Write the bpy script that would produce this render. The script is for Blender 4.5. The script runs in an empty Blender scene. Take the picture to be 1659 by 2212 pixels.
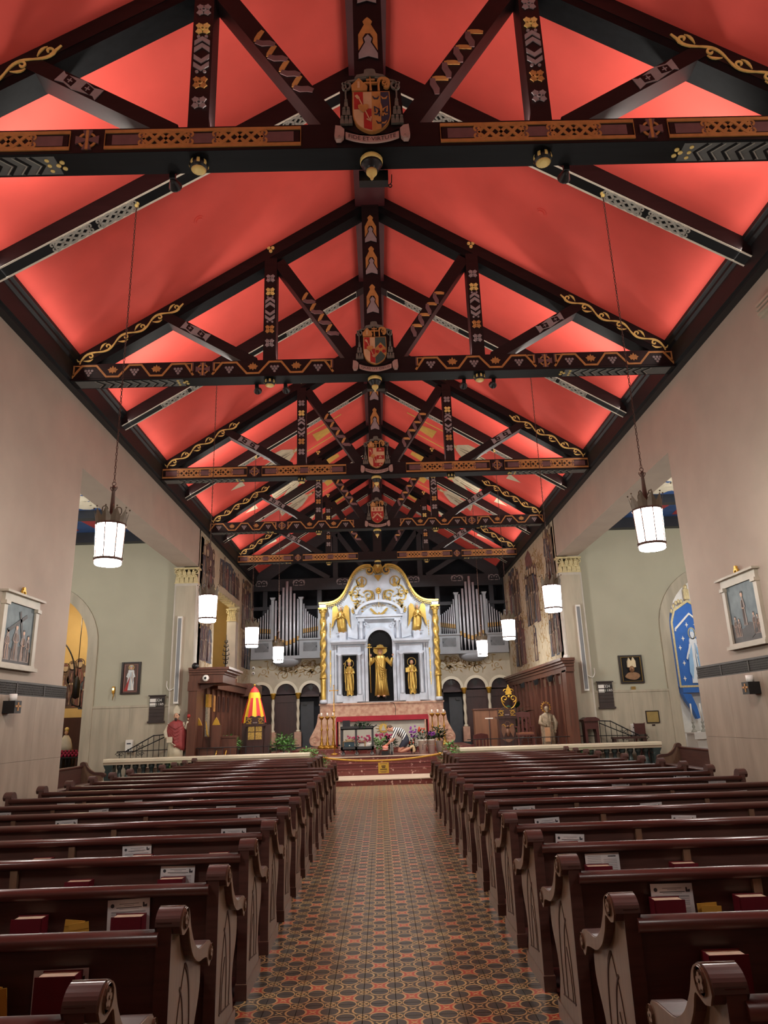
import bpy, bmesh, math, random
from mathutils import Vector, Matrix
random.seed(7)
PI = math.pi
sc = bpy.context.scene
COL = sc.collection

# ------------------------------------------------------------------ camera
def make_camera():
    f, pitch, yaw, roll = 1534.0, .2854, .0140, -.0317
    loc = Vector((-.0675, 0, 1.60))
    def rot(dx, up, dep):
        c, s = math.cos(-roll), math.sin(-roll)
        # image-plane roll (v points down in the picture)
        u, v = dx, -up
        u, v = c*u - s*v, s*u + c*v
        dx, up = u, -v
        c, s = math.cos(pitch), math.sin(pitch)
        yy = c*dep - s*up; zz = s*dep + c*up
        c, s = math.cos(yaw), math.sin(yaw)
        return Vector((c*dx + s*yy, -s*dx + c*yy, zz))
    r, u, b = rot(1, 0, 0), rot(0, 1, 0), -rot(0, 0, 1)
    m = Matrix(((r.x, u.x, b.x, loc.x), (r.y, u.y, b.y, loc.y), (r.z, u.z, b.z, loc.z), (0, 0, 0, 1)))
    cam = bpy.data.cameras.new('camera'); cam.sensor_fit = 'VERTICAL'; cam.sensor_height = 36.0
    cam.lens = 36.0*f/2212; cam.clip_start = .05; cam.clip_end = 200
    o = bpy.data.objects.new('camera', cam); COL.objects.link(o); o.matrix_world = m
    sc.camera = o
make_camera()

# ------------------------------------------------------------------ world, exposure, large lights
sc.view_settings.view_transform = 'Standard'
sc.view_settings.look = 'None'
sc.view_settings.gamma = 1.0
sc.view_settings.use_curve_mapping = False
sc.view_settings.exposure = 0.0
w = bpy.data.worlds.new('world'); sc.world = w; w.use_nodes = True
w.node_tree.nodes['Background'].inputs[0].default_value = (.55, .6, .7, 1)
w.node_tree.nodes['Background'].inputs[1].default_value = .05
try:
    sc.cycles.max_bounces = 8; sc.cycles.diffuse_bounces = 5; sc.cycles.glossy_bounces = 4
    sc.cycles.sample_clamp_indirect = 4.0; sc.cycles.caustics_reflective = False; sc.cycles.caustics_refractive = False
except Exception: pass

TRUSS_Y = [5.749, 10.536, 15.518, 20.283, 24.577]
RAFTER_Y = [3.2, 8.02, 12.93, 17.60, 22.25, 26.6]

def light(name, kind, loc, energy, color=(1, 1, 1), aim=None, **kw):
    l = bpy.data.lights.new(name, kind); l.energy = energy; l.color = color
    for k, v in kw.items(): setattr(l, k, v)
    o = bpy.data.objects.new(name, l); COL.objects.link(o); o.location = loc
    if aim is not None:
        o.rotation_euler = (Vector(aim) - Vector(loc)).to_track_quat('-Z', 'Y').to_euler()
    return o

# LED strips that stand on the wall cornices and wash the red ceiling
LAMP_E = 94.0
COVE = 14.0; UPL = 46.0; TRL = 340.0
ys = [-3.6, 1.0, 5.749, 10.536, 15.518, 20.283, 24.577]
for s in (-1, 1):
    for a, b in zip(ys[:-1], ys[1:]):
        L = b - a - .7
        o = light('cove_light', 'AREA', (s*4.82, (a+b)/2+.12, 7.36), COVE, (1.0, .93, .84), shape='RECTANGLE', size=.05, size_y=L)
        d = Vector((-s*.93, 0, .37)).normalized()
        x = Vector((0, 1, 0)).cross(-d).normalized()
        o.matrix_world = Matrix(((x.x, 0, -d.x, o.location.x), (x.y, 1, -d.y, o.location.y), (x.z, 0, -d.z, o.location.z), (0, 0, 0, 1)))
# floodlights clamped to the tie beams, aimed at the altar wall, plus added organ fill
for x in (-2.3, 2.3):
    light('altar_spot', 'SPOT', (x, 24.95, 6.95), 330, (.93, .97, 1.0), aim=(x*.5, 27.6, 4.3), spot_size=math.radians(100), spot_blend=.7, shadow_soft_size=.06)
    light('organ_fill', 'SPOT', (x*1.6, 24.95, 6.95), 150, (.97, .98, 1.0), aim=(x*1.62, 28.4, 4.6), spot_size=math.radians(75), spot_blend=.8, shadow_soft_size=.06)  # added unseen spots that lighten the organ pipes
# uplights lying on top of the tie beams
for y in [1.0]+TRUSS_Y:
    for s in (-1, 1):
        light('tie_uplight', 'AREA', (s*2.6, y+.42, 7.45), UPL, (1.0, .93, .84), aim=(s*2.3, y+1.4, 12), shape='RECTANGLE', size=3.4, size_y=.08)
for s in (-1, 1):
    light('sanctuary_fill', 'SPOT', (s*3.2, 20.6, 6.9), 820, (1.0, .95, .86), aim=(s*2.0, 23.0, .6), spot_size=math.radians(95), spot_blend=.8, shadow_soft_size=.15)  # unseen added spots that brighten the sanctuary floor and steps
for s in (-1, 1):
    light('step_spot', 'SPOT', (s*1.8, 15.95, 6.95), 480, (1.0, .96, .86), aim=(s*1.2, 19.6, .2), spot_size=math.radians(62), spot_blend=.9, shadow_soft_size=.1)
# ------------------------------------------------------------------ materials
def lin(c):
    r = []
    for v in c[:3]:
        v = v/255.0
        r.append(v/12.92 if v <= .04045 else ((v+.055)/1.055)**2.4)
    return (*r, 1.0)

MATS = {}
def mat(name, col, rough=.6, metal=0.0, var=.10, scale=6.0, bump=0.0, coat=0.0, stretch=(1, 1, 1), col2=None, spec=.5, detail=4.0, contrast=None):
    if name in MATS: return MATS[name]
    m = bpy.data.materials.new(name); m.use_nodes = True; nt = m.node_tree
    p = nt.nodes['Principled BSDF']
    p.inputs['Roughness'].default_value = rough; p.inputs['Metallic'].default_value = metal
    p.inputs['Coat Weight'].default_value = coat; p.inputs['Coat Roughness'].default_value = .25
    p.inputs['Specular IOR Level'].default_value = spec
    tc = nt.nodes.new('ShaderNodeTexCoord'); mp = nt.nodes.new('ShaderNodeMapping'); mp.inputs['Scale'].default_value = stretch
    nz = nt.nodes.new('ShaderNodeTexNoise'); nz.inputs['Scale'].default_value = scale; nz.inputs['Detail'].default_value = detail
    nt.links.new(tc.outputs['Object'], mp.inputs[0]); nt.links.new(mp.outputs[0], nz.inputs['Vector'])
    cr = nt.nodes.new('ShaderNodeValToRGB')
    c = lin(col)
    a = [max(0, v*(1-var)) for v in c[:3]] + [1]; b = [min(1, v*(1+var)) for v in c[:3]] + [1]
    if col2 is not None: a, b = c, lin(col2)
    lo, hi = contrast or (.3, .7)
    cr.color_ramp.elements[0].color = a; cr.color_ramp.elements[0].position = lo
    cr.color_ramp.elements[1].color = b; cr.color_ramp.elements[1].position = hi
    nt.links.new(nz.outputs['Fac'], cr.inputs[0]); nt.links.new(cr.outputs[0], p.inputs['Base Color'])
    if bump:
        bp = nt.nodes.new('ShaderNodeBump'); bp.inputs['Strength'].default_value = bump; bp.inputs['Distance'].default_value = .01
        nt.links.new(nz.outputs['Fac'], bp.inputs['Height']); nt.links.new(bp.outputs[0], p.inputs['Normal'])
    MATS[name] = m
    return m

def mat_emit(name, col, strength, base=None):
    if name in MATS: return MATS[name]
    m = bpy.data.materials.new(name); m.use_nodes = True; p = m.node_tree.nodes['Principled BSDF']
    p.inputs['Base Color'].default_value = lin(base or col); p.inputs['Emission Color'].default_value = lin(col)
    p.inputs['Emission Strength'].default_value = strength
    MATS[name] = m
    return m

class X:
    """tiny expression builder for math nodes"""
    def __init__(s, nt, v): s.nt, s.v = nt, v
    def op(s, o, *args):
        n = s.nt.nodes.new('ShaderNodeMath'); n.operation = o
        for i, a in enumerate((s,) + args):
            a = a.v if isinstance(a, X) else a
            if isinstance(a, (int, float)): n.inputs[i].default_value = a
            else: s.nt.links.new(a, n.inputs[i])
        return X(s.nt, n.outputs[0])
    def __add__(s, o): return s.op('ADD', o)
    def __sub__(s, o): return s.op('SUBTRACT', o)
    def __mul__(s, o): return s.op('MULTIPLY', o)
    def __truediv__(s, o): return s.op('DIVIDE', o)
    def abs(s): return s.op('ABSOLUTE')
    def lt(s, o): return s.op('LESS_THAN', o)
    def gt(s, o): return s.op('GREATER_THAN', o)
    def min(s, o): return s.op('MINIMUM', o)
    def max(s, o): return s.op('MAXIMUM', o)
    def sqrt(s): return s.op('SQRT')
    def frac(s): return s.op('FRACT')
    def floor(s): return s.op('FLOOR')
    def inv(s): return X(s.nt, 1.0) - s if isinstance(s.v, float) else s.op('MULTIPLY_ADD', -1.0, 1.0)

def xyz(nt, space='Object'):
    tc = nt.nodes.new('ShaderNodeTexCoord'); sp = nt.nodes.new('ShaderNodeSeparateXYZ')
    nt.links.new(tc.outputs[space], sp.inputs[0])
    return [X(nt, sp.outputs[i]) for i in range(3)]

def mixc(nt, fac, a, b):
    n = nt.nodes.new('ShaderNodeMix'); n.data_type = 'RGBA'
    nt.links.new(fac.v, n.inputs['Factor'])
    for k, v in (('A', a), ('B', b)):
        sock = [i for i in n.inputs if i.name == k and i.type == 'RGBA'][0]
        if isinstance(v, tuple): sock.default_value = v
        else: nt.links.new(v, sock)
    return [o for o in n.outputs if o.type == 'RGBA'][0]

# ------------------------------------------------------------------ mesh builder
class MB:
    def __init__(s): s.v, s.f, s.m, s.sm, s.mats = [], [], [], [], []
    def mi(s, m):
        if m not in s.mats: s.mats.append(m)
        return s.mats.index(m)
    def add(s, vs, fs, m, smooth=False):
        o = len(s.v); s.v += [tuple(p) for p in vs]; i = s.mi(m)
        for f in fs: s.f.append([o+k for k in f]); s.m.append(i); s.sm.append(smooth)
        return s
    def box(s, lo, hi, m):
        x0, y0, z0 = lo; x1, y1, z1 = hi
        return s.add([(x0,y0,z0),(x1,y0,z0),(x1,y1,z0),(x0,y1,z0),(x0,y0,z1),(x1,y0,z1),(x1,y1,z1),(x0,y1,z1)],
              [(0,3,2,1),(4,5,6,7),(0,1,5,4),(1,2,6,5),(2,3,7,6),(3,0,4,7)], m)
    def prism(s, pts, fn, d0, d1, m, smooth=False, cap0=True):
        """pts: 2-D outline, fn(u,v,d)->3-D"""
        n = len(pts)
        vs = [fn(u, v, d0) for u, v in pts] + [fn(u, v, d1) for u, v in pts]
        fs = [tuple(range(n, 2*n))] + ([tuple(reversed(range(n)))] if cap0 else [])
        s.add(vs, fs, m)
        o = len(s.v) - 2*n; i = s.mi(m)
        for k in range(n):
            s.f.append([o+k, o+(k+1) % n, o+n+(k+1) % n, o+n+k]); s.m.append(i); s.sm.append(smooth)
        return s
    def ribbon(s, pts, w, fn, d0, d1, m, closed=False):
        """flat band of width w (number or list) along a 2-D path"""
        n = len(pts); L, R = [], []
        for k in range(n):
            a = pts[(k-1) % n] if (closed or k > 0) else pts[k]; b = pts[(k+1) % n] if (closed or k < n-1) else pts[k]
            dx, dy = b[0]-a[0], b[1]-a[1]; l = math.hypot(dx, dy) or 1
            ww = (w[k] if isinstance(w, (list, tuple)) else w)/2
            nx, ny = -dy/l*ww, dx/l*ww
            L.append((pts[k][0]+nx, pts[k][1]+ny)); R.append((pts[k][0]-nx, pts[k][1]-ny))
        vs = []
        for k in range(n):
            vs += [fn(*L[k], d0), fn(*R[k], d0), fn(*R[k], d1), fn(*L[k], d1)]
        fs = []
        for k in range(n if closed else n-1):
            a, b = 4*k, 4*((k+1) % n)
            for i in ((1, 2), (2, 3), (3, 0)): fs.append((a+i[0], b+i[0], b+i[1], a+i[1]))
        if not closed: fs += [(0, 1, 2, 3), (4*n-1, 4*n-2, 4*n-3, 4*n-4)]
        return s.add(vs, fs, m)
    def tube(s, pts, r, m, n=8, closed=False, smooth=True):
        pts = [Vector(p) for p in pts]; N = len(pts); vs, fs = [], []
        up = None
        for k in range(N):
            a = pts[(k-1) % N] if (closed or k > 0) else pts[k]; b = pts[(k+1) % N] if (closed or k < N-1) else pts[k]
            t = (b-a).normalized() if (b-a).length > 1e-9 else Vector((0, 0, 1))
            if up is None: up = Vector((0, 0, 1)) if abs(t.z) < .9 else Vector((1, 0, 0))
            x = t.cross(up)
            if x.length < 1e-6: x = t.cross(Vector((0, 1, 0)))
            x.normalize(); up = x.cross(t).normalized()
            rr = r[k] if isinstance(r, (list, tuple)) else r
            for j in range(n):
                an = 2*PI*j/n
                vs.append(pts[k] + x*(math.cos(an)*rr) + up*(math.sin(an)*rr))
        for k in range(N if closed else N-1):
            for j in range(n):
                a, b = k*n, ((k+1) % N)*n
                fs.append((a+j, a+(j+1) % n, b+(j+1) % n, b+j))
        if not closed: fs += [tuple(reversed(range(n))), tuple(range((N-1)*n, N*n))]
        return s.add(vs, fs, m, smooth)
    def lathe(s, prof, m, c=(0, 0, 0), n=16, axis='z', smooth=True, sx=1.0, sy=1.0, a0=0.0, a1=2*PI):
        vs, fs = [], []; full = abs(a1-a0-2*PI) < 1e-6; nn = n if full else n+1
        for r, h in prof:
            for j in range(nn):
                a = a0+(a1-a0)*j/n
                p = (math.cos(a)*r*sx, math.sin(a)*r*sy, h)
                if axis == 'x': p = (h, p[0], p[1])
                elif axis == 'y': p = (p[0], h, p[1])
                vs.append((p[0]+c[0], p[1]+c[1], p[2]+c[2]))
        for k in range(len(prof)-1):
            for j in range(n):
                j2 = (j+1) % nn
                fs.append((k*nn+j, k*nn+j2, (k+1)*nn+j2, (k+1)*nn+j))
        if full:
            if prof[0][0] > 1e-4: fs.append(tuple(reversed(range(nn))))
            if prof[-1][0] > 1e-4: fs.append(tuple(range((len(prof)-1)*nn, len(prof)*nn)))
        return s.add(vs, fs, m, smooth)
    def ball(s, c, r, m, n=10, sz=(1, 1, 1)):
        k = max(4, n//2); vs, fs = [], []
        prof = [(math.sin(PI*i/k), -math.cos(PI*i/k)) for i in range(k+1)]
        o = MB(); o.lathe([(max(a, 0)*r, b*r) for a, b in prof], m, n=n)
        return s.add([(p[0]*sz[0]+c[0], p[1]*sz[1]+c[1], p[2]*sz[2]+c[2]) for p in o.v], o.f, m, True)
    def xf(s, fn):
        s.v = [tuple(fn(Vector(p))) for p in s.v]; return s
    def join(s, o, fn=None):
        b = len(s.v)
        s.v += [tuple(fn(Vector(p))) if fn else p for p in o.v]
        mp = [s.mi(m) for m in o.mats]
        for f, i, sm in zip(o.f, o.m, o.sm): s.f.append([b+k for k in f]); s.m.append(mp[i]); s.sm.append(sm)
        return s
    def mesh(s, name):
        me = bpy.data.meshes.new(name); me.from_pydata(s.v, [], s.f)
        for m in s.mats: me.materials.append(m)
        me.polygons.foreach_set('material_index', s.m); me.polygons.foreach_set('use_smooth', s.sm)
        me.update()
        bm = bmesh.new(); bm.from_mesh(me); bmesh.ops.recalc_face_normals(bm, faces=bm.faces); bm.to_mesh(me); bm.free()
        return me
    def obj(s, name, parent=None, label=None, loc=None):
        o = bpy.data.objects.new(name, s.mesh(name)); COL.objects.link(o)
        if parent is not None: o.parent = parent
        if label: o['label'] = label
        if loc: o.location = loc
        return o

def thing(name, label, cat, loc=(0, 0, 0), rz=0.0, group=None):
    o = bpy.data.objects.new(name, None); COL.objects.link(o); o.empty_display_size = .1
    o.location = loc; o.rotation_euler = (0, 0, rz); o['label'] = label; o['category'] = cat
    if group: o['group'] = group
    return o
def tag(o, label, cat, group=None):
    o['label'] = label; o['category'] = cat
    if group: o['group'] = group
    return o
def struct(o, label=None):
    o['kind'] = 'structure'
    if label: o['label'] = label
    return o
def dup(root, loc=None, rz=None, label=None, group=None, parent=None):
    r = root.copy(); COL.objects.link(r)
    if parent is not None: r.parent = parent
    if loc is not None: r.location = loc
    if rz is not None: r.rotation_euler = (0, 0, rz)
    if label: r['label'] = label
    if group: r['group'] = group
    for ch in list(root.children):
        dup(ch, parent=r)
    return r
def inst(me, name, loc, parent=None, rot=(0, 0, 0), scale=(1, 1, 1)):
    o = bpy.data.objects.new(name, me); COL.objects.link(o); o.location = loc; o.rotation_euler = rot; o.scale = scale
    if parent is not None: o.parent = parent
    return o

# 2-D helpers -> faces of boxes
def on_front(y0=0.0, x0=0.0, z0=0.0):           # picture plane facing the camera (-y)
    return lambda u, v, d: (x0+u, y0-d, z0+v)
def on_below(z0):                                # soffit, u = x, v = y
    return lambda u, v, d: (u, v, z0-d)
def frame(o, ux, uy):
    o, ux, uy = Vector(o), Vector(ux).normalized(), Vector(uy).normalized(); n = ux.cross(uy)
    return lambda u, v, d: tuple(o+ux*u+uy*v+n*d)
def circ(cx, cy, r, n=12, a0=0, a1=2*PI, ry=None):
    full = abs(a1-a0-2*PI) < 1e-6
    return [(cx+math.cos(a0+(a1-a0)*i/n)*r, cy+math.sin(a0+(a1-a0)*i/n)*(ry or r)) for i in range(n if full else n+1)]
def rect(x0, y0, x1, y1): return [(x0, y0), (x1, y0), (x1, y1), (x0, y1)]
def bez(p0, p1, p2, p3, n=10):
    r = []
    for i in range(n+1):
        t = i/n; a = 1-t
        r.append(tuple(a*a*a*p0[k]+3*a*a*t*p1[k]+3*a*t*t*p2[k]+t*t*t*p3[k] for k in range(len(p0))))
    return r
def spline(P, n=6, closed=False):
    """Catmull-Rom through points"""
    N = len(P); out = []
    for k in range(N if closed else N-1):
        g = lambda i: P[i % N] if closed else P[max(0, min(N-1, i))]
        p0, p1, p2, p3 = g(k-1), g(k), g(k+1), g(k+2)
        for i in range(n):
            t = i/n
            out.append(tuple(.5*((2*p1[d])+(-p0[d]+p2[d])*t+(2*p0[d]-5*p1[d]+4*p2[d]-p3[d])*t*t+(-p0[d]+3*p1[d]-3*p2[d]+p3[d])*t**3) for d in range(len(p1))))
    if not closed: out.append(tuple(P[-1]))
    return out
def spiral(cx, cy, r0, r1, a0, a1, n=18):
    return [(cx+math.cos(a0+(a1-a0)*i/n)*(r0+(r1-r0)*i/n), cy+math.sin(a0+(a1-a0)*i/n)*(r0+(r1-r0)*i/n)) for i in range(n+1)]
def text_mb(txt, size, m, fn, d0=0.0, d1=.003, align='CENTER', bend=None, fit=None):
    """lettering as thin geometry: fn(u,v,d)"""
    cu = bpy.data.curves.new('txt', 'FONT'); cu.body = txt; cu.size = size; cu.align_x = align; cu.align_y = 'CENTER'; cu.resolution_u = 2
    o = bpy.data.objects.new('txt', cu); COL.objects.link(o)
    dg = bpy.context.evaluated_depsgraph_get(); me = bpy.data.meshes.new_from_object(o.evaluated_get(dg))
    b = MB(); P = [(v.co.x, v.co.y) for v in me.vertices]
    if fit:
        xs, zs = [p[0] for p in P], [p[1] for p in P]; cx, cz = (min(xs)+max(xs))/2, (min(zs)+max(zs))/2
        P = [((p[0]-cx)*fit[0]/(max(xs)-min(xs)), (p[1]-cz)*fit[1]/(max(zs)-min(zs))) for p in P]
    if bend: P = [bend(*p) for p in P]
    b.add([fn(u, v, d1) for u, v in P], [tuple(p.vertices) for p in me.polygons], m)
    bpy.data.objects.remove(o); bpy.data.curves.remove(cu); bpy.data.meshes.remove(me)
    return b

# palette
WOOD_D = mat('dark_stained_beam', (29, 16, 17), .5, var=.25, scale=3, stretch=(.6, 6, 6), spec=.3)
WOOD_R = mat('oxblood_ridge_wood', (70, 24, 28), .5, var=.2, scale=3)
BLACKISH = mat('blackened_wood', (15, 16, 18), .55, var=.3, scale=3, stretch=(.6, 6, 6), spec=.12)
GOLD = mat('gilding', (205, 160, 62), .38, .55, var=.18, scale=14)
GOLDP = mat('old_gold_paint', (186, 132, 74), .5, .05, var=.15, scale=12)
YGOLD = mat('yellow_gold_paint', (232, 204, 122), .45, .05, var=.12, scale=12)
MAUVE = mat('mauve_paint', (112, 80, 80), .6, var=.12, scale=10)
SILVER = mat('silver_paint', (158, 156, 146), .5, .1, var=.12, scale=10)
WHITEL = mat('ivory_line_paint', (222, 214, 196), .5, var=.06, scale=10)
GREYP = mat('grey_green_paint', (88, 92, 90), .5, var=.12, scale=8)
LILAC = mat('lilac_grey_paint', (150, 138, 138), .55, var=.1, scale=10)
RED_P = mat('heraldic_red', (168, 44, 40), .5, var=.1, scale=10)
TAN_P = mat('heraldic_sand', (205, 168, 128), .55, var=.08, scale=10)
GREEN_P = mat('heraldic_green', (58, 78, 72), .55, var=.1, scale=10)
BLUE_P = mat('heraldic_navy', (46, 48, 66), .55, var=.1, scale=10)
HATG = mat('grey_green_cord', (104, 100, 90), .6, var=.15, scale=14)
SCROLLP = mat('pink_parchment', (178, 148, 138), .6, var=.08, scale=8)
INK = mat('dark_lettering', (52, 32, 34), .6, var=.05)
BLACK = mat('black_metal', (18, 18, 20), .4, var=.15, scale=10)
WHITE = mat('white_paint', (235, 232, 225), .5, var=.04, scale=6)
# ------------------------------------------------------------------ the setting
PLASTER = mat('warm_plaster', (170, 155, 141), .85, var=.05, scale=2.0)
PLASTER_T = mat('sage_plaster', (186, 182, 162), .85, var=.04, scale=1.5)
TRAV = mat('travertine', (152, 136, 119), .55, var=.16, scale=2.4, stretch=(2.2, 2.2, .5), detail=6)
TRAVT = mat('pale_travertine', (182, 172, 152), .5, var=.15, scale=2.0, stretch=(3, 3, .5), detail=6)
MARBLE_P = mat('pale_marble', (196, 188, 176), .4, var=.12, scale=2.5, detail=6)
REDC = mat('red_ceiling_felt', (224, 84, 73), .85, var=.08, scale=1.2, bump=.05)
REDWOODF = mat('red_brown_floorboards', (96, 40, 34), .5, var=.2, scale=5, stretch=(8, .6, 1))
STONEDK = mat('dark_interior_stone', (70, 62, 56), .8, var=.1)

def solid(name, lo, hi, m, label=None):
    return struct(MB().box(lo, hi, m).obj(name), label)

solid('floor', (-13, -5, -.2), (13, 32, -.012), REDWOODF, 'dark red floor under the pews')
for s, nm in ((-1, 'left'), (1, 'right')):
    b = MB(); a0, a1 = sorted((s*5.1, s*5.7))
    b.box((a0, -4.2, 0), (a1, 11.62, 7.2), PLASTER)
    b.box((a0, 11.62, 5.95), (a1, 19.9, 7.2), PLASTER)
    wl = struct(b.obj('wall_'+nm), 'plastered nave wall')
    p0, p1 = sorted((s*5.03, s*5.12))
    y_ = -4.2
    while y_ < 11.6:
        y2 = min(11.64, y_+.99); MB().box((p0, y_, 0), (p1, y2-.003, 1.21), TRAV).obj('travertine_slab', wl); MB().box((p0, y_, 1.213), (p1, y2-.003, 2.08), TRAV).obj('travertine_slab', wl); y_ = y2
    # perforated grille band
    g = MB(); x = s*5.045
    fr = frame((x, 11.64, 2.17), (0, -s, 0), (0, 0, 1)) if s > 0 else frame((x, -4.2, 2.17), (0, 1, 0), (0, 0, 1))
    GR = mat('bronze_grille', (50, 44, 38), .5, .1, var=.1); GH = mat('grille_opening', (22, 20, 20), .9)
    L = 15.84
    g.prism(rect(0, -.09, L, .09), fr, -.05, 0, GH)
    for v in (-.088, .088): g.prism(rect(0, v-.014, L, v+.014), fr, 0, .012, GR)
    u = 4.0 if s < 0 else 0.0; n = 0
    span = (4.0+8.6, L) if s < 0 else (0, L-12.6)
    u = span[0]
    while u < span[1]:
        for r in range(5):
            v = -.064+r*.032; off = .016 if r % 2 else 0
            g.ribbon(circ(u+off, v, .0155, 6), .007, fr, 0, .006, GR, closed=True)
        u += .033
        if u-span[0] > .82*(n+1):
            g.prism(rect(u-.01, -.09, u+.02, .09), fr, 0, .012, GR); n += 1
    g.obj('grille_band', wl, 'dark perforated metal grille above the wainscot')
    # cornice
    c = MB()
    prof = [(5.12, 7.05), (4.98, 7.05), (4.98, 7.10), (4.94, 7.10), (4.94, 7.40), (4.90, 7.43), (4.90, 7.47), (4.86, 7.50), (4.86, 7.58), (5.12, 7.42)]
    c.prism([(s*a, z) for a, z in prof], lambda u, v, d: (u, d, v), -4.2, 28.6, mat('black_cornice', (13, 14, 17), .55, var=.2))
    tr = struct(c.obj('trim_1' if s < 0 else 'trim_2'), 'black wooden cornice along the top of the nave wall')
    c = MB(); c.prism([(s*4.935, 7.405), (s*4.905, 7.435), (s*4.93, 7.445), (s*4.95, 7.42)], lambda u, v, d: (u, d, v), -4.2, 28.6, SILVER)
    c.obj('moulding', tr)
    # slope of the red ceiling
    c = MB(); zc = lambda x: 7.48+.646*(4.98-abs(x))
    for pa, pb, m in ((5.2, 0.0, REDC),):
        c.prism([(s*pa, zc(pa)), (0, zc(0)), (0, zc(0)+.2), (s*pa, zc(pa)+.2)], lambda u, v, d: (u, d, v), -4.2, 28.7, m)
    cl = struct(c.obj('ceiling'), 'red sloping ceiling')
    # smoke detector roses
    for y in (9.15, 13.9):
        d = MB(); o = Vector((s*2.62, y, zc(2.62)))
        nrm = Vector((-s*.646, 0, -1)).normalized(); t = Vector((0, 1, 0)); q = nrm.cross(t)
        for r0, r1, h in ((.0, .085, .012), (.0, .055, .03)):
            d.prism(circ(0, 0, r1, 16), lambda u, v, dd: tuple(o+t*u+q*v+nrm*dd), 0, h, REDC)
        d.obj('ceiling_rose', cl)
solid('wall_back', (-5.7, -4.4, 0), (5.7, -4.2, 10.8), PLASTER, 'rear nave wall')
b = MB(); b.box((-.26, -4.2, 10.36), (.26, 28.6, 10.72), WOOD_R)
struct(b.obj('trim_3'), 'oxblood ridge beam')

# ------------------------------------------------------------------ tiled aisle
TS = .1935; TX0 = -.02
def tile_material(name, whole):
    m = bpy.data.materials.new(name); m.use_nodes = True; nt = m.node_tree; p = nt.nodes['Principled BSDF']
    x, y, z = xyz(nt)
    if whole:
        u = (x-TX0)/TS; v = y/TS
        par = ((u.floor()+v.floor())/2).frac().gt(.25)
        u = (u.frac()-.5)*2; v = (v.frac()-.5)*2
    else:
        u = x/(TS/2); v = y/(TS/2)
        oi = nt.nodes.new('ShaderNodeObjectInfo'); sp = nt.nodes.new('ShaderNodeSeparateXYZ'); nt.links.new(oi.outputs['Location'], sp.inputs[0])
        gx = ((X(nt, sp.outputs[0])-TX0)/TS).floor(); gy = (X(nt, sp.outputs[1])/TS).floor()
        par = ((gx+gy)/2).frac().gt(.25)
    au, av = u.abs(), v.abs()
    hi, lo = au.max(av), au.min(av)
    dx = hi-1.0
    d = (dx*dx*1.0+lo*lo).sqrt()                     # distance to the nearest edge midpoint
    lobe = d.lt(.55); ring = d.lt(.61)*d.gt(.55)
    cx, cy = au-1.0, av-1.0
    dc = (cx*cx+cy*cy).sqrt()
    curl = dc.lt(.36)*dc.gt(.29); curl2 = (cx-cy).abs().lt(.06)*dc.lt(.33)
    diag = (au-av).abs().lt(.06)*(au+av).lt(.40)
    star = d.gt(.62)*hi.lt(.64)*d.lt(.67)
    inner = d.gt(.665)*hi.lt(.60)
    bg = lin((86, 80, 62)); slate = lin((76, 77, 74)); tan = lin((224, 192, 132)); red = lin((204, 88, 68)); dark = lin((66, 63, 56))
    c1 = mixc(nt, par, dark, red)
    col = mixc(nt, star, bg, tan)
    col = mixc(nt, inner, col, c1)
    col = mixc(nt, diag, col, tan)
    col = mixc(nt, curl.max(curl2)*d.gt(.62), col, tan)
    col = mixc(nt, ring, col, tan)
    col = mixc(nt, lobe, col, slate)
    nz = nt.nodes.new('ShaderNodeTexNoise'); nz.inputs['Scale'].default_value = 14
    k = X(nt, nz.outputs['Fac'])*.14
    col = mixc(nt, k, col, lin((120, 108, 84)))
    nt.links.new(col, p.inputs['Base Color']); p.inputs['Roughness'].default_value = .30
    p.inputs['Specular IOR Level'].default_value = .6
    return m
TILE1 = tile_material('encaustic_tile', False); TILE2 = tile_material('encaustic_tiling', True)
GROUT = mat('dark_grout', (70, 60, 50), .8)
def tile_mesh():
    b = MB(); h = TS/2-.0004; c = .0016
    b.add([(-h,-h,-.01),(h,-h,-.01),(h,h,-.01),(-h,h,-.01),(-h+c,-h+c,0),(h-c,-h+c,0),(h-c,h-c,0),(-h+c,h-c,0)],
          [(4,5,6,7),(0,1,5,4),(1,2,6,5),(2,3,7,6),(3,0,4,7)], TILE1)
    return b.mesh('tile')
tm = tile_mesh()
aisle = struct(MB().box((-.97, 0, -.04), (.94, 19.56, -.011), GROUT).obj('floor'), 'patterned encaustic tile aisle between the pews')
i0, i1 = -5, 5
j0 = int(4.2/TS); nrow = 30
for j in range(j0, j0+nrow):
    for i in range(i0, i1):
        inst(tm, 'tile', (TX0+(i+.5)*TS, (j+.5)*TS, 0), aisle)
b = MB(); x0, x1 = TX0+i0*TS, TX0+i1*TS; y1 = (j0+nrow)*TS
for a, c in ((0.0, j0*TS), (y1, 19.56)):
    b.add([(x0, a, -.001), (x1, a, -.001), (x1, c, -.001), (x0, c, -.001)], [(0, 1, 2, 3)], TILE2)
b.box((-1.9, 13.9, -.0115), (x0, 19.56, -.001), TILE2); b.box((x1, 13.9, -.0115), (1.9, 19.56, -.001), TILE2)
o = b.obj('far_tiles', aisle); o['kind'] = 'stuff'
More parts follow.
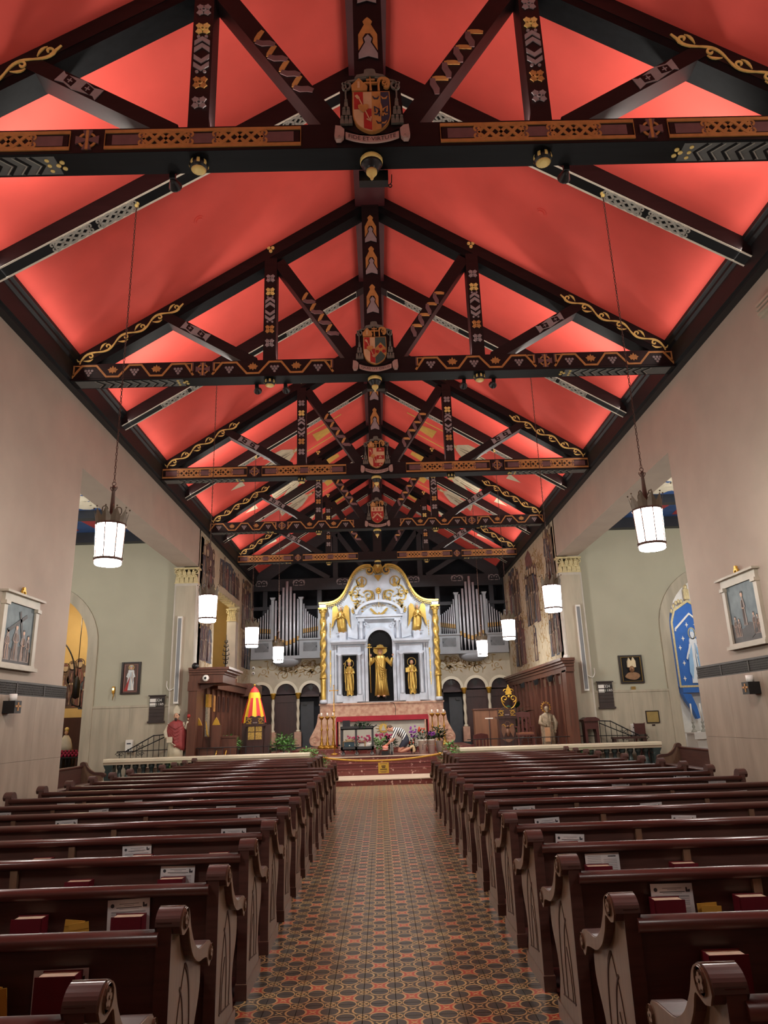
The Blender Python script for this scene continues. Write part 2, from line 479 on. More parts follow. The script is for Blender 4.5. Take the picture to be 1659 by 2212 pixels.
# ------------------------------------------------------------------ roof trusses
ZT0, ZT1 = 7.07, 7.36
def zc(x): return 7.48+.646*(4.98-abs(x))
def beam(b, p, q, wd, y0, y1, m):
    """member in the x-z plane from p to q, width wd"""
    dx, dz = q[0]-p[0], q[1]-p[1]; l = math.hypot(dx, dz); nx, nz = -dz/l*wd/2, dx/l*wd/2
    pts = [(p[0]+nx, p[1]+nz), (p[0]-nx, p[1]-nz), (q[0]-nx, q[1]-nz), (q[0]+nx, q[1]+nz)]
    b.prism(pts, lambda u, v, d: (u, d, v), y0, y1, m)
def knot(b, fn, cx, cy, L, h, m, m2=None, d=.012):
    """four-strand braid with curled ends, centred at cx,cy"""
    k = L/2; n = 15
    for i in range(4):
        P = []
        for q in range(n):
            t = -1+2*q/(n-1); P.append((cx+k*.86*t, cy+h*.37*math.sin(PI*t*1.02+i*PI/2)))
        b.ribbon(P, h*.14, fn, 0, d*(1+.25*(i % 2)), m if i % 2 else (m2 or m))
    for e in (-1, 1):
        for s in (1, -1):
            b.ribbon([(cx+e*(k*.84+p[0]), cy+s*(h*.22)+s*p[1]) for p in spiral(h*.05, 0, h*.16, h*.05, -1.2, 4.6, 9)], h*.09, fn, 0, d, m)
def panel_knots(b, x0, x1, fn):
    h0, h1 = ZT0+.03, ZT1-.03; zm = (h0+h1)/2; h = h1-h0
    b.ribbon([(x0+.018, h0+.018), (x1-.018, h0+.018), (x1-.018, h1-.018), (x0+.018, h1-.018)], .036, fn, 0, .014, GOLDP, closed=True)
    b.prism(rect(x0+.036, h0+.036, x1-.036, h1-.036), fn, 0, .003, WOOD_D)
    L = x1-x0; k = L*.24
    for c, wd in ((x0+L*.13, L*.17), (x0+L*.5, L*.16), (x0+L*.87, L*.17)):
        b.prism(rect(c-wd/2, h0+.055, c+wd/2, h1-.055), fn, 0, .006, MAUVE)
    for c in (x0+L*.315, x0+L*.685): knot(b, fn, c, zm, L*.27, h, GOLDP, GOLDP)
def leaf(b, fn, cx, cy, s, m, d=.012):
    pts = [(0, -1), (.28, -.55), (.75, -.75), (.9, -.2), (1.25, .15), (.8, .3), (.62, .75), (.3, .5), (0, 1.15), (-.3, .5), (-.62, .75), (-.8, .3), (-1.25, .15), (-.9, -.2), (-.75, -.75), (-.28, -.55)]
    b.prism([(cx+u*s, cy+v*s) for u, v in pts], fn, 0, d, m)
def panel_vine(b, x0, x1, fn, flip=False):
    h0, h1 = ZT0+.03, ZT1-.02; L = x1-x0; g = lambda t: x0+L*t if not flip else x1-L*t
    b.prism(rect(x0, ZT0+.12, x1, h1), fn, 0, .002, MAUVE)
    b.prism([(g(0), ZT0+.02), (g(.02), h1), (g(.98), h1), (g(1), ZT0+.02), (g(.85), h0), (g(.15), h0)], fn, 0, .003, WOOD_D)
    w = .035; zt, zb = h1-.02, h0+.02
    path = [(0.0, zb-.01), (.08, zt), (.2, zt), (.285, zb), (.385, zb), (.47, zt), (.57, zt), (.645, zb), (.745, zb), (.82, zt), (.93, zt), (1.0, zb-.01)]
    b.ribbon([(g(t), z) for t, z in path], w, fn, 0, .014, GOLDP)
    for t in (0.015, .985):
        b.ribbon([(g(t), zb+.03), (g(t), zt), (g(t+(.05 if t < .5 else -.05)), zt)], .022, fn, 0, .014, GOLDP)
    for t in (.335, .695): leaf(b, fn, g(t), (h0+h1)/2+.02, .068, GOLDP)
    for t in (.14, .515, .875):
        for k, (r, nn) in enumerate(((.04, 3), (0, 2), (-.04, 1))):
            for i in range(nn):
                b.prism(circ(g(t)+(i-(nn-1)/2)*.052, (h0+h1)/2+r-.03, .022, 8), fn, 0, .016, LILAC)
def cross_medal(b, cx, cz, r, fn, m=GOLDP):
    b.ribbon(circ(cx, cz, r*.72, 16), r*.2, fn, 0, .012, m, closed=True)
    for a in range(4):
        c, s = math.cos(a*PI/2), math.sin(a*PI/2)
        pts = [(.1, -.12), (1.0, -.42), (1.0, .42), (.1, .12)]
        b.prism([(cx+(u*c-v*s)*r, cz+(u*s+v*c)*r) for u, v in pts], fn, 0, .016, MAUVE if m is GOLDP else m)
    b.prism(rect(cx-r*.12, cz-r, cx+r*.12, cz+r), fn, 0, .018, m)
def flower(b, fn, cx, cy, r, m):
    for a in range(4):
        an = PI/4+a*PI/2; x, y = cx+math.cos(an)*r*.62, cy+math.sin(an)*r*.62
        b.prism([(x+math.cos(t+an)*r*.46*(1 if i % 2 else .72), y+math.sin(t+an)*r*.46*(1 if i % 2 else .72)) for i, t in enumerate([k*PI/5 for k in range(10)])], fn, 0, .012, m)
    b.ribbon(circ(cx, cy, r*.26, 8), r*.16, fn, 0, .02, m, closed=True)
def chevron(b, fn, cx, cy, w, h, up, m):
    s = 1 if up else -1
    b.prism([(cx-w/2, cy), (cx, cy+s*h*.55), (cx+w/2, cy), (cx+w/2, cy+s*h*.5), (cx, cy+s*h), (cx-w/2, cy+s*h*.5)], fn, 0, .012, m)
def scroll_vine(b, fn, L, h, m, n=5):
    """wavy gilt vine of length L along u from 0, waves with curls"""
    P = []
    for i in range(n*8+1):
        t = i/(n*8); P.append((t*L, math.sin(t*n*PI)*h*.26*(1 if t < .95 else .6)))
    b.ribbon(P, [h*(.09+.07*abs(math.sin(i/(n*8)*n*PI))) for i in range(len(P))], fn, 0, .012, m)
    for k in range(n):
        s = 1 if k % 2 == 0 else -1; cx = (k+.5)*L/n
        b.ribbon(spiral(cx+L/n*.08, -s*h*.02, h*.24, h*.05, s*.6*PI, -s*1.2*PI, 12), h*.11, fn, 0, .015, m)
        b.ribbon(bez((cx-L/n*.35, -s*h*.05), (cx-L/n*.2, -s*h*.25), (cx-L/n*.05, -s*h*.4), (cx+L/n*.12, -s*h*.3), 5), [h*.02, h*.08, h*.14, h*.14, h*.08, h*.02], fn, 0, .012, m)
    for s in (1, -1): b.ribbon([(0, 0), (-h*.12, s*h*.15), (-h*.1, s*h*.35)], [h*.12, h*.1, h*.03], fn, 0, .012, m)

def make_truss(style):
    t = thing('roof_truss', 'x', 'truss')
    f0 = on_front(-.002)
    tie = MB().box((-4.97, 0, ZT0), (4.97, .30, ZT1), WOOD_D)
    tie.box((-4.97, .002, ZT0-.004), (4.97, .298, ZT0), BLACKISH)
    tie = tie.obj('tie_beam', t)
    for s in (-1, 1):
        for x0, x1 in ((.68, 2.66), (2.97, 4.95)):
            b = MB(); a, c = sorted((s*x0, s*x1))
            (panel_knots(b, a, c, f0) if style == 'knot' else panel_vine(b, a, c, f0, s > 0))
            b.obj('carved_panel', tie, 'carved and painted knotwork panel' if style == 'knot' else 'carved panel of vine leaves and grapes')
        b = MB(); cross_medal(b, s*2.815, (ZT0+ZT1)/2, .115, f0); b.obj('cross_roundel', tie)
        # soffit chevrons
        b = MB(); fb = on_below(ZT0-.004)
        b.prism(rect(*( (3.15, .03, 4.9, .27) if s > 0 else (-4.9, .03, -3.15, .27))), fb, 0, .004, GREYP)
        for k in range(9):
            x = s*(4.55-k*.145)
            b.ribbon([(x, .04), (x-s*.10, .15), (x, .26)], .03, fb, .004, .008, BLACKISH)
            b.ribbon([(x+s*.035, .04), (x-s*.065, .15), (x+s*.035, .26)], .012, fb, .004, .009, SILVER)
        x = s*3.12
        for dy in (.08, .15, .22): b.prism(circ(x+s*.12, dy, .022, 8), fb, .004, .01, YGOLD)
        for dx, dy in ((-.03, .15), (.02, .11), (.02, .19)): b.prism(circ(x-s*dx, dy, .025, 8), fb, 0, .01, YGOLD)
        b.obj('soffit_inlay', tie)
        # rafter
        b = MB(); d = .36
        b.prism([(s*5.0, zc(5.0)), (s*.1, zc(.1)), (s*.1, zc(.1)-d), (s*4.62, ZT1), (s*5.0, ZT1)], lambda u, v, dd: (u, dd, v), .03, .29, BLACKISH)
        b.prism([(s*5.0, zc(5.0)), (s*.1, zc(.1)), (s*.1, zc(.1)-d*.62), (s*4.9, zc(4.9)-d*.62)], on_front(.03), 0, .006, WOOD_D)
        ra = b.obj('rafter', t)
        b = MB(); sl = Vector((-s, 0, .646)).normalized(); up = Vector((0, 0, 1)) - sl*sl.z; up.normalize()
        o = Vector((s*4.84, .022, zc(4.84)-.16))
        fv = lambda u, v, dd: tuple(o+sl*u+up*v+Vector((0, -dd, 0)))
        scroll_vine(b, fv, 1.95, .22, YGOLD, 6); b.obj('gilt_vine', ra, 'gilt scrolling vine')
        for dx, dz in ((-.035, .03), (.035, .03), (0, -.035)): MB().prism(circ(s*1.74+dx, 9.50+dz, .03, 10), on_front(.024), 0, .02, YGOLD).obj('gold_stud', ra)
        # queen post
        b = MB().box((s*1.735-.105, .02, ZT1), (s*1.735+.105, .27, 9.33), WOOD_D); qp = b.obj('queen_post', t)
        fq = on_front(.018, s*1.735)
        for z, m in ((7.68, LILAC), (7.94, GOLDP), (8.66, YGOLD), (8.92, LILAC)): b = MB(); flower(b, fq, 0, z, .085, m); b.obj('painted_flower', qp)
        for z in (8.08, 8.55):
            for dx in (-.04, .04): MB().prism(circ(dx, z, .018, 8), fq, 0, .012, LILAC).obj('painted_dot', qp)
        for z, u in ((8.14, False), (8.24, False), (8.37, True), (8.46, True)): b = MB(); chevron(b, fq, 0, z+(.07 if not u else -.03), .16, .12, u, LILAC); b.obj('painted_chevron', qp)
        # inner strut with ribbon
        p, q = (s*.36, ZT1+.0), (s*1.60, 9.26)
        b = MB(); beam(b, p, q, .20, .03, .26, WOOD_D); st = b.obj('inner_strut', t)
        b = MB(); l = math.hypot(q[0]-p[0], q[1]-p[1]); tx, tz = (q[0]-p[0])/l, (q[1]-p[1])/l
        fs = lambda u, v, dd: (p[0]+tx*u-tz*v, .028-dd, p[1]+tz*u+tx*v)
        for k in range(4):
            u = .50+k*.245
            b.ribbon([(u, -.07), (u+.05, -.035), (u+.09, .03), (u+.15, .07)], [.05, .07, .07, .05], fs, 0, .010, MAUVE)
            b.ribbon([(u+.15, .07), (u+.175, .045), (u+.215, -.02), (u+.235, -.07)], [.045, .055, .055, .04], fs, 0, .006, GOLDP)
        b.obj('painted_ribbon', st, 'painted spiralling ribbon')
        # outer strut
        p, q = (s*1.98, ZT1-.02), (s*3.58, 8.30)
        b = MB(); beam(b, p, q, .17, .02, .26, WOOD_D); st = b.obj('outer_strut', t)
        b = MB(); l = math.hypot(q[0]-p[0], q[1]-p[1]); tx, tz = (q[0]-p[0])/l, (q[1]-p[1])/l
        fs = lambda u, v, dd: (p[0]+tx*u-tz*v, .018-dd, p[1]+tz*u+tx*v)
        c = l*.62
        b.prism([(c-.26, -.07), (c-.16, -.045), (c-.04, -.08), (c+.2, -.05), (c+.24, -.08), (c+.26, .07), (c+.16, .05), (c+.04, .08), (c-.2, .045), (c-.25, .08)], fs, 0, .008, LILAC)
        b.prism([(c-.17, -.03), (c-.06, -.055), (c-.05, .03), (c-.17, .055)], fs, .008, .012, WOOD_D)
        b.prism([(c+.17, .03), (c+.06, .055), (c+.05, -.03), (c+.17, -.055)], fs, .008, .012, WOOD_D)
        for e in (-.11, .11):
            b.prism(rect(c+e-.03, -.006, c+e+.03, .006), fs, .012, .016, LILAC); b.prism(rect(c+e-.006, -.03, c+e+.006, .03), fs, .012, .016, LILAC)
        b.obj('painted_cartouche', st)
        # acorn knob under the tie
        b = MB(); b.lathe([(.05, 0), (.085, -.01), (.095, -.05), (.07, -.09), (.0, -.115)], BLACK, (s*1.74, .15, ZT0-.004), 16)
        b.lathe([(.055, -.085), (.075, -.095), (.055, -.112), (.035, -.115)], YGOLD, (s*1.74, .15, ZT0-.004), 16)
        for k in range(8):
            a = k*PI/4; b.lathe([(.0905, -.012), (.0985, -.05), (.0905, -.068)], YGOLD, (s*1.74, .15, ZT0-.004), 2, a0=a, a1=a+.32)
        b.obj('turned_knob', tie)
    b = MB().box((-.15, -.01, ZT1), (.15, .28, 10.69), WOOD_D); kp = b.obj('king_post', t)
    fk = on_front(-.012)
    for z in (8.26, 9.02, 9.66):
        b = MB()
        b.prism([(-.10, z), (-.10, z+.24), (-.035, z+.38), (-.05, z+.42), (-.03, z+.45), (0, z+.48), (.03, z+.45), (.05, z+.42), (.035, z+.38), (.10, z+.24), (.10, z)], fk, 0, .006, GOLDP)
        b.prism([(-.11, z-.10), (0, z-.06), (.11, z-.10), (.11, z-.0), (.045, z+.13), (.055, z+.19), (.025, z+.25), (-.025, z+.25), (-.055, z+.19), (-.045, z+.13), (-.11, z)], fk, .004, .010, WOOD_D)
        b.prism([(-.10, z-.09), (0, z-.055), (.10, z-.09), (.10, z-.02), (.028, z+.13), (.042, z+.18), (.0, z+.235), (-.042, z+.18), (-.028, z+.13), (-.10, z-.02)], fk, .004, .014, LILAC); b.obj('painted_arrowhead', kp)
    b = MB(); cross_medal(b, 0, 10.58, .09, fk, YGOLD); b.prism(rect(-.11, 10.44, .11, 10.47), fk, 0, .012, YGOLD)
    b.obj('painted_cross', kp)
    b = MB(); c = (0, .15, ZT0-.004)
    b.lathe([(.10, 0), (.115, -.02), (.115, -.05), (.11, -.07)], YGOLD, c, 20)
    b.lathe([(.11, -.07), (.10, -.09), (.085, -.10), (.085, -.12), (.06, -.14), (.055, -.15)], BLACK, c, 20)
    b.lathe([(.055, -.15), (.055, -.18), (.03, -.215), (.012, -.23), (.018, -.245), (.0, -.27)], YGOLD, c, 20)
    b.obj('pendant_boss', tie)
    return t

TLAB = ['roof truss nearest the camera, tie beam with knotwork panels', 'second roof truss from the camera, vine and grape panels, QUIS UT DEUS crest',
        'third roof truss from the camera, with knotwork panels behind the red and white barred crest', 'fourth roof truss from the camera, with vine panels behind the red chevron crest',
        'farthest fully painted roof truss, with knotwork panels just before the altar wall']
knot_t = make_truss('knot'); vine_t = make_truss('vine')
for k, y in enumerate(TRUSS_Y):
    src = knot_t if k % 2 == 0 else vine_t
    if k < 2: o = src; o.location = (0, y, 0); o['label'] = TLAB[k]; o['group'] = 'painted roof trusses'
    else: dup(src, (0, y, 0), label=TLAB[k], group='painted roof trusses')
dup(knot_t, (0, 1.0, 0), label='roof truss overhead behind the camera', group='painted roof trusses')

# plain rafters between the trusses
def make_rafter():
    t = thing('common_rafter', 'x', 'rafter'); w = .12; d = .36
    for s in (-1, 1):
        b = MB(); b.prism([(s*4.95, zc(4.95)), (s*.05, zc(.05)), (s*.05, zc(.05)-d), (s*4.95, zc(4.95)-d+.12), (s*4.95, zc(4.95))][:4], lambda u, v, dd: (u, dd, v), -w, w, WOOD_D)
        ra = b.obj('rafter', t)
        sl = Vector((s*4.9, 0, -.646*4.9+.12)).normalized()
        o = Vector((s*.05, 0, zc(.05)-d)); n = Vector((0, 1, 0)).cross(sl); n = n if n.z < 0 else -n
        fb = lambda u, v, dd: tuple(o+sl*u+Vector((0, v, 0))+n*dd)
        L = 5.85
        b = MB()
        b.prism(rect(.3, -w, L, w), fb, 0, .004, BLACKISH)
        b.ribbon([(.32, -w+.02), (L-.02, -w+.02), (L-.02, w-.02), (.32, w-.02)], .03, fb, .004, .009, WHITEL, closed=True)
        for c in (1.05, 1.72, 3.95, 4.62): knot(b, fb, c, 0, .6, .22, SILVER, SILVER, .016)
        b.obj('soffit_knotwork', ra, 'silver knotwork with ivory border lines')
    return t
rt = make_rafter()
RL = ['behind the camera', 'between the first and second trusses', 'between the second and third trusses', 'between the third and fourth trusses', 'between the fourth and fifth trusses', 'next to the altar wall']
for k, y in enumerate(RAFTER_Y):
    l = 'plain dark rafter pair with silver knotwork underneath, '+RL[k]
    if k == 0: rt.location = (0, y, 0); rt['label'] = l; rt['group'] = 'plain rafters'
    else: dup(rt, (0, y, 0), label=l, group='plain rafters')
# ------------------------------------------------------------------ pews
PEW = mat('mahogany_pew', (80, 52, 46), .38, var=.22, scale=4, stretch=(.8, 10, 10), coat=.25)
PEWS = mat('lit_pew_wood', (116, 90, 72), .42, var=.16, scale=4, stretch=(6, 6, .8), coat=.15)  # paler than the pew wood; aisle light and sheen put into the colour
PEWR = mat('polished_red_rail', (84, 44, 38), .32, var=.15, scale=4, stretch=(.6, 8, 8), coat=.12)
GROOVE = mat('carved_groove', (66, 40, 30), .7)
def pew_end():
    """end panel, outer face at x=0 towards -x, thickness to +x; rear edge y=0"""
    b = MB(); TH = .062
    f = lambda u, v, d: (d, u, v)
    body = [(0, 0.0), (.48, 0), (.46, .12), (.42, .22), (.44, .32), (.51, .42), (.53, .50), (.50, .60), (.34, .66), (.24, .72), (.15, .80), (.13, .87), (.0, .84)]
    b.prism(body[:1]+spline(body[1:9], 3)+body[9:], f, .006, TH, PEWS)
    b.box((-.002, -.022, 0), (TH+.008, .50, .085), PEWS)
    b.box((.004, -.006, .085), (TH+.002, .0, .845), PEW)  # thin dark skin puts the rear edge's shade into the colour
    b.box((-.003, -.024, 0), (TH+.009, -.020, .085), PEW)
    e = b.obj('end_panel')
    # scrolled arm moulding
    b = MB()
    top = spline([(-.008, .83), (.0, .858), (.025, .881), (.06, .89), (.1, .88), (.128, .855), (.145, .82), (.17, .78), (.23, .715), (.32, .665), (.42, .655), (.50, .65), (.555, .635)], 3)
    low = spline([(.585, .60), (.575, .555), (.54, .535), (.515, .555), (.49, .585), (.42, .60), (.32, .615), (.22, .665), (.155, .735), (.125, .795), (.10, .80), (.05, .79), (.01, .80)], 3)
    b.prism(top+low, f, -.028, TH+.010, PEW, smooth=False)
    b.prism([(p[0]*.97+.006, p[1]*.985+.008) for p in top+low], f, -.034, -.028, PEWS)
    for c, r in (((.062, .843), .034), ((.553, .588), .030)):
        b.ribbon(circ(*c, r, 14), .010, f, -.040, -.034, PEWS, closed=True)
        for k in range(5):
            a = k*2*PI/5; b.prism(circ(c[0]+math.cos(a)*r*.45, c[1]+math.sin(a)*r*.45, r*.3, 6), f, -.040, -.034, PEWS)
    b.tube([(-.03, .062, .889), (TH+.01, .062, .889)], .004, PEWS, 6)
    b.obj('scrolled_arm', e)
    b = MB()
    for P, w in (([(.335, .16), (.345, .36), (.325, .50), (.285, .585), (.235, .63)], [.006, .010, .014, .018, .003]), ([(.255, .17), (.25, .34), (.215, .49), (.165, .56)], [.005, .006, .010, .014]),
                 ([(.235, .63), (.16, .50), (.12, .36), (.10, .18)], [.003, .004, .004, .004]), ([(.255, .30), (.20, .42), (.15, .30), (.14, .18)][1:], .004), ([(.36, .15), (.09, .19)], .006)):
        Q = spline(P, 4); ww = w if not isinstance(w, list) else [w[min(len(w)-1, int(i/4))] for i in range(len(Q))]
        b.ribbon(Q, ww, f, .0065, .003, GROOVE)
    b.obj('carved_lines', e)
    return e
def pew_body(W):
    """parts for a pew of length W along +x from 0 (outer faces of the ends at 0 and W)"""
    out = []
    b = MB(); b.prism([(.012, .12), (.045, .12), (.045, .80), (.012, .80)], lambda u, v, d: (d, u, v), .05, W-.05, PEW)
    b.box((.05, .006, .28), (W-.05, .014, .30), PEW)
    out.append(('backrest', b))
    b = MB(); b.prism(spline([(-.028, .775), (-.030, .798), (-.01, .812), (.03, .814), (.07, .802), (.07, .772), (.05, .760), (-.01, .760)], 2, True), lambda u, v, d: (d, u, v), .055, W-.055, PEWR, smooth=True)
    out.append(('top_rail', b))
    b = MB(); b.prism([(.04, .40), (.52, .43), (.53, .445), (.52, .46), (.04, .435)], lambda u, v, d: (d, u, v), .05, W-.05, PEW)
    out.append(('seat', b))
    b = MB(); b.box((.12, -.105, .455), (W-.12, .012, .467), PEW); b.box((.12, -.105, .467), (W-.12, -.096, .52), PEW)
    x = .55
    while x < W-.3:
        b.box((x, -.105, .455), (x+.012, .012, .55), PEW); x += .95
    out.append(('book_rack', b))
    x = .95
    while x < W-.3:
        b = MB(); b.prism([(.012, .62), (-.012, .63), (-.016, .76), (.012, .76)], lambda u, v, d: (d, u, v), x, x+.045, PEWS); x += 1.3
        out.append(('rail_bracket', b))
    b = MB(); b.box((.15, -.20, .10), (W-.15, -.06, .16), mat('kneeler_pad', (66, 26, 28), .6)); b.box((.3, -.14, .0), (.34, -.10, .10), PEW); b.box((W-.34, -.14, 0), (W-.30, -.10, .10), PEW)
    out.append(('kneeler', b))
    return out
END0 = pew_end()
ENDMESH = (END0.data, [c.data for c in END0.children])
for c in list(END0.children): bpy.data.objects.remove(c)
bpy.data.objects.remove(END0)
def add_end(parent, loc, rz=0, flip=False):
    sx = -1 if flip else 1
    e = inst(ENDMESH[0], 'end_panel', loc, parent, (0, 0, rz), (sx, 1, 1))
    for nm, me in zip(('scrolled_arm', 'carved_lines'), ENDMESH[1]):
        inst(me, nm, (0, 0, 0), e)
def make_pew(W):
    t = thing('church_pew', 'x', 'pew')
    add_end(t, (0, 0, 0)); add_end(t, (W, 0, 0), flip=True)
    for nm, b in pew_body(W): b.obj(nm, t)
    return t
ORD = ['first', 'second', 'third', 'fourth', 'fifth', 'sixth', 'seventh', 'eighth', 'ninth', 'tenth', 'eleventh', 'twelfth', 'thirteenth', 'fourteenth', 'fifteenth', 'sixteenth', 'seventeenth', 'eighteenth']
PEWY = {}
AL, AR = -.925, .880
WL, WR = 4.68+AL, 4.42-AR
pl = make_pew(WL); pr_ = make_pew(WR)
def place_pews(proto, x, y0, side):
    for k in range(-3, 11):
        y = y0+.876*k; PEWY[(side, k)] = y
        l = '%s wooden pew from the camera on the %s side of the aisle' % (ORD[k+3], side)
        if k == -3: o = proto; o.location = (x, y, 0); o['label'] = l; o['group'] = 'nave pews'
        else: dup(proto, (x, y, 0), label=l, group='nave pews')
place_pews(pl, -4.68, 4.972, 'left'); place_pews(pr_, AR, 4.932, 'right')
fl = make_pew(4.45-1.47); fr_ = make_pew(4.30-1.42)
for proto, x, side in ((fl, -4.45, 'left'), (fr_, 1.42, 'right')):
    for k in range(4):
        y = 14.95+.85*k; PEWY[(side, 11+k)] = y
        l = '%s of the four short front pews on the %s, counted towards the altar rail' % (ORD[k], side)
        if k == 0: o = proto; o.location = (x, y, 0); o['label'] = l; o['group'] = 'front pews'
        else: dup(proto, (x, y, 0), label=l, group='front pews')
# side pews standing in the transepts, turned towards the crossing
ts = make_pew(3.2)
ts.location = (-7.03, 17.5, 0); ts.rotation_euler = (0, 0, -PI/2); ts['label'] = 'pew in the left transept facing the nave, behind the pier'; ts['group'] = 'transept pews'
dup(ts, (6.95, 14.3, 0), PI/2, 'pew in the right transept facing the nave, behind the pier', 'transept pews')
# ------------------------------------------------------------------ carved coats of arms on the trusses
def crest(style, motto, label, y):
    t = thing('coat_of_arms', label, 'crest', (.015, y-.002, 0), group='coats of arms on the trusses')
    K = lambda x, yy: ((x-785)/1375.0, 7.09+(1110-yy)/1161.0)
    P = lambda pts: [K(*p) for p in pts]
    f = on_front(0)
    # backing board so that the cut-out reads dark
    b = MB(); b.prism(P([(350, 860), (350, 300), (560, 150), (1010, 150), (1200, 300), (1230, 860), (1000, 960), (600, 960)]), f, -.01, .012, WOOD_D); b.obj('backing_board', t)
    # galero hat with cords and tassels
    b = MB()
    b.prism(P([(690, 130), (700, 75), (740, 60), (810, 60), (845, 75), (860, 130), (960, 150), (1000, 185), (900, 175), (770, 165), (650, 180), (560, 195), (590, 150)]), f, .01, .06, HATG)
    for s in (-1, 1):
        g = lambda x, yy: K(785+s*x, yy)
        for pts in ([(0, 0)],):
            b.ribbon([g(*p) for p in spline([(60, 180), (150, 190), (230, 215), (330, 235), (390, 290), (370, 350), (300, 330), (290, 270), (340, 245)], 3)], .020, f, .03, .05, HATG)
            b.ribbon([g(*p) for p in spline([(400, 250), (350, 300), (355, 400), (350, 510)], 3)], .016, f, .03, .05, HATG)
    b.obj('galero', t, 'grey green ecclesiastical hat with cords')
    for s in (-1, 1):
        b = MB(); g = lambda x, yy: K(785+s*x, yy)
        for row, (yy, nn) in enumerate(((520, 1), (640, 2), (765, 3))):
            for i in range(nn):
                x = 350+(i-(nn-1)/2)*58
                b.prism([g(x-18, yy), g(x-26, yy+40), g(x-28, yy+85), g(x+28, yy+85), g(x+26, yy+40), g(x+18, yy)], f, .02, .05, HATG)
                b.prism(circ(*g(x, yy-8), .016, 8), f, .02, .055, HATG)
        b.obj('tassels', t)
    # shield
    sh = spline([(1042, 392), (1050, 640), (1040, 780), (960, 900), (785, 975), (610, 900), (535, 780), (522, 640), (525, 392)], 4)
    b = MB(); b.prism(P(sh), f, .012, .05, GOLDP)
    s0 = b.obj('shield', t)
    b = MB(); ins = [((x-785)*.95+785, (yy-680)*.96+682) for x, yy in sh]
    xm = 790
    left = [p for p in ins if p[0] <= xm]; right = [p for p in ins if p[0] > xm]
    left = [(xm, 962)]+[p for p in left if p[1] > 400 or p[0] < 560]+[(xm, 405)]
    right = [(xm, 405), (1030, 405)]+[p for p in right if p[1] > 410]+[(xm, 962)]
    if style < 3:
        b.prism(P(left), f, .05, .054, TAN_P)
        b.prism(P([(545, 405), (672, 405), (672, 650), (545, 655)]), f, .054, .057, RED_P)
        b.prism(P([(676, 650), (xm-4, 650), (xm-4, 958), (676, 925)]), f, .054, .057, RED_P)
        b.ribbon(P([(600, 470), (765, 830)]), .010, f, .057, .064, TAN_P)
        b.ribbon(P([(718, 800), (768, 835), (775, 770)]), .012, f, .057, .064, TAN_P)
        b.ribbon(P([(575, 455), (610, 500)]), .03, f, .057, .063, TAN_P)
        b.prism(P([(670, 710), (600, 640), (600, 610), (640, 595), (670, 610), (710, 595), (745, 610), (745, 650)]), f, .057, .07, GOLDP)
    if style == 0:
        b.prism(P([(xm, 405), (915, 405), (915, 935), (xm, 960)]), f, .05, .054, GOLDP)
        b.prism(P([(915, 405)]+[p for p in right if p[0] > 920 or p[1] < 410][1:]+[(915, 935)]), f, .05, .054, BLUE_P)
        for cx, cy, sgn, m in ((850, 470, 1, BLUE_P), (965, 470, 1, GOLDP), (890, 825, 1, BLUE_P), (945, 825, 1, GOLDP)):
            b.ribbon(P([(cx-45, cy), (cx-20, cy+35), (cx+20, cy+35), (cx+45, cy)]), [.004, .018, .018, .004], f, .054, .06, m)
        for sg, m in ((-1, BLUE_P), (1, GOLDP)):
            b.ribbon(P([(915+sg*25, 760), (915+sg*30, 660), (915+sg*90, 620), (915+sg*80, 700)]), .016, f, .054, .06, m)
            b.ribbon(P([(915+sg*20, 690), (915+sg*60, 740), (915+sg*90, 730)]), .014, f, .054, .06, m)
        b.prism(P([(915, 570), (935, 640), (915, 780), (895, 640)]), f, .054, .062, GOLDP)
    elif style == 1:
        b.prism(P(right), f, .05, .054, GREEN_P)
        b.prism(P([(xm, 640), (915, 520), (1030, 640), (1030, 820), (915, 700), (xm, 830)]), f, .054, .058, GOLDP)
        for cx, cy in ((912, 610), (840, 715), (985, 710)):
            for k in range(5): b.prism(circ(*K(cx+25*math.cos(k*1.257+.3), cy+22*math.sin(k*1.257+.3)), .014, 7), f, .058, .064, RED_P)
    elif style == 2:
        b.prism(P(right), f, .05, .053, TAN_P)
        for a, c in ((405, 510), (620, 725), (835, 935)):
            x1 = 1030 if a < 800 else 985
            b.prism(P([(xm, a), (x1, a), (x1-(60 if a > 800 else 0), c), (xm, c)]), f, .053, .057, RED_P)
            for dx, dy in ((0, -18), (-26, 8), (26, 8)): b.prism(circ(*K(905+dx, (a+c)/2+dy), .015, 8), f, .057, .062, TAN_P)
    elif style == 3:
        b.prism(P(ins), f, .05, .053, RED_P)
        b.prism(P([(548, 402), (1026, 402), (1026, 560), (548, 560)]), f, .053, .057, TAN_P)
        for cx in (640, 785, 930):
            b.prism(P([(cx-36, 470), (cx+36, 470), (cx+36, 492), (cx-36, 492)]), f, .057, .061, RED_P); b.prism(P([(cx-11, 425), (cx+11, 425), (cx+11, 540), (cx-11, 540)]), f, .057, .061, RED_P)
        b.ribbon(P([(590, 800), (785, 640), (985, 800)]), .05, f, .053, .058, TAN_P)
        for cx, cy in ((650, 650), (925, 650), (785, 850)): b.prism(circ(*K(cx, cy), .022, 8), f, .053, .06, TAN_P)
    b.obj('charges', s0)
    # mitre, cross and crozier
    b = MB(); b.prism(P([(520, 380), (512, 300), (618, 195), (740, 320), (725, 380)]), f, .03, .058, GOLDP)
    b.prism(P([(598, 345), (598, 250), (630, 250), (630, 345)]), f, .058, .062, TAN_P); b.obj('mitre', t)
    b = MB()
    b.prism(P([(765, 380), (770, 190), (775, 165), (785, 190), (800, 380)]), f, .03, .056, GOLDP)
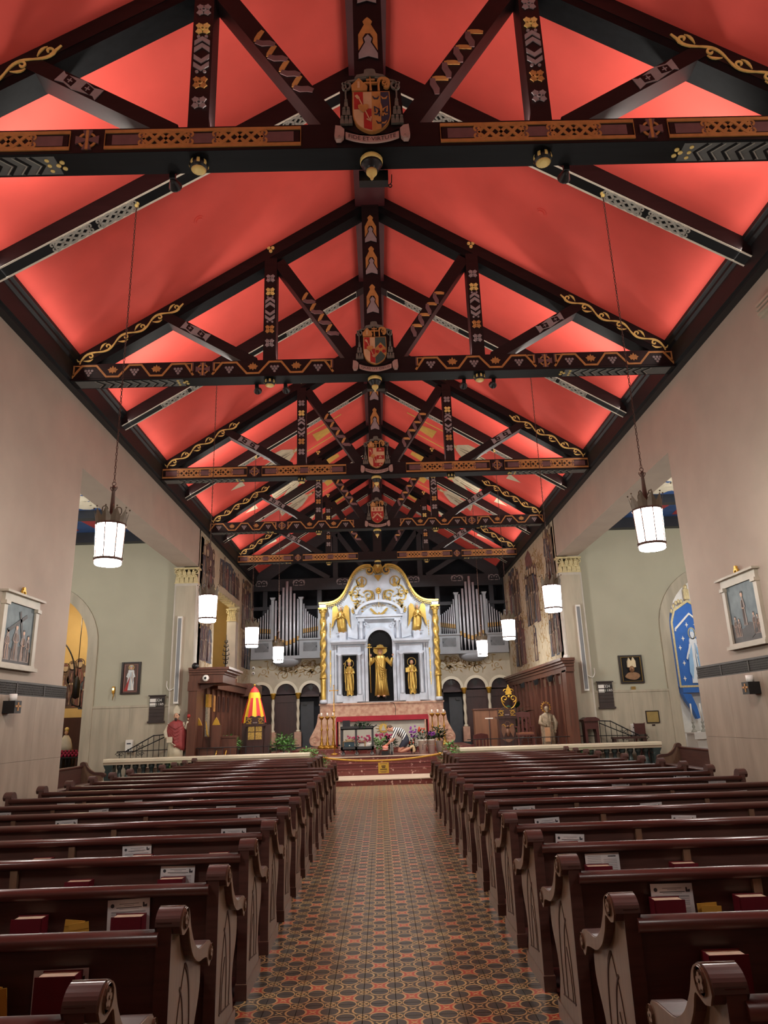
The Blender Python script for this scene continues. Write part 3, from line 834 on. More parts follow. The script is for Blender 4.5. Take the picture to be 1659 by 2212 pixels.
    for yy, h in ((215, 60), (262, 90)): b.prism(P([(783-h, yy-9), (783+h, yy-9), (783+h, yy+11), (783-h, yy+11)]), f, .03, .055, GOLDP)
    b.obj('archiepiscopal_cross', t)
    b = MB(); b.prism(P([(880, 380), (880, 260), (905, 260), (910, 380)]), f, .03, .056, GOLDP)
    b.ribbon(P(spline([(892, 265), (905, 215), (960, 195), (1020, 220), (1035, 280), (1010, 330), (975, 315)], 3)), .030, f, .03, .056, GOLDP)
    b.ribbon(P(spiral(972, 262, 44, 12, -2, 5.5, 14)), .014, f, .03, .056, GOLDP); b.obj('crozier', t)
    # motto scroll
    arc = lambda x: 1010+70*(1-((x-785)/370.0)**2)
    b = MB(); xs = [420+i*730/16 for i in range(17)]
    b.prism(P([(x, arc(x)-45) for x in xs]+[(x, arc(x)+42) for x in reversed(xs)]), f, .03, .048, SCROLLP)
    for s in (-1, 1):
        g = lambda x, yy: K(785+s*x, yy)
        b.prism([g(500, 895), g(430, 905), g(380, 950), g(390, 1050), (g(430, 1090)), g(490, 1090), g(515, 1040)], f, .02, .07, SCROLLP)
        b.ribbon([g(*p) for p in spiral(450, 1050, 34, 8, 0, 7, 10)], .010, f, .07, .076, SCROLLP)
    sc_ = b.obj('motto_scroll', t)
    if motto:
        def bend(u, v):
            x = 785+u*1375; return (u, v+K(x, arc(x)-2)[1])
        text_mb(motto, .1, INK, f, d1=.051, bend=bend, fit=(.47, .046)).obj('lettering', sc_)
    else:
        b = MB(); r = random.Random(3)
        for i in range(15):
            x = 460+i*44; b.ribbon(P([(x, arc(x)-22), (x+r.choice((0, 14, -10)), arc(x)+20)]), .010, f, .048, .051, INK)
        b.obj('lettering', sc_)
crest(0, 'FIDE\u00b7ET\u00b7VIRTUTE', 'carved coat of arms with the motto FIDE ET VIRTUTE', TRUSS_Y[0])
crest(1, 'QUIS UT DEUS', 'carved coat of arms with green half shield and motto QUIS UT DEUS', TRUSS_Y[1])
crest(2, 'DEPOSITUM\u00b7CUSTODI', 'carved coat of arms with red and sand bars on the third truss', TRUSS_Y[2])
crest(3, None, 'carved coat of arms with a pale chevron on red, fourth truss', TRUSS_Y[3])

# speaker boxes and small floodlights hung from the ties
for k, (x, y, lab) in enumerate(((.02, TRUSS_Y[0]+.38, 'black box loudspeaker hanging under the nearest truss'), (.02, TRUSS_Y[1]+.38, 'black box loudspeaker hanging under the second truss'))):
    t = thing('box_loudspeaker', lab, 'loudspeaker', (x, y, 0), group='loudspeakers under the trusses')
    MB().box((-.15, -.07, 6.94), (.15, .03, 7.068), BLACK).obj('cabinet', t)
    b = MB(); b.tube([(.19, .0, 7.07), (.185, 0, 6.97), (.17, 0, 6.945)], .006, BLACK, 6); b.ribbon(circ(.17, 6.93, .018, 10), .008, lambda u, v, d: (u, d, v), -.004, .004, BLACK, closed=True); b.obj('safety_hook', t)
FLOODS = [(-2.05, 0, 'left'), (2.02, 0, 'right'), (1.50, 1, 'inner right'), (2.0, 1, 'outer right'), (-1.98, 1, 'outer left'), (-1.5, 1, 'inner left')]
for x, k, nm in FLOODS:
    t = thing('floodlight', 'small black floodlight clamped under the %s truss, %s' % (('nearest', 'second')[k], nm), 'floodlight', (x, TRUSS_Y[k]+.33, 7.04), group='floodlights under the trusses')
    b = MB(); b.box((-.03, -.04, -.03), (.03, .0, .03), BLACK); b.obj('bracket', t)
    b = MB(); b.lathe([(.02, -.05), (.04, -.02), (.065, .05), (.07, .06), (.055, .06)], BLACK, (0, .03, -.03), 14, axis='y'); b.obj('housing', t)

# ------------------------------------------------------------------ pendant lanterns
GLASS = mat_emit('lamp_opal_glass', (255, 251, 244), LAMP_E)
BRONZE = mat('lantern_bronze', (92, 70, 62), .4, .5, var=.15, scale=12)
PEWTER = mat('lantern_pewter', (104, 92, 76), .45, .3, var=.15, scale=12)
def make_lamp(ztop):
    t = thing('pendant_lantern', 'x', 'lantern')
    z0 = 3.41; R = .148
    b = MB(); b.lathe([(.0, z0), (R*.93, z0), (R, z0+.015), (R, z0+.045)], GLASS, n=24); b.obj('glass_base', t)
    for k in range(8):
        a0 = k*PI/4+.05; a1 = (k+1)*PI/4-.05; b = MB()
        P = []
        for z, r in ((z0+.07, R*1.02), (z0+.47, R*1.12)):
            for i in range(4):
                a = a0+(a1-a0)*i/3; P.append((r*math.cos(a), r*math.sin(a), z))
        b.add(P, [(i, i+1, i+5, i+4) for i in range(3)], GLASS); b.obj('glass_pane', t)
    b = MB()
    b.lathe([(R*.99, z0+.045), (R*1.10, z0+.045), (R*1.10, z0+.075), (R*.99, z0+.075)], BRONZE, n=24)
    b.lathe([(R*1.10, z0+.465), (R*1.18, z0+.465), (R*1.18, z0+.485), (R*1.10, z0+.485)], BRONZE, n=24)
    for k in range(8):
        a = k*PI/4; b.tube([(R*1.04*math.cos(a), R*1.04*math.sin(a), z0+.07), (R*1.15*math.cos(a), R*1.15*math.sin(a), z0+.47)], .0085, BRONZE, 5)
    b.obj('cage', t)
    b = MB(); n = 10; zc_ = z0+.475; P, F = [], []
    for k in range(n):
        for da, r, h in ((0, 1.10, 0), (0, 1.20, .075), (.5, 1.10, 0), (.5, 1.32, .18)):
            a = (k+da)*2*PI/n; P.append((R*r*math.cos(a), R*r*math.sin(a), zc_+h))
    for k in range(n):
        o = 4*k; q = 4*((k+1) % n)
        F += [(o, o+2, o+3, o+1), (o+2, q, q+1, o+3)]
    b.add(P, F, PEWTER)
    for k in range(n):
        a = (k+.5)*2*PI/n; b.ball((R*1.33*math.cos(a), R*1.33*math.sin(a), zc_+.19), .011, PEWTER, 6)
    b.obj('crown', t, 'pewter crown with pointed rays')
    b = MB()
    for k in range(4):
        a = k*PI/2+.5; pts = [(r, h) for r, h in spline([(.02, .02), (.06, .08), (.105, .16), (.10, .215), (.065, .225), (.045, .19)], 3)]
        b.tube([(r*math.cos(a), r*math.sin(a), zc_+h) for r, h in pts], .007, PEWTER, 5)
    b.obj('scrolls', t)
    b = MB(); b.lathe([(.15, zc_-.005), (.14, zc_+.01), (.05, zc_+.03), (.034, zc_+.05), (.018, zc_+.44), (.03, zc_+.46), (.012, zc_+.48), (.0, zc_+.49)], BRONZE, n=10)
    for k in range(4):
        a = k*PI/2; b.tube([(.02*math.cos(a), .02*math.sin(a), zc_+.42), (.04*math.cos(a), .04*math.sin(a), zc_+.455), (.035*math.cos(a), .035*math.sin(a), zc_+.475)], .005, BRONZE, 5)
    b.obj('stem', t)
    b = MB(); z = zc_+.49; k = 0
    b.tube([(.022*math.cos(i*PI/5), 0, z+.02+.022*math.sin(i*PI/5)) for i in range(10)], .005, BRONZE, 5, closed=True); z += .04
    while z < ztop-.03:
        e = .026; pts = []
        for i in range(8):
            an = i*PI/4; u, v = .010*math.cos(an), e*math.sin(an)
            pts.append((u, 0, z+e*.8+v) if k % 2 == 0 else (0, u, z+e*.8+v))
        b.tube(pts, .004, BRONZE, 4, closed=True); z += e*1.62; k += 1
    b.obj('chain', t)
    b = MB(); b.ball((0, 0, ztop-.01), .028, YGOLD, 10); b.lathe([(.012, ztop), (.035, ztop+.02), (.035, ztop+.03)], YGOLD, n=10); b.obj('ceiling_hook', t)
    return t
ZH = zc(3.15)-.36+.05
lp = make_lamp(ZH)
LN = ['out of view behind the camera', 'nearest the camera', 'second from the camera', 'third from the camera', 'farthest, before the organ']
first = True
for k, y in enumerate((3.2, 8.02, 12.93, 17.56, 22.25)):
    for s, nm in ((-1, 'left'), (1, 'right')):
        l = 'lit white crown-topped pendant lantern on the %s, %s' % (nm, LN[k])
        if first: lp.location = (s*3.15, y, 0); lp['label'] = l; lp['group'] = 'pendant lanterns'; first = False
        else: dup(lp, (s*3.15, y, 0), label=l, group='pendant lanterns')
# ------------------------------------------------------------------ figures, painted and carved
def figure2d(b, fn, cx, y0, h, robe, fold, skin, halo=None, seed=0, d=.004, wide=1.0):
    r = random.Random(seed); w = h*.17*wide
    L, R = [], []
    for i in range(9):
        t = i/8; ww = w*(1.05-.45*t+.12*math.sin(3*t+seed))
        L.append((cx-ww*(1+.12*r.uniform(-1, 1)), y0+h*.80*t)); R.append((cx+ww*(1+.12*r.uniform(-1, 1)), y0+h*.80*t))
    b.prism(L+[(cx-w*.4, y0+h*.84), (cx+w*.4, y0+h*.84)]+R[::-1], fn, 0, d, robe)
    for k in range(6):
        x = cx+w*r.uniform(-.75, .75)
        b.ribbon([(x, y0+h*.03), (x+w*r.uniform(-.2, .2), y0+h*.35), (cx+(x-cx)*.5, y0+h*.74)], [h*.012, h*.022, h*.006], fn, d, d+.002, fold if k % 3 else skin)
    if halo: b.ribbon(circ(cx, y0+h*.92, h*.105, 14), h*.02, fn, 0, d, halo, closed=True)
    b.prism(circ(cx, y0+h*.91, h*.062, 10, ry=h*.08), fn, d, d+.003, skin)
    b.prism(circ(cx, y0+h*.95, h*.062, 8, 0, PI), fn, d+.003, d+.005, fold)
    for s in (-1, 1):
        b.ribbon([(cx+s*w*.6, y0+h*.72), (cx+s*w*.95, y0+h*.55), (cx+s*w*.35, y0+h*.50)], h*.05, fn, d, d+.003, robe)
        b.prism(circ(cx+s*w*.3, y0+h*.50, h*.022, 7), fn, d+.003, d+.006, skin)

def robe(b, prof, m, n=28, folds=9, amp=.10, seed=0, tw=.6):
    """draped body: prof = [(z, rx, ry, cx, cy)]"""
    P, F = [], []
    z0, z1 = prof[0][0], prof[-1][0]
    for (z, rx, ry, cx, cy) in prof:
        t = (z-z0)/(z1-z0)
        for j in range(n):
            a = 2*PI*j/n
            k = 1+amp*(1-t*.75)*math.sin(folds*a+seed+tw*4*t)+amp*.5*(1-t)*math.sin((folds+4)*a+2*seed)
            P.append((cx+rx*k*math.cos(a), cy+ry*k*math.sin(a), z))
    for i in range(len(prof)-1):
        for j in range(n):
            F.append((i*n+j, i*n+(j+1) % n, (i+1)*n+(j+1) % n, (i+1)*n+j))
    F += [tuple(reversed(range(n))), tuple(range((len(prof)-1)*n, len(prof)*n))]
    b.add(P, F, m, True); return b
def head(b, c, r, skin, hair, beard=True, face=-PI/2):
    """egg-shaped head with brow, nose, hair and beard, facing -y by default"""
    x, y, z = c; f = Vector((math.cos(face), math.sin(face), 0)); s = Vector((-f.y, f.x, 0))
    b.ball(c, r, skin, 14, (.82, .92, 1.12))
    q = lambda u, v, w_: (x+f.x*u*r+s.x*v*r, y+f.y*u*r+s.y*v*r, z+w_*r)
    b.tube([q(.84, 0, .22), q(1.02, 0, -.10), q(.9, 0, -.18)], [.06*r, .14*r, .10*r], skin, 6)
    for e in (-1, 1):
        b.ball(q(.80, e*.30, .16), r*.10, hair, 6); b.ball(q(-.05, e*.82, .0), r*.17, skin, 6)
        b.tube([q(.82, e*.14, .32), q(.74, e*.48, .30)], r*.05, hair, 5)
    b.tube([q(.84, -.2, -.48), q(.88, 0, -.45), q(.84, .2, -.48)], r*.05, hair, 5)
    b.ball(q(-.22, 0, .28), r*.98, hair, 12, (.88, .95, 1.0))
    if beard: b.ball(q(.52, 0, -.78), r*.50, hair, 10, (.9, .9, 1.1))
def hand(b, c, d, up, r, m):
    """palm with four fingers and a thumb; d = pointing direction"""
    c, d, up = Vector(c), Vector(d).normalized(), Vector(up).normalized(); s = d.cross(up).normalized()
    b.tube([c-d*r*.7, c, c+d*r*.8], [r*.55, r*.72, r*.6], m, 8)
    for k in range(4):
        o = s*((k-1.5)*r*.38); L = (1.25, 1.5, 1.42, 1.1)[k]*r
        b.tube([c+d*r*.6+o, c+d*(r*.6+L*.55)+o*1.1+up*r*.06, c+d*(r*.6+L)+o*1.05-up*r*.08], [r*.2, r*.18, r*.13], m, 6)
    b.tube([c-d*r*.2-s*r*.6, c+d*r*.3-s*r*1.05, c+d*r*.8-s*r*1.1], [r*.24, r*.2, r*.15], m, 6)

# ------------------------------------------------------------------ transepts
def arch_wall(b, x0, x1, z0, z1, cx, R, spring, fn, d0, d1, m, n=20):
    """wall sheet with one round-headed opening"""
    if cx-R > x0: b.prism(rect(x0, z0, cx-R, spring), fn, d0, d1, m)
    if cx+R < x1: b.prism(rect(cx+R, z0, x1, spring), fn, d0, d1, m)
    arc = [(cx+R*math.cos(PI-PI*i/n), spring+R*math.sin(PI-PI*i/n)) for i in range(n+1)]
    for i in range(n):
        (xa, za), (xb, zb) = arc[i], arc[i+1]
        b.prism([(xa, za), (xb, zb), (xb, z1), (xa, z1)], fn, d0, d1, m)
    if cx-R > x0: b.prism(rect(x0, spring, cx-R, z1), fn, d0, d1, m)
    if cx+R < x1: b.prism(rect(cx+R, spring, x1, z1), fn, d0, d1, m)
CAPG = mat('gilt_capital', (208, 192, 146), .42, .2, var=.15, scale=14)
SKY = mat('painted_sky', (52, 84, 140), .8, var=.2, scale=3)
CLOUD = mat('painted_cloud', (214, 206, 186), .8, var=.1, scale=4)
DARKB = mat('dark_blue_beam', (32, 36, 46), .5, var=.2, scale=4)
def capital(b, x0, x1, y0, y1, z0, z1, m):
    """leafy pilaster capital"""
    h = z1-z0; b.box((x0+.02, y0+.02, z0), (x1-.02, y1, z1-.06), m); b.box((x0-.03, y0-.04, z1-.05), (x1+.03, y1, z1), m); b.box((x0-.01, y0-.02, z0-.03), (x1+.01, y1, z0), m)
    f = lambda u, v, d: (u, y0+.02-d, v); n = 5
    for row, (a, c) in enumerate(((0, .45), (.32, .8))):
        for k in range(n):
            cx = x0+(k+.5+(.5 if row else 0))*(x1-x0)/n
            if cx > x1-.03: continue
            w = (x1-x0)/n*.46
            b.prism([(cx-w, z0+h*a), (cx-w*.9, z0+h*(a+c)*.6), (cx-w*.4, z0+h*c), (cx+w*.4, z0+h*c), (cx+w*.9, z0+h*(a+c)*.6), (cx+w, z0+h*a)], f, 0, .02+.015*row, m)
            b.ball((cx, y0-.02-.02*row, z0+h*c), w*.55, m, 6)
    for s, xx in ((1, x0+.05), (-1, x1-.05)):
        b.ribbon(spiral(xx, z1-.13, .07, .015, PI/2, PI/2+s*7, 14), .024, f, .0, .05, m)
for s, nm in ((-1, 'left'), (1, 'right')):
    fx = lambda u, v, d, s=s: (s*u, 20.0+d, v)
    b = MB(); arch_wall(b, 5.1, 13.0, 0, 6.9, 9.6, 1.5, 3.85, fx, 0, .35, PLASTER_T)
    wl = struct(b.obj('wall_transept_'+nm), 'pale sage plaster wall of the transept')
    for a_, c_ in ((5.74, 6.28), (6.283, 6.82), (6.823, 7.36), (7.363, 7.84), (11.36, 12.2), (12.203, 13.0)): MB().prism(rect(a_, 0, c_, 2.14), fx, -.035+.002*(int(a_*10) % 2), 0, TRAVT).obj('travertine_slab', wl)
    b = MB(); b.prism(rect(5.7, 2.14, 7.84, 2.20), fx, -.05, 0, TRAVT); b.obj('wainscot_cap', wl)
    b = MB(); arc = [(9.6+1.63*math.cos(PI*i/24), 3.85+1.63*math.sin(PI*i/24)) for i in range(25)]
    b.ribbon([(9.6+1.63, 0)]+arc+[(9.6-1.63, 0)], .27, fx, 0, -.06, TRAVT)
    b.obj('arch_surround', wl, 'travertine arch surround')
    # pilaster on the corner between transept and sanctuary
    p0, p1 = sorted((s*5.095, s*5.74))
    b = MB(); b.box((p0, 19.78, 0), (p1, 20.02, 5.5), MARBLE_P); b.box((p0-.0, 19.80, 5.9), (p1, 20.02, 5.95), MARBLE_P); b.box((p0+.05, 19.765, .7), (p1-.05, 19.78, 5.4), TRAVT)
    pil = b.obj('pilaster', wl, 'marble pilaster with gilt capital')
    b = MB(); capital(b, p0, p1, 19.78, 20.02, 5.50, 5.92, CAPG); b.obj('capital', pil)
    # far side wall, ceiling and its painted panels
    xx = sorted((s*13.0, s*13.3)); struct(MB().box((xx[0], 11.3, 0), (xx[1], 26, 7.2), PLASTER_T).obj('wall_transept_end_'+nm))
    xx = sorted((s*5.7, s*13.0)); struct(MB().box((xx[0], 11.3, 0), (xx[1], 11.6, 7.2), PLASTER_T).obj('wall_transept_near_'+nm))
    b = MB(); b.box((xx[0], 11.6, 7.02), (xx[1], 20.0, 7.2), SKY)
    cl = struct(b.obj('ceiling_transept_'+nm), 'painted transept ceiling')
    fb = on_below(7.02); b = MB(); rr = random.Random(5)
    for k in range(26):
        cx, cy = s*rr.uniform(6, 10.5), rr.uniform(14.5, 17.2)
        for j in range(5): b.prism(circ(cx+rr.uniform(-.35, .35), cy+rr.uniform(-.15, .15), rr.uniform(.1, .26), 9), fb, 0, .004+.001*j, CLOUD)
    b.obj('painted_clouds', cl)
    b = MB()
    for x in (6.3, 7.3, 8.3, 9.3, 10.3): b.prism([(s*x, 18.2), (s*(x+.75), 18.2), (s*(x+.6), 19.5), (s*(x+.15), 19.5)], fb, 0, .006, mat('painted_red_field', (170, 60, 66), .8, var=.1))
    b.obj('painted_fields', cl)
    b = MB()
    for y in (17.55, 19.72): b.box((xx[0], y, 6.72 if y > 19 else 6.8), (xx[1], y+.26, 7.02), DARKB)
    b.obj('ceiling_beam', cl)
    # chapel beyond the arch
    xx = sorted((s*7.4, s*12.6)); WARM = mat('ochre_chapel_wall', (206, 178, 118), .85, var=.08, scale=1.5)
    b = MB(); b.box((xx[0], 24.2, 0), (xx[1], 24.4, 6.4), WARM if s < 0 else WHITE); cw = struct(b.obj('wall_chapel_'+nm), 'chapel wall seen through the arch')
    struct(MB().box((xx[0], 20.35, 6.0), (xx[1], 24.2, 6.2), mat('chapel_ceiling_paint', (170, 96, 70), .8, col2=(120, 130, 110), scale=3)).obj('ceiling_chapel_'+nm))
    for e in (7.4, 12.4):
        ee = sorted((s*e, s*(e+.2))); struct(MB().box((ee[0], 20.35, 0), (ee[1], 24.2, 6.2), WARM if s < 0 else WHITE).obj('wall_chapel_side_'+nm))
light('chapel_lamp', 'POINT', (-9.6, 22.0, 4.9), 150, (1, .82, .58), shadow_soft_size=.15)
light('chapel_lamp', 'POINT', (9.6, 21.6, 5.3), 130, (.97, .98, 1.0), shadow_soft_size=.15)
for s in (-1, 1):
    light('transept_lamp', 'POINT', (s*9.0, 15.2, 5.2), TRL, (1, .95, .86), shadow_soft_size=.25)

# ------------------------------------------------------------------ pictures and fittings on the walls
PFR = mat('dark_picture_frame', (38, 26, 26), .4, var=.2); GFR = mat('bronze_frame', (150, 120, 62), .4, .4)
SKIN = mat('painted_skin', (206, 164, 136), .6, var=.08); STONEW = mat('cream_stone_frame', (176, 166, 148), .5, var=.1, scale=5)
def stations(s, lab):
    """oil painting in a stone tabernacle frame on the nave wall"""
    t = thing('framed_painting', lab, 'painting', (s*5.1, 10.0 if s < 0 else 9.93, 2.42))
    f = frame((0, 0, 0), (0, 1, 0), (0, 0, 1)) if s < 0 else frame((0, 0, 0), (0, -1, 0), (0, 0, 1))
    w = .50
    b = MB(); b.prism(rect(-w-.04, 0, w+.04, .05), f, 0, .09, STONEW); b.prism(rect(-w, .05, w, .08), f, 0, .06, STONEW)
    for e in (-1, 1):
        b.prism(rect(e*(w-.045)-.045, .08, e*(w-.045)+.045, .84), f, 0, .05, STONEW); b.prism(rect(e*(w-.045)-.06, .84, e*(w-.045)+.06, .89), f, 0, .08, STONEW)
    b.prism(rect(-w+.0, .89, w-.0, 1.0), f, 0, .05, STONEW); b.prism(rect(-w-.06, 1.0, w+.06, 1.03), f, 0, .11, STONEW)
    b.obj('stone_frame', t)
    b = MB(); b.prism(rect(-w+.09, .08, w-.09, .89), f, 0, .02, mat('storm_grey_canvas', (70, 84, 92), .6, col2=(112, 126, 128), scale=5))
    cv = b.obj('canvas', t)
    b = MB(); DK = mat('umber_paint', (58, 52, 50), .6, var=.3, scale=9); MD = mat('grey_flesh_paint', (128, 112, 104), .6, var=.2, scale=9)
    b.prism([(-w+.09, .08), (w-.09, .08), (w-.09, .26), (.1, .34), (-.1, .26), (-w+.09, .36)], f, .02, .022, DK)
    if s > 0:
        figure2d(b, lambda u, v, d: f(u, v, d+.022), 0, .30, .48, MD, DK, SKIN, seed=2, d=.003, wide=.6)
        for x, h in ((-.28, .3), (-.18, .26), (.24, .3), (.33, .26)): figure2d(b, lambda u, v, d: f(u, v, d+.022), x, .16, h, MD, DK, SKIN, seed=int(x*50), d=.003)
        b.ribbon([(.1, .14), (.38, .26)], .05, f, .022, .026, DK)
    else:
        for x, h, sd in ((-.28, .42, 1), (-.05, .5, 2), (.16, .44, 3), (.3, .38, 4)): figure2d(b, lambda u, v, d: f(u, v, d+.022), x, .12, h, MD, DK, SKIN, seed=sd, d=.003)
        b.ribbon([(-.3, .5), (.2, .76)], .05, f, .024, .028, DK); b.ribbon([(.0, .8), (.12, .45)], .05, f, .024, .028, DK)
    b.obj('painted_figures', cv)
    b = MB(); b.ribbon([(-.04, 1.03), (-.04, 1.09), (.04, 1.09), (.04, 1.03)], .02, f, .02, .05, GOLD); b.prism(circ(0, 1.12, .03, 10), f, .02, .05, GOLD); b.obj('finial', t)
stations(-1, 'stone-framed dark painting of a crowd, on the left nave wall')
stations(1, 'stone-framed dark painting of a standing pale figure, on the right nave wall')
for s, y, z, l in ((-1, 9.80, 1.93, 'left'), (1, 9.84, 1.88, 'right')):
    t = thing('candle_sconce', 'black box sconce with a pale candle on the %s travertine wall' % l, 'sconce', (s*5.03, y, z), group='candle sconces')
    a, c = sorted((0, -s*.16)); MB().box((a, -.09, -.09), (c, .09, .07), BLACK).obj('bracket', t)
    f = lambda u, v, d: (-s*(.16+d), u, v); b = MB(); b.prism(rect(-.07, -.012, .07, .012), f, 0, .006, GOLDP); b.prism(rect(-.012, -.06, .012, .05), f, 0, .006, GOLDP); b.obj('cross_inlay', t)
    MB().lathe([(.05, .07), (.05, .16), (.0, .162)], WHITE, (-s*.08, 0, 0), 14).obj('candle', t)
# bronze vent panel high on the right wall
t = thing('wall_vent', 'cream moulded vent high on the right nave wall', 'vent', (5.1, 7.75, 6.6))
b = MB(); b.box((-.05, -.45, -.1), (0, .45, .12), STONEW); b.obj('frame', t)
for k in range(3): MB().box((-.09, -.42, -.07+k*.06), (-.05, .42, -.04+k*.06), STONEW).obj('louvre', t)
YW = 19.965
def picture(name, lab, x0, x1, z0, z1, fr_m, bg, y=20.0):
    t = thing(name, lab, 'picture', ((x0+x1)/2, y, z0)); w = (x1-x0)/2; h = z1-z0; f = on_front(0)
    b = MB(); b.ribbon([(-w+.03, .03), (w-.03, .03), (w-.03, h-.03), (-w+.03, h-.03)], .06, f, 0, .05, fr_m, closed=True); b.obj('frame', t)
    MB().prism(rect(-w+.05, .05, w-.05, h-.05), f, 0, .02, bg).obj('panel', t)
    return t, w, h, lambda u, v, d: f(u, v, d+.02)
t, w, h, f = picture('religious_picture', 'framed picture of a white-robed figure with rays, on the left transept wall', -7.13, -6.60, 2.48, 3.37, PFR, mat('brown_ground', (92, 66, 58), .6))
b = MB(); b.ribbon(rect(-w+.09, .09, w-.09, h-.09), .012, f, 0, .006, mat('pink_line', (190, 130, 120), .6), closed=True)
WR_ = mat('white_robe_paint', (220, 224, 224), .6, var=.06); figure2d(b, f, 0, .12, .66, WR_, mat('grey_fold_paint', (160, 172, 182), .6), SKIN, YGOLD, 4)
b.prism([(-.02, .5), (-.17, .1), (-.07, .1)], f, .005, .008, RED_P); b.prism([(.0, .5), (.03, .12), (.10, .12)], f, .005, .008, WHITE); b.obj('painted_figure', t)
t, w, h, f = picture('bishop_relief', 'square dark picture of a bishop bust in a white mitre, right transept wall', 6.56, 7.22, 2.36, 3.14, PFR, mat('black_velvet', (20, 18, 20), .8))
b = MB(); b.ribbon(rect(-w+.065, .065, w-.065, h-.065), .014, f, 0, .04, GFR, closed=True); b.obj('gilt_edge', t)
b = MB(); BRZ = mat('bronze_bust', (150, 112, 82), .45, .3, var=.2, scale=10); IV = mat('ivory_mitre', (226, 208, 172), .5, var=.06)
b.prism(spline([(-.2, .2), (-.12, .13), (.06, .1), (.18, .16), (.2, .24), (.1, .3), (-.08, .3)], 3, True), f, 0, .05, BRZ)
b.ball((0, -.07, .39), .085, BRZ, 12, (.9, .7, 1.1)); b.tube([(-.02, -.11, .40), (-.03, -.15, .38), (-.01, -.12, .365)], [.01, .02, .012], BRZ, 6)
b.prism([(-.11, .44), (-.1, .60), (-.06, .70), (0, .60), (.06, .71), (.12, .60), (.12, .44), (0, .42)], f, 0, .07, IV); b.obj('bust', t)
t = thing('title_plate', 'small bronze plate under the bishop picture', 'plate', (6.88, YW, 2.23)); MB().prism(rect(-.06, -.055, .06, .055), on_front(0), 0, .012, GFR).obj('plate', t)
t = thing('gilt_plaque', 'framed gilt plaque on the right travertine wainscot', 'plaque', (7.3, YW, 1.31)); f = on_front(0)
b = MB(); b.ribbon(rect(-.17, .015, .17, .315), .03, f, 0, .03, PFR, closed=True); b.obj('frame', t); MB().prism(rect(-.17, .015, .17, .315), f, 0, .015, mat('gilt_sheet', (176, 152, 96), .4, .4, var=.1)).obj('sheet', t)
MB().prism(rect(-.04, -.07, .04, -.03), f, 0, .01, PFR).obj('tag', t)
for x, l in ((-6.10, 'left'), (6.10, 'right')):
    t = thing('hymn_board', 'dark hymn board showing 324 and 1180 on the %s transept wall' % l, 'hymn board', (x, YW, 1.72)); f = on_front(0); HB = mat('dark_hymn_board', (60, 48, 46), .5, var=.12)
    b = MB(); b.prism(rect(-.20, .05, .20, .70), f, 0, .03, HB); b.prism(rect(-.23, 0, .23, .05), f, 0, .05, HB); b.prism(rect(-.23, .70, .23, .73), f, 0, .06, HB)
    for z in (.18, .27, .36, .45, .54): b.prism(rect(-.20, z-.005, .20, z+.005), f, .03, .04, HB)
    b.obj('board', t)
    for z, n in ((.59, '324'), (.475, '1180')):
        MB().prism(rect(-.19, z-.045, -.03, z+.045), f, .03, .034, WHITE).obj('title_card', t)
        b = MB(); b.prism(rect(-.03, z-.045, .19, z+.045), f, .03, .033, BLACK); cd = b.obj('number_card', t)
        text_mb(n, .105, WHITE, lambda u, v, d, z=z: f(u-.025, v+z, d), d1=.036, align='LEFT').obj('numerals', cd)
for s, l in ((-1, 'left'), (1, 'right')):
    t = thing('column_loudspeaker', 'slim grey column loudspeaker on the %s marble pilaster' % l, 'loudspeaker', (s*5.52, 19.765, 2.2), group='column loudspeakers')
    b = MB(); b.box((-.065, -.09, 0), (.065, 0, 2.33), WHITE); b.obj('cabinet', t)
    MB().box((-.045, -.096, .05), (.045, -.09, 2.28), mat('speaker_cloth', (134, 136, 138), .8, var=.05, scale=60)).obj('grille', t)
    b = MB(); b.tube(spline([(-s*-.07, -.03, .42), (s*.2, -.03, .35), (s*.28, -.01, .45), (s*.285, 0, .6)], 4), .012, WHITE, 6); b.obj('cable', t)
    t = thing('sanitiser_dispenser', 'white hand sanitiser dispenser on the %s travertine wall' % l, 'dispenser', (s*6.76, YW, 1.0), group='dispensers')
    b = MB(); b.prism(spline([(-.085, 0), (-.09, .28), (-.06, .31), (.06, .31), (.09, .28), (.085, 0)], 3), on_front(0), 0, .10, WHITE); b.obj('body', t)
    b = MB(); b.prism(rect(-.055, .20, .055, .23), on_front(-.10), 0, .004, BLUE_P); b.prism(rect(-.025, .03, .025, .08), on_front(-.10), 0, .004, BLACK); b.obj('label_print', t)
t = thing('brass_wall_light', 'small brass candle wall light beside the left picture', 'wall light', (-7.31, 20.0, 2.55)); BR = mat('brass', (186, 140, 60), .35, .7, var=.1)
b = MB(); b.box((-.035, -.05, -.02), (.035, 0, .16), BR); b.tube([(0, -.05, 0), (.03, -.09, -.08), (0, -.06, -.2)], [.02, .015, .006], BR, 8); b.obj('fitting', t)
MB().lathe([(.02, .06), (.022, .12), (.0, .125)], mat_emit('warm_bulb', (255, 214, 140), 4.0), (0, -.06, 0), 10).obj('bulb', t)
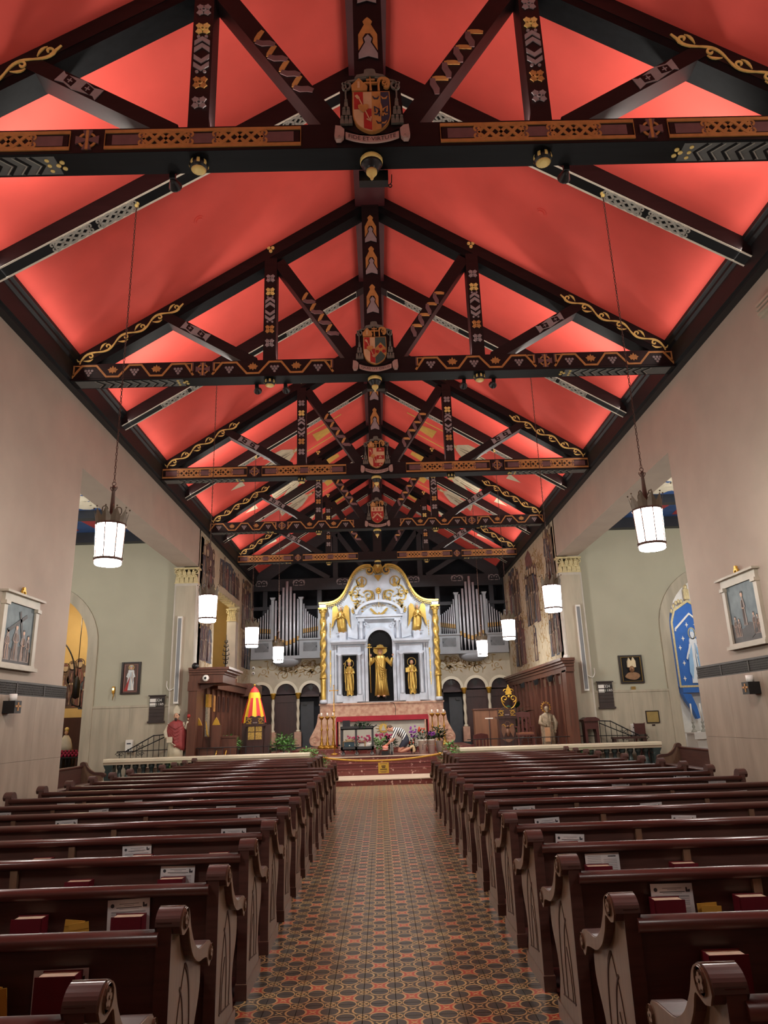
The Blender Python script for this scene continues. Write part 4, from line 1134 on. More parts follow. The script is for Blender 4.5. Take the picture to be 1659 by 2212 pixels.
# ------------------------------------------------------------------ sanctuary shell
OCHRE = mat('ochre_mural_ground', (178, 166, 142), .85, var=.12, scale=5, detail=6)
VINEG = mat('pale_vine_ground', (186, 176, 154), .85, var=.08, scale=4)
VINEC = mat('vine_ochre_paint', (150, 122, 74), .8, var=.1)
MUR = [mat('mural_plum', (84, 66, 68), .85, var=.3, scale=10), mat('mural_slate', (72, 78, 88), .85, var=.3, scale=10), mat('mural_umber', (96, 78, 64), .85, var=.3, scale=10), mat('mural_rose', (116, 78, 74), .85, var=.25, scale=10), mat('mural_bone', (176, 158, 132), .85, var=.2, scale=10)]
STALL = mat('walnut_stall', (92, 54, 40), .42, var=.25, scale=3, stretch=(5, 5, .7), coat=.1)
STALLD = mat('dark_walnut', (62, 36, 32), .45, var=.2, scale=3, stretch=(5, 5, .7))
STEPM = mat('red_breccia_marble', (104, 50, 45), .35, col2=(206, 170, 156), scale=12, detail=8, contrast=(.60, .70))
TREAD = mat('beige_step_marble', (196, 178, 158), .4, var=.1, scale=4)
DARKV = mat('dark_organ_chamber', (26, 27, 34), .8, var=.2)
GREENM = mat('green_black_marble', (46, 58, 58), .25, col2=(96, 112, 110), scale=7, detail=8, contrast=(.55, .75))
CREAMM = mat('cream_rail_marble', (222, 212, 186), .35, var=.06, scale=3)

solid('floor_sanctuary', (-5.1, 21.66, 0), (5.1, 30.5, .62), STEPM)
for s in (-1, 1):
    a, c = sorted((s*1.95, s*5.1)); solid('floor_sanctuary_side', (a, 19.75, 0), (c, 21.66, .62), STEPM)
    a, c = sorted((s*5.1, s*6.3)); solid('floor_sanctuary_side', (a, 19.3, 0), (c, 19.76, .62), TREAD)
    a, c = sorted((s*1.95, s*5.1)); solid('floor_sanctuary_side', (a, 19.3, 0), (c, 19.75, .62), TREAD)
stp = None
for k, (y0, y1, z0, z1) in enumerate(((19.56, 21.02, 0, .15), (21.02, 21.34, 0, .32), (21.34, 21.66, 0, .45))):
    b = MB().box((-1.95, y0, z0), (1.95, y1, z1-.02), STEPM); o = struct(b.obj('floor_step'), 'red marble altar step')
    MB().box((-1.95, y0-.02, z1-.02), (1.95, y1, z1), TREAD if k == 0 else STEPM).obj('tread', o)
MB_ = MB().box((-1.95, 21.63, .60), (1.95, 21.80, .622), TREAD); struct(MB_.obj('trim_4'), 'pale nosing of the top altar step')
solid('floor_predella', (-2.9, 23.9, .62), (2.9, 26.9, .76), STEPM)

def vine_paint(b, fn, w, h, seed, m, n=14):
    r = random.Random(seed)
    for k in range(n):
        cx, cy = r.uniform(.2, w-.2), r.uniform(.12, h-.12); R = r.uniform(.12, .26); s = r.choice((-1, 1)); a = r.uniform(0, 6)
        P = [p for p in spiral(cx, cy, R, R*.15, a, a+s*7.5, 18) if 0 < p[0] < w and 0 < p[1] < h]
        if len(P) > 4: b.ribbon(P, .022, fn, 0, .003, m)
        for j in range(4):
            an = a+j*1.6; x, y = cx+math.cos(an)*R, cy+math.sin(an)*R; an += s*.8
            pts = [(x, y), (x+math.cos(an-.4)*.09, y+math.sin(an-.4)*.09), (x+math.cos(an)*.19, y+math.sin(an)*.19), (x+math.cos(an+.3)*.07, y+math.sin(an+.3)*.07)]
            if all(0 < p[0] < w and 0 < p[1] < h for p in pts): b.prism(pts, fn, 0, .003, m)
def mural_group(b, fn, x0, x1, z0, z1, seed, n=4):
    """ragged crowd of tall robed figures"""
    r = random.Random(seed); w = (x1-x0)/n; h = z1-z0
    b.prism([(x0+.03*r.random(), z0+.06*r.random()), (x1-.05, z0+.08*r.random()), (x1, z1-.3*h*r.random()), ((x0+x1)/2, z1), (x0, z1-.15*h)], fn, 0, .002, MUR[seed % 3])
    for k in range(n):
        c = x0+(k+.5)*w; hh = h*r.uniform(.78, 1.0); zz = z0+h*r.uniform(-.02, .06)
        figure2d(b, lambda u, v, d: fn(u, v, d+.002), c, zz, hh, MUR[r.randrange(4)], MUR[r.randrange(5)], MUR[4], MUR[2], seed*7+k, .003, wide=min(2.4, w/(hh*.17)*.62))
        for j in range(5):
            x = c+r.uniform(-.45, .45)*w; za = zz+r.uniform(0, .5)*hh
            b.ribbon([(x, za), (x+r.uniform(-.05, .05), za+.2*hh), (x+r.uniform(-.03, .03), za+.4*hh)], [.01, .035, .008], fn, .006, .008, MUR[r.randrange(5)])
# right wall
fR = lambda u, v, d: (5.1-d, u, v)
b = MB(); b.box((5.1, 19.8, 0), (5.4, 28.5, 7.2), OCHRE); wr = struct(b.obj('wall_sanctuary_right'), 'ochre sanctuary wall with painted groups')
b = MB(); vine_paint(b, lambda u, v, d: fR(20.1+u, 3.1+v, d), 8.3, 3.9, 3, VINEC, 150); b.obj('painted_curls', wr)
for k, (a, c, z0, z1, n) in enumerate(((20.15, 21.2, 5.3, 7.0, 3), (22.5, 24.4, 4.5, 6.5, 5), (25.4, 27.4, 5.15, 7.0, 5), (20.2, 21.5, 3.25, 4.7, 4), (25.2, 27.0, 3.3, 5.2, 4), (23.3, 23.75, 3.3, 4.5, 1))):
    b = MB(); mural_group(b, fR, a, c, z0, z1, k+2, n); b.obj('mural_group', wr)
b = MB(); b.prism([(22.9, 6.35), (24.0, 6.45), (24.05, 6.85), (23.5, 7.0), (23.2, 6.8)], fR, 0, .006, MUR[3]); b.obj('painted_banner', wr)
# left wall with the gallery opening
fL = lambda u, v, d: (-5.1+d, u, v)
b = MB()
for lo, hi in (((19.8, 0), (21.95, 7.2)), ((21.95, 5.75), (26.0, 7.2)), ((26.0, 0), (28.5, 7.2)), ((21.95, 0), (26.0, 3.0))):
    b.box((-5.5, lo[0], lo[1]), (-5.1, hi[0], hi[1]), OCHRE)
wl = struct(b.obj('wall_sanctuary_left'), 'ochre sanctuary wall with painted groups and a side opening')
b = MB(); vine_paint(b, lambda u, v, d: fL(20.05+u, 3.0+v, d), 1.85, 4.0, 5, VINEC, 36); vine_paint(b, lambda u, v, d: fL(26.1+u, 3.0+v, d), 2.3, 4.0, 6, VINEC, 40); b.obj('painted_curls', wl)
for k, (a, c, z0, z1, n) in enumerate(((20.25, 21.75, 5.0, 6.95, 4), (22.5, 25.8, 5.95, 6.95, 7), (26.35, 28.2, 5.0, 7.0, 4), (20.3, 21.7, 3.35, 4.75, 3), (26.6, 28.2, 3.6, 4.9, 3))):
    b = MB(); mural_group(b, fL, a, c, z0, z1, k+21, n); b.obj('mural_group', wl)
b = MB(); b.box((-5.46, 25.55, 0), (-5.14, 26.02, 5.2), MARBLE_P); pil = b.obj('jamb_pilaster', wl)
b = MB(); capital(b, -5.46, -5.14, 25.52, 26.0, 5.2, 5.62, CAPG)
for k in range(8): b.box((-5.40, 22.1+k*.44, 5.66), (-5.14, 22.3+k*.44, 5.75), CAPG)
b.obj('gilt_capital', wl)
struct(MB().box((-7.35, 20.4, 0), (-7.2, 28.5, 6.6), MATS['ochre_chapel_wall']).obj('wall_side_chapel')); struct(MB().box((-7.2, 28.3, 0), (-5.5, 28.5, 6.6), MATS['ochre_chapel_wall']).obj('wall_side_chapel'))
struct(MB().box((-7.35, 20.4, 6.6), (-5.5, 28.5, 6.8), MATS['chapel_ceiling_paint']).obj('ceiling_side_chapel'))
light('side_chapel_lamp', 'POINT', (-6.3, 25.0, 5.4), 60, (1, .86, .62), shadow_soft_size=.15)
# iron finial on the stall
# apse wall: three arches each side
YA = 28.5
for s, nm in ((-1, 'left'), (1, 'right')):
    fA = lambda u, v, d, s=s: (s*u, YA+d, v)
    b = MB(); bays = [(2.30, 3.20), (3.24, 4.17), (4.21, 5.10)]; doors = []
    for x0, x1 in bays:
        arch_wall(b, x0-.02, x1+.02, 2.70, 4.02, (x0+x1)/2, (x1-x0)/2-.04, 2.72, fA, 0, .25, VINEG, 14)
    b.prism(rect(2.0, .62, 2.28, 4.02), fA, 0, .25, VINEG)
    wa = struct(b.obj('wall_apse_'+nm), 'apse wall with painted vine and three arches')
    b = MB(); vine_paint(b, lambda u, v, d: fA(2.1+u, 3.28+v, -d), 3.0, .72, 9, VINEC, 20); b.obj('painted_vine', wa)
    for k, (x0, x1) in enumerate(bays):
        cx, R = (x0+x1)/2, (x1-x0)/2-.04
        b = MB(); b.ribbon([(cx+R*math.cos(PI*i/16), 2.72+R*math.sin(PI*i/16)) for i in range(17)], .11, fA, 0, -.05, CREAMM); b.obj('arch_band', wa, 'cream arch band')
        lun = MB(); PLUM = mat('plum_brown_panel', (74, 58, 60), .6, var=.1)
        lun.prism([(cx+(R+.03)*math.cos(PI*i/16), 2.66+(R+.03)*math.sin(PI*i/16)) for i in range(17)], fA, .20, .24, PLUM)
        fl = lambda u, v, d: fA(cx+u, 2.93+v, .20-d)
        lun.prism([(0, .2), (.05, .08), (.02, -.1), (0, -.16), (-.02, -.1), (-.05, .08)], fl, 0, .006, BLACK)
        for e in (-1, 1): lun.ribbon([(e*.02, -.06), (e*.1, .08), (e*.16, .06), (e*.14, .0)], .03, fl, 0, .006, BLACK)
        lun.prism(rect(-.1, -.06, .1, -.03), fl, 0, .008, BLACK); lun.obj('lunette', wa, 'plum lunette with a fleur-de-lis')
        if k == 0:
            d = MB(); d.box((min(s*x0, s*x1), 28.9, .62), (max(s*x0, s*x1), 29.0, 2.68), DARKV); d.prism(rect(x0+.06, .62, x0+.12, 2.66), fA, .1, .24, STALLD); d.prism(rect(x0+.06, 2.58, x1, 2.66), fA, .1, .24, STALLD)
            d.prism(rect(x0+.35, .62, x1-.02, 2.4), fA, .33, .38, mat('grey_door', (66, 68, 72), .5, var=.1)); d.box(*( ((s*(x1-.2)-.08, 28.76, 2.28), (s*(x1-.2)+.08, 28.83, 2.33)) ), BLACK)
            o = struct(d.obj('door_%d' % (1 if s < 0 else 2)), 'dark open doorway beside the reredos')
        else:
            d = MB(); d.prism(rect(x0, .62, x1, 2.70), fA, .20, .26, STALLD); d.ribbon([(x0+.07, .8), (x1-.07, .8), (x1-.07, 2.4), (x0+.07, 2.4)], .04, fA, .20, .17, STALLD, closed=True); d.obj('wood_panel', wa, 'dark wooden panel')
    for x in (3.22, 4.19):
        c = MB(); n = 12; P = []
        prof = [(.075, 1.30), (.075, 1.34), (.055, 1.36)]
        c.lathe([(.085, 1.28), (.085, 1.33), (.06, 1.36)], CREAMM, (s*x, 28.42, 0), 12)
        for i in range(30):
            z = 1.36+1.14*i/29
            for j in range(n):
                a = 2*PI*j/n; r = .058*(1+.18*math.cos(2*a+z*16)); P.append((s*x+r*math.cos(a), 28.42+r*math.sin(a), z))
        c.add(P, [(i*n+j, i*n+(j+1) % n, (i+1)*n+(j+1) % n, (i+1)*n+j) for i in range(29) for j in range(n)], CREAMM, True)
        o = c.obj('twisted_column', wa, 'small twisted marble column')
        c = MB(); c.lathe([(.06, 2.50), (.065, 2.56), (.10, 2.66), (.11, 2.70), (.11, 2.73)], GOLD, (s*x, 28.42, 0), 10); c.obj('gilt_capital', o)
        c = MB(); c.box((s*x-.13, 28.30, .72), (s*x+.13, 28.6, 1.28), mat('pink_marble', (196, 156, 132), .4, var=.15, scale=6, detail=6)); c.box((s*x-.15, 28.28, .62), (s*x+.15, 28.6, .74), GREENM); c.obj('pedestal', o)
    # organ
    org = thing('pipe_organ', 'grey organ case with silver pipes on the %s of the reredos' % nm, 'organ', (0, 28.30, 0), group='organ cases'); CASE = mat('grey_organ_case', (146, 148, 150), .5, var=.06, scale=3)
    f = lambda u, v, d, s=s: (s*u, -d, v)
    b = MB(); b.prism(rect(2.34, 4.02, 5.05, 4.14), f, -.20, .12, CASE)
    for a, c in ((2.34, 3.16), (4.22, 5.05)): b.prism(rect(a, 4.14, c, 4.78), f, -.20, .10, CASE); b.prism(rect(a-.02, 4.74, c+.02, 4.80), f, -.20, .14, CASE)
    b.obj('case', org)
    for a, c in ((2.46, 3.0), (4.36, 4.90)):
        b = MB(); b.prism(rect(a, 4.30, c, 4.64), f, .10, .104, mat('lattice_dark', (54, 56, 60), .7))
        n = 22
        for k in range(n):
            for sg in (1, -1):
                u = a+(c-a)*(k-4)/n; u0, u1 = (u, u+.34) if sg > 0 else (u+.34, u)
                pa, pb = (u0, 4.30), (u1, 4.64)
                ta = 0.0; tb = 1.0; du = pb[0]-pa[0]
                for lim, sign in ((a, 1), (c, -1)):
                    for _ in (0,):
                        v0, v1 = (pa[0]-lim)*sign, (pb[0]-lim)*sign
                        if v0 < 0 and v1 < 0: ta, tb = 1, 0
                        elif v0 < 0: ta = max(ta, -v0/(v1-v0))
                        elif v1 < 0: tb = min(tb, v0/(v0-v1))
                if tb-ta > .05: b.ribbon([(pa[0]+du*ta, 4.30+.34*ta), (pa[0]+du*tb, 4.30+.34*tb)], .008, f, .104, .112, CASE)
        b.obj('lattice_grille', org)
    for x in (3.10, 4.23):
        b = MB(); b.prism(rect(x-.055, 4.78, x+.055, 6.34), f, -.1, .08, CASE); b.prism([(x-.06, 6.34), (x-.11, 6.44), (x+.11, 6.44), (x+.06, 6.34)], f, -.1, .1, CASE); b.obj('tower_post', org)
    b = MB(); b.prism(rect(2.30, 4.78, 2.42, 5.92), f, -.1, .08, CASE); b.prism(rect(4.98, 4.78, 5.06, 5.7), f, -.1, .08, CASE); b.obj('end_post', org)
    b = MB(); b.lathe([(.0, 3.72), (.30, 3.74), (.50, 3.84), (.56, 3.94), (.58, 4.02), (.0, 4.03)], CASE, (s*3.67, .10, 0), 20, sy=.42); b.obj('corbel', org)
    PIPE = mat('tin_pipe', (196, 196, 200), .35, .2, var=.06); COPP = mat('gilt_pipe_mouth', (206, 164, 104), .4, .4)
    def pipe(x, r, z0, zm, z1):
        o = MB(); o.lathe([(.012, z0), (r*.9, zm-.10), (r, zm-.08), (r, z1), (r*.85, z1), (r*.85, z1-.01)], PIPE, (s*x, .02, 0), 12); o = o.obj('organ_pipe', org)
        m = MB(); m.lathe([(r*1.02, zm-.03), (r*1.02, zm+.14)], COPP, (s*x, .02, 0), 10, a0=PI*1.1, a1=PI*1.9); m.prism(rect(x-r*.8, zm-.045, x+r*.8, zm-.025), lambda u, v, d: (s*u, .02-r*1.02-d, v), 0, .004, BLACK); m.obj('mouth', o)
    for k, z1 in enumerate((6.33, 6.56, 6.85, 7.10, 6.88, 6.60, 6.38)):
        pipe(4.11-k*.147, (.040, .045, .050, .056, .050, .046, .042)[k], 4.06, (4.78, 4.70, 4.62, 4.58, 4.62, 4.68, 4.76)[k], z1)
    for k, z1 in enumerate((6.16, 5.97, 5.84, 5.75, 5.69, 5.63, 5.58, 5.55)): pipe(4.23+.105+k*.092, .026-.0015*k, 4.80, 5.06+.006*k, z1)
    for k, z1 in enumerate((6.18, 5.98, 5.86, 5.77, 5.72, 5.66, 5.61, 5.57)): pipe(3.10-.105-k*.078, .026-.0016*k, 4.80, 5.04+.012*k, z1)
# dark organ chamber with heavy beams
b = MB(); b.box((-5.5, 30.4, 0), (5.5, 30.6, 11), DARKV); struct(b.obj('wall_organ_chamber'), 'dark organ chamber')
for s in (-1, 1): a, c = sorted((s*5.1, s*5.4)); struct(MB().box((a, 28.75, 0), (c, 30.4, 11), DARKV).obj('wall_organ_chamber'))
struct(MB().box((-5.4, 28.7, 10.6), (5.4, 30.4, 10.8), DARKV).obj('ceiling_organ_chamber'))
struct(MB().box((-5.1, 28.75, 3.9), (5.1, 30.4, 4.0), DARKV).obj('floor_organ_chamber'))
t = thing('dark_end_truss', 'dark timber truss above the organ', 'truss', (0, 28.62, 0)); DT = mat('dark_timber', (34, 30, 34), .6, var=.2)  # plain dark timber, its own colour
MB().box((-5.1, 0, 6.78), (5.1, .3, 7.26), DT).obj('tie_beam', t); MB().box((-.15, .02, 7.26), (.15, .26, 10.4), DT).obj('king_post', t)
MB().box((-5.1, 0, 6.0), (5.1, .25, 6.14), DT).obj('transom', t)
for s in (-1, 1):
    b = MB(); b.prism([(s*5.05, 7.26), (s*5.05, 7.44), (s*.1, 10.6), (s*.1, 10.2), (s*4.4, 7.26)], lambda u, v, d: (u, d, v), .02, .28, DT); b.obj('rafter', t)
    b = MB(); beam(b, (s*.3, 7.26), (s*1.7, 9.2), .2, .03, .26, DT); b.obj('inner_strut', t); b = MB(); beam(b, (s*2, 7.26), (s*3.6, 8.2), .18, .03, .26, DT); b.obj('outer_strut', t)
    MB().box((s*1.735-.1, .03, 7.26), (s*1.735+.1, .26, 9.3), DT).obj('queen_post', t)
    for x in (1.45, 3.23, 4.75, 5.0):
        if x < 4.9:
            b = MB(); f = on_front(0, s*x, 7.10)
            for e in (-1, 1):
                b.ribbon(circ(e*.10, 0, .10, 10, -.2, PI+.2), .035, f, 0, .012, LILAC); b.ribbon([(e*.20, .1), (e*.24, 0), (e*.20, -.12)], .025, f, 0, .012, LILAC); b.ribbon([(e*.02, -.11), (e*.16, -.11)], .03, f, 0, .012, LILAC); b.prism(circ(e*.1, .0, .03, 7), f, 0, .012, LILAC)
            b.obj('painted_rosette', t)
    for x in (2.4, 4.6): MB().box((s*x-.09, .05, 4.0), (s*x+.09, .23, 6.78), DT).obj('post', t)
# paintings on the ceiling of the last bays
GC = mat('ceiling_gold_paint', (214, 172, 84), .6, .1); CW = mat('ceiling_cream_paint', (206, 196, 168), .7)
for s in (-1, 1):
    cl = [o for o in bpy.data.objects if o.name.startswith('ceiling') and o.get('label') == 'red sloping ceiling'][0 if s < 0 else 1]
    sl = Vector((-s, 0, .646)).normalized(); n = Vector((0, 1, 0)).cross(sl); n = n if n.z < 0 else -n
    for y, off in ((19.3, 0), (21.6, 1), (23.5, 2), (25.9, 3)):
        o = Vector((s*4.9, y, zc(4.9))); f = lambda u, v, d: tuple(o+sl*u+Vector((0, v, 0))+n*(d+.002))
        b = MB()
        b.prism([(.9, -.03), (1.3, -.22), (1.32, .22)], f, 0, .005, CW)
        figure2d(b, lambda u, v, d: f(1.9+v, -u, d), 0, 0, 1.35, CW, MUR[2], CW, GC, off, wide=1.3)
        for e in (-1, 1): b.prism([(2.5, e*.15), (2.1, e*.75), (2.7, e*.6), (3.0, e*.2)], f, 0, .004, CW)
        b.prism([(3.7, -.35), (4.4, -.12), (4.45, .2), (3.8, .3)], f, 0, .004, GC); b.ribbon([(3.3, -.6), (4.7, -.5)], .06, f, 0, .005, GC); b.ribbon([(3.3, .55), (4.6, .6)], .06, f, 0, .005, GC)
        b.obj('painted_angel', cl, 'cream and gold figure painted on the red ceiling')
# ------------------------------------------------------------------ high altar and reredos
WMARB = mat('white_grey_marble', (202, 210, 220), .4, var=.16, scale=3.0, detail=8)
PMARB = mat('pink_breccia', (206, 168, 140), .4, col2=(178, 128, 104), scale=7, detail=8, contrast=(.4, .65))
NICHE = mat('black_veined_marble', (9, 9, 11), .6, spec=.2, col2=(150, 146, 134), scale=7, detail=9, contrast=(.66, .80), stretch=(2.2, 1, .5))
GOLDS = mat('bright_gilded_statue', (214, 178, 92), .34, .6, var=.12, scale=8)
FLESH = mat('statue_flesh', (206, 160, 130), .5, var=.06)
RY = 27.5
rd = thing('reredos', 'tall white marble reredos with gilded scrolls and twisted gold columns behind the altar', 'reredos', (0, RY, 0))
f = on_front(0)
b = MB(); b.box((-2.29, -.1, .62), (2.29, .7, 2.20), PMARB); b.box((-2.33, -.14, 2.20), (2.33, .7, 2.26), PMARB); b.box((-2.31, -.12, .62), (2.31, .6, .80), GREENM); b.obj('pink_base', rd, 'pink marble base')
for s in (-1, 1):
    P = spline([(2.26, 1.90), (2.36, 1.88), (2.42, 1.55), (2.56, 1.25), (2.68, 1.02), (2.64, .82), (2.45, .76), (2.26, .78)], 4)
    b = MB(); b.prism([(s*u, v) for u, v in P], f, -.1, .12, PMARB)
    b.ribbon([(s*(2.48+p[0]), .98+p[1]) for p in spiral(0, 0, .15, .03, 0, 8, 18)], .03, f, .12, .135, PMARB); b.obj('scroll_bracket', rd, 'pink marble scroll wing')
# marble back with the curved gable
top = bez((-2.10, 5.98), (-1.55, 5.98), (-1.35, 6.25), (-1.12, 6.85), 8)+bez((-1.12, 6.85), (-.92, 7.32), (-.62, 7.50), (-.28, 7.42), 8)
top = [(x, z) for x, z in top]; out = top+[(-.28, 7.1), (.28, 7.1)]+[(-x, z) for x, z in reversed(top)]
b = MB()
N = 44
for i in range(N):
    xa = -2.10+4.2*i/N; xb = -2.10+4.2*(i+1)/N
    def h(x):
        ax = -abs(x)
        if ax > -.28: return 7.28
        for p, q in zip(top[:-1], top[1:]):
            if p[0] <= ax <= q[0]: return p[1]+(q[1]-p[1])*(ax-p[0])/max(1e-6, q[0]-p[0])
        return 5.98
    b.prism([(xa, 2.26), (xb, 2.26), (xb, h(xb)), (xa, h(xa))], f, -.6, -.10, WMARB, cap0=False)
b.obj('marble_back', rd)
b = MB()
# central niche field and side niche fields (dark marble), then the architecture standing proud of them
arc = lambda cx, R, sp, n=16: [(cx+R*math.cos(PI*i/n), sp+R*math.sin(PI*i/n)) for i in range(n+1)]
b.prism([(.47, 2.30)]+arc(0, .47, 4.48)+[(-.47, 2.30)], f, -.10, -.08, NICHE)
for s in (-1, 1): b.prism(rect(s*1.18-.27, 2.52, s*1.18+.27, 4.02), f, -.10, -.08, NICHE)
b.obj('niche_field', rd, 'black veined marble niche')
b = MB()
b.ribbon([(.53, 2.30), (.53, 4.48)]+arc(0, .53, 4.48)[1:-1]+[(-.53, 4.48), (-.53, 2.30)], .12, f, -.1, .02, WMARB)
for s in (-1, 1):
    b.prism(rect(s*.72-.11, 2.30, s*.72+.11, 4.15), f, -.1, -.02, WMARB)
    for x in (.80, 1.55):
        b.lathe([(.085, 2.56), (.075, 2.6), (.068, 3.0), (.06, 3.95), (.085, 4.0), (.095, 4.04)], WMARB, (s*x, -.02, 0), 12); b.prism(rect(s*x-.11, 2.30, s*x+.11, 2.56), f, -.1, .08, WMARB)
    b.prism(rect(s*1.18-.5, 4.04, s*1.18+.5, 4.12), f, -.1, .08, WMARB); b.prism(rect(s*1.18-.44, 4.12, s*1.18+.44, 4.38), f, -.1, .04, WMARB)
    for k in range(9): b.prism(rect(s*1.18-.40+k*.10, 4.14, s*1.18-.36+k*.10, 4.36), f, .04, .055, WMARB)
    a, c = sorted((s*.54, s*1.86)); b.prism(rect(a, 4.42, c, 4.50), f, -.1, .14, WMARB); b.prism(rect(a-.03, 4.50, c+.03, 4.58), f, -.1, .22, WMARB)
    b.prism(rect(s*1.18-.27, 2.26, s*1.18+.27, 2.52), f, -.1, .05, WMARB)
    for x in (1.70, 1.80): b.prism(rect(s*x-.04, 2.30, s*x+.04, 4.42), f, -.1, -.04+.02*(x < 1.75), WMARB)
    # upper stage
    b.lathe([(.09, 4.6), (.06, 4.66), (.055, 5.0), (.08, 5.05), (.06, 5.1), (.07, 5.25), (.10, 5.3)], WMARB, (s*.70, -.02, 0), 12); b.prism(rect(s*.70-.12, 5.28, s*.70+.12, 5.36), f, -.1, .10, WMARB)
    b.prism(rect(s*1.42-.12, 4.58, s*1.42+.12, 4.86), f, -.1, .10, WMARB)
    b.prism([(s*.84, 4.62), (s*1.22, 4.72), (s*1.20, 4.86), (s*1.0, 4.95), (s*.90, 5.2), (s*.84, 5.2)], f, -.1, -.04, WMARB)
    b.ribbon([(s*.52+u, 5.18+v) for u, v in circ(0, 0, .06, 12)], .03, f, 0, .02, WMARB, closed=True)
b.prism(rect(-.84, 5.36, .84, 5.44), f, -.1, .10, WMARB); b.prism(rect(-.90, 5.44, .90, 5.52), f, -.1, .16, WMARB)
seg = [(.88*math.cos(PI*i/18)*1.0, 5.54+.52*math.sin(PI*i/18)) for i in range(19)]
b.prism(seg, f, -.1, -.05, WMARB); b.ribbon(seg, .10, f, -.1, .14, WMARB)
b.obj('marble_architecture', rd, 'white marble columns, entablatures and pediment')
# gilded gable moulding with dentils and volutes
for s in (-1, 1):
    mm = MB(); P = [(s*x, z) for x, z in [(-2.32, 5.98)]+top]
    mm.ribbon([(x, z+.05) for x, z in P], .07, f, -.3, .12, GOLDS); mm.ribbon([(x, z-.015) for x, z in P], .035, f, -.3, .08, GOLDS)
    mm.ribbon([(s*(-.34)+s*p[0], 7.26+p[1]) for p in spiral(0, 0, .19, .03, PI*.5, PI*.5-8.5, 26)], .045, f, -.2, .16, GOLDS)
    mm.ball((s*-.34, -.14, 7.26), .05, GOLDS, 8)
    mm.obj('gilt_moulding', rd, 'gilded scrolled gable moulding')
    dd = MB(); acc = 0
    for p, q in zip(P[:-1], P[1:]):
        L = math.hypot(q[0]-p[0], q[1]-p[1]); n = max(1, int(L/.055))
        for k in range(n):
            t = (k+.5)/n; x, z = p[0]+(q[0]-p[0])*t, p[1]+(q[1]-p[1])*t-.085
            dd.box((x-.014, -.09, z-.022), (x+.014, 0, z+.022), YGOLD)
    dd.obj('dentils', rd)['kind'] = 'stuff'
    # twisted column with capital
    c = MB(); x = s*2.16; n = 14; P = []; c.lathe([(.14, 2.26), (.14, 2.34), (.11, 2.40)], WMARB, (x, -.16, 0), 14)
    for i in range(25):
        z = 2.40+.75*i/24
        for j in range(n): a = 2*PI*j/n; r = .10*(1+.10*math.cos(5*a+z*9)); P.append((x+r*math.cos(a), -.16+r*math.sin(a), z))
    c.add(P, [(i*n+j, i*n+(j+1) % n, (i+1)*n+(j+1) % n, (i+1)*n+j) for i in range(24) for j in range(n)], GOLDS, True)
    c.lathe([(.13, 3.15), (.13, 3.22), (.10, 3.25)], GOLDS, (x, -.16, 0), 14); P = []
    for i in range(70):
        z = 3.25+2.2*i/69
        for j in range(n): a = 2*PI*j/n; r = .10*(1+.27*math.cos(2*a+s*z*15.5)); P.append((x+r*math.cos(a), -.16+r*math.sin(a), z))
    c.add(P, [(i*n+j, i*n+(j+1) % n, (i+1)*n+(j+1) % n, (i+1)*n+j) for i in range(69) for j in range(n)], GOLDS, True)
    c.lathe([(.08, 5.45), (.10, 5.5), (.09, 5.55), (.14, 5.72), (.16, 5.76)], GOLDS, (x, -.16, 0), 12)
    for k in range(8): a = k*PI/4; c.ball((x+.12*math.cos(a), -.16+.12*math.sin(a), 5.68), .035, GOLDS, 6)
    c.box((x-.17, -.33, 5.76), (x+.17, .1, 5.82), GOLDS); c.box((x-.13, -.28, 5.82), (x+.13, .1, 5.95), WMARB); c.obj('twisted_column', rd, 'gilded twisted column')
    # gilt vine scrolls, medallion angel, hanging husks
    g = MB(); q = lambda u, v: (s*u, v)
    g.ribbon([q(*p) for p in spline([(.82, 5.62), (.9, 5.95), (.78, 6.1), (1.02, 6.12), (1.08, 6.35), (.95, 6.62), (.78, 6.72)], 4)], .045, f, -.1, -.04, GOLDS)
    g.ribbon([q(*p) for p in spline([(.86, 5.85), (.62, 5.98), (.35, 6.02), (.2, 6.2), (.25, 6.45), (.45, 6.5)], 4)], .04, f, -.1, -.04, GOLDS)
    g.ribbon([q(*p) for p in spiral(.42, 6.32, .20, .04, .5, 8.5, 22)], .035, f, -.1, -.03, GOLDS); g.ribbon([q(*p) for p in spiral(.93, 6.42, .14, .03, 2, 9, 18)], .03, f, -.1, -.03, GOLDS)
    r = random.Random(4)
    for k in range(70):
        u, v = r.choice(((.42, 6.32, .24), (.93, 6.42, .18), (.75, 5.95, .22), (.85, 5.75, .15), (.6, 6.0, .2)))[:2], 0
        cx, cz = u; R = .21*r.uniform(.7, 1.1); a = r.uniform(0, 6.28); x, z = cx+math.cos(a)*R*.8, cz+math.sin(a)*R*.7
        g.prism([q(x, z), q(x+.03+.05*math.cos(a+.5), z+.06*math.sin(a+.5)), q(x+.10*math.cos(a), z+.10*math.sin(a)), q(x+.05*math.cos(a-.5), z+.05*math.sin(a-.5))], f, -.1, -.04, GOLDS)
    g.ribbon([q(.66+p[0], 6.86+p[1]) for p in circ(0, 0, .19, 20)], .03, f, -.1, -.04, GOLDS, closed=True)
    g.obj('gilt_vine', rd, 'gilded scrolling vine')
    g = MB(); fm = lambda u, v, d: f(s*u, v, d-.1); figure2d(g, fm, .64, 6.64, .42, GOLDS, GOLDS, FLESH, seed=3, d=.04); g.prism([q(.72, 6.80), q(.90, 6.98), q(.84, 6.75), q(.80, 6.62)], f, -.1, -.04, GOLDS); g.obj('medallion_angel', rd)
    g = MB()
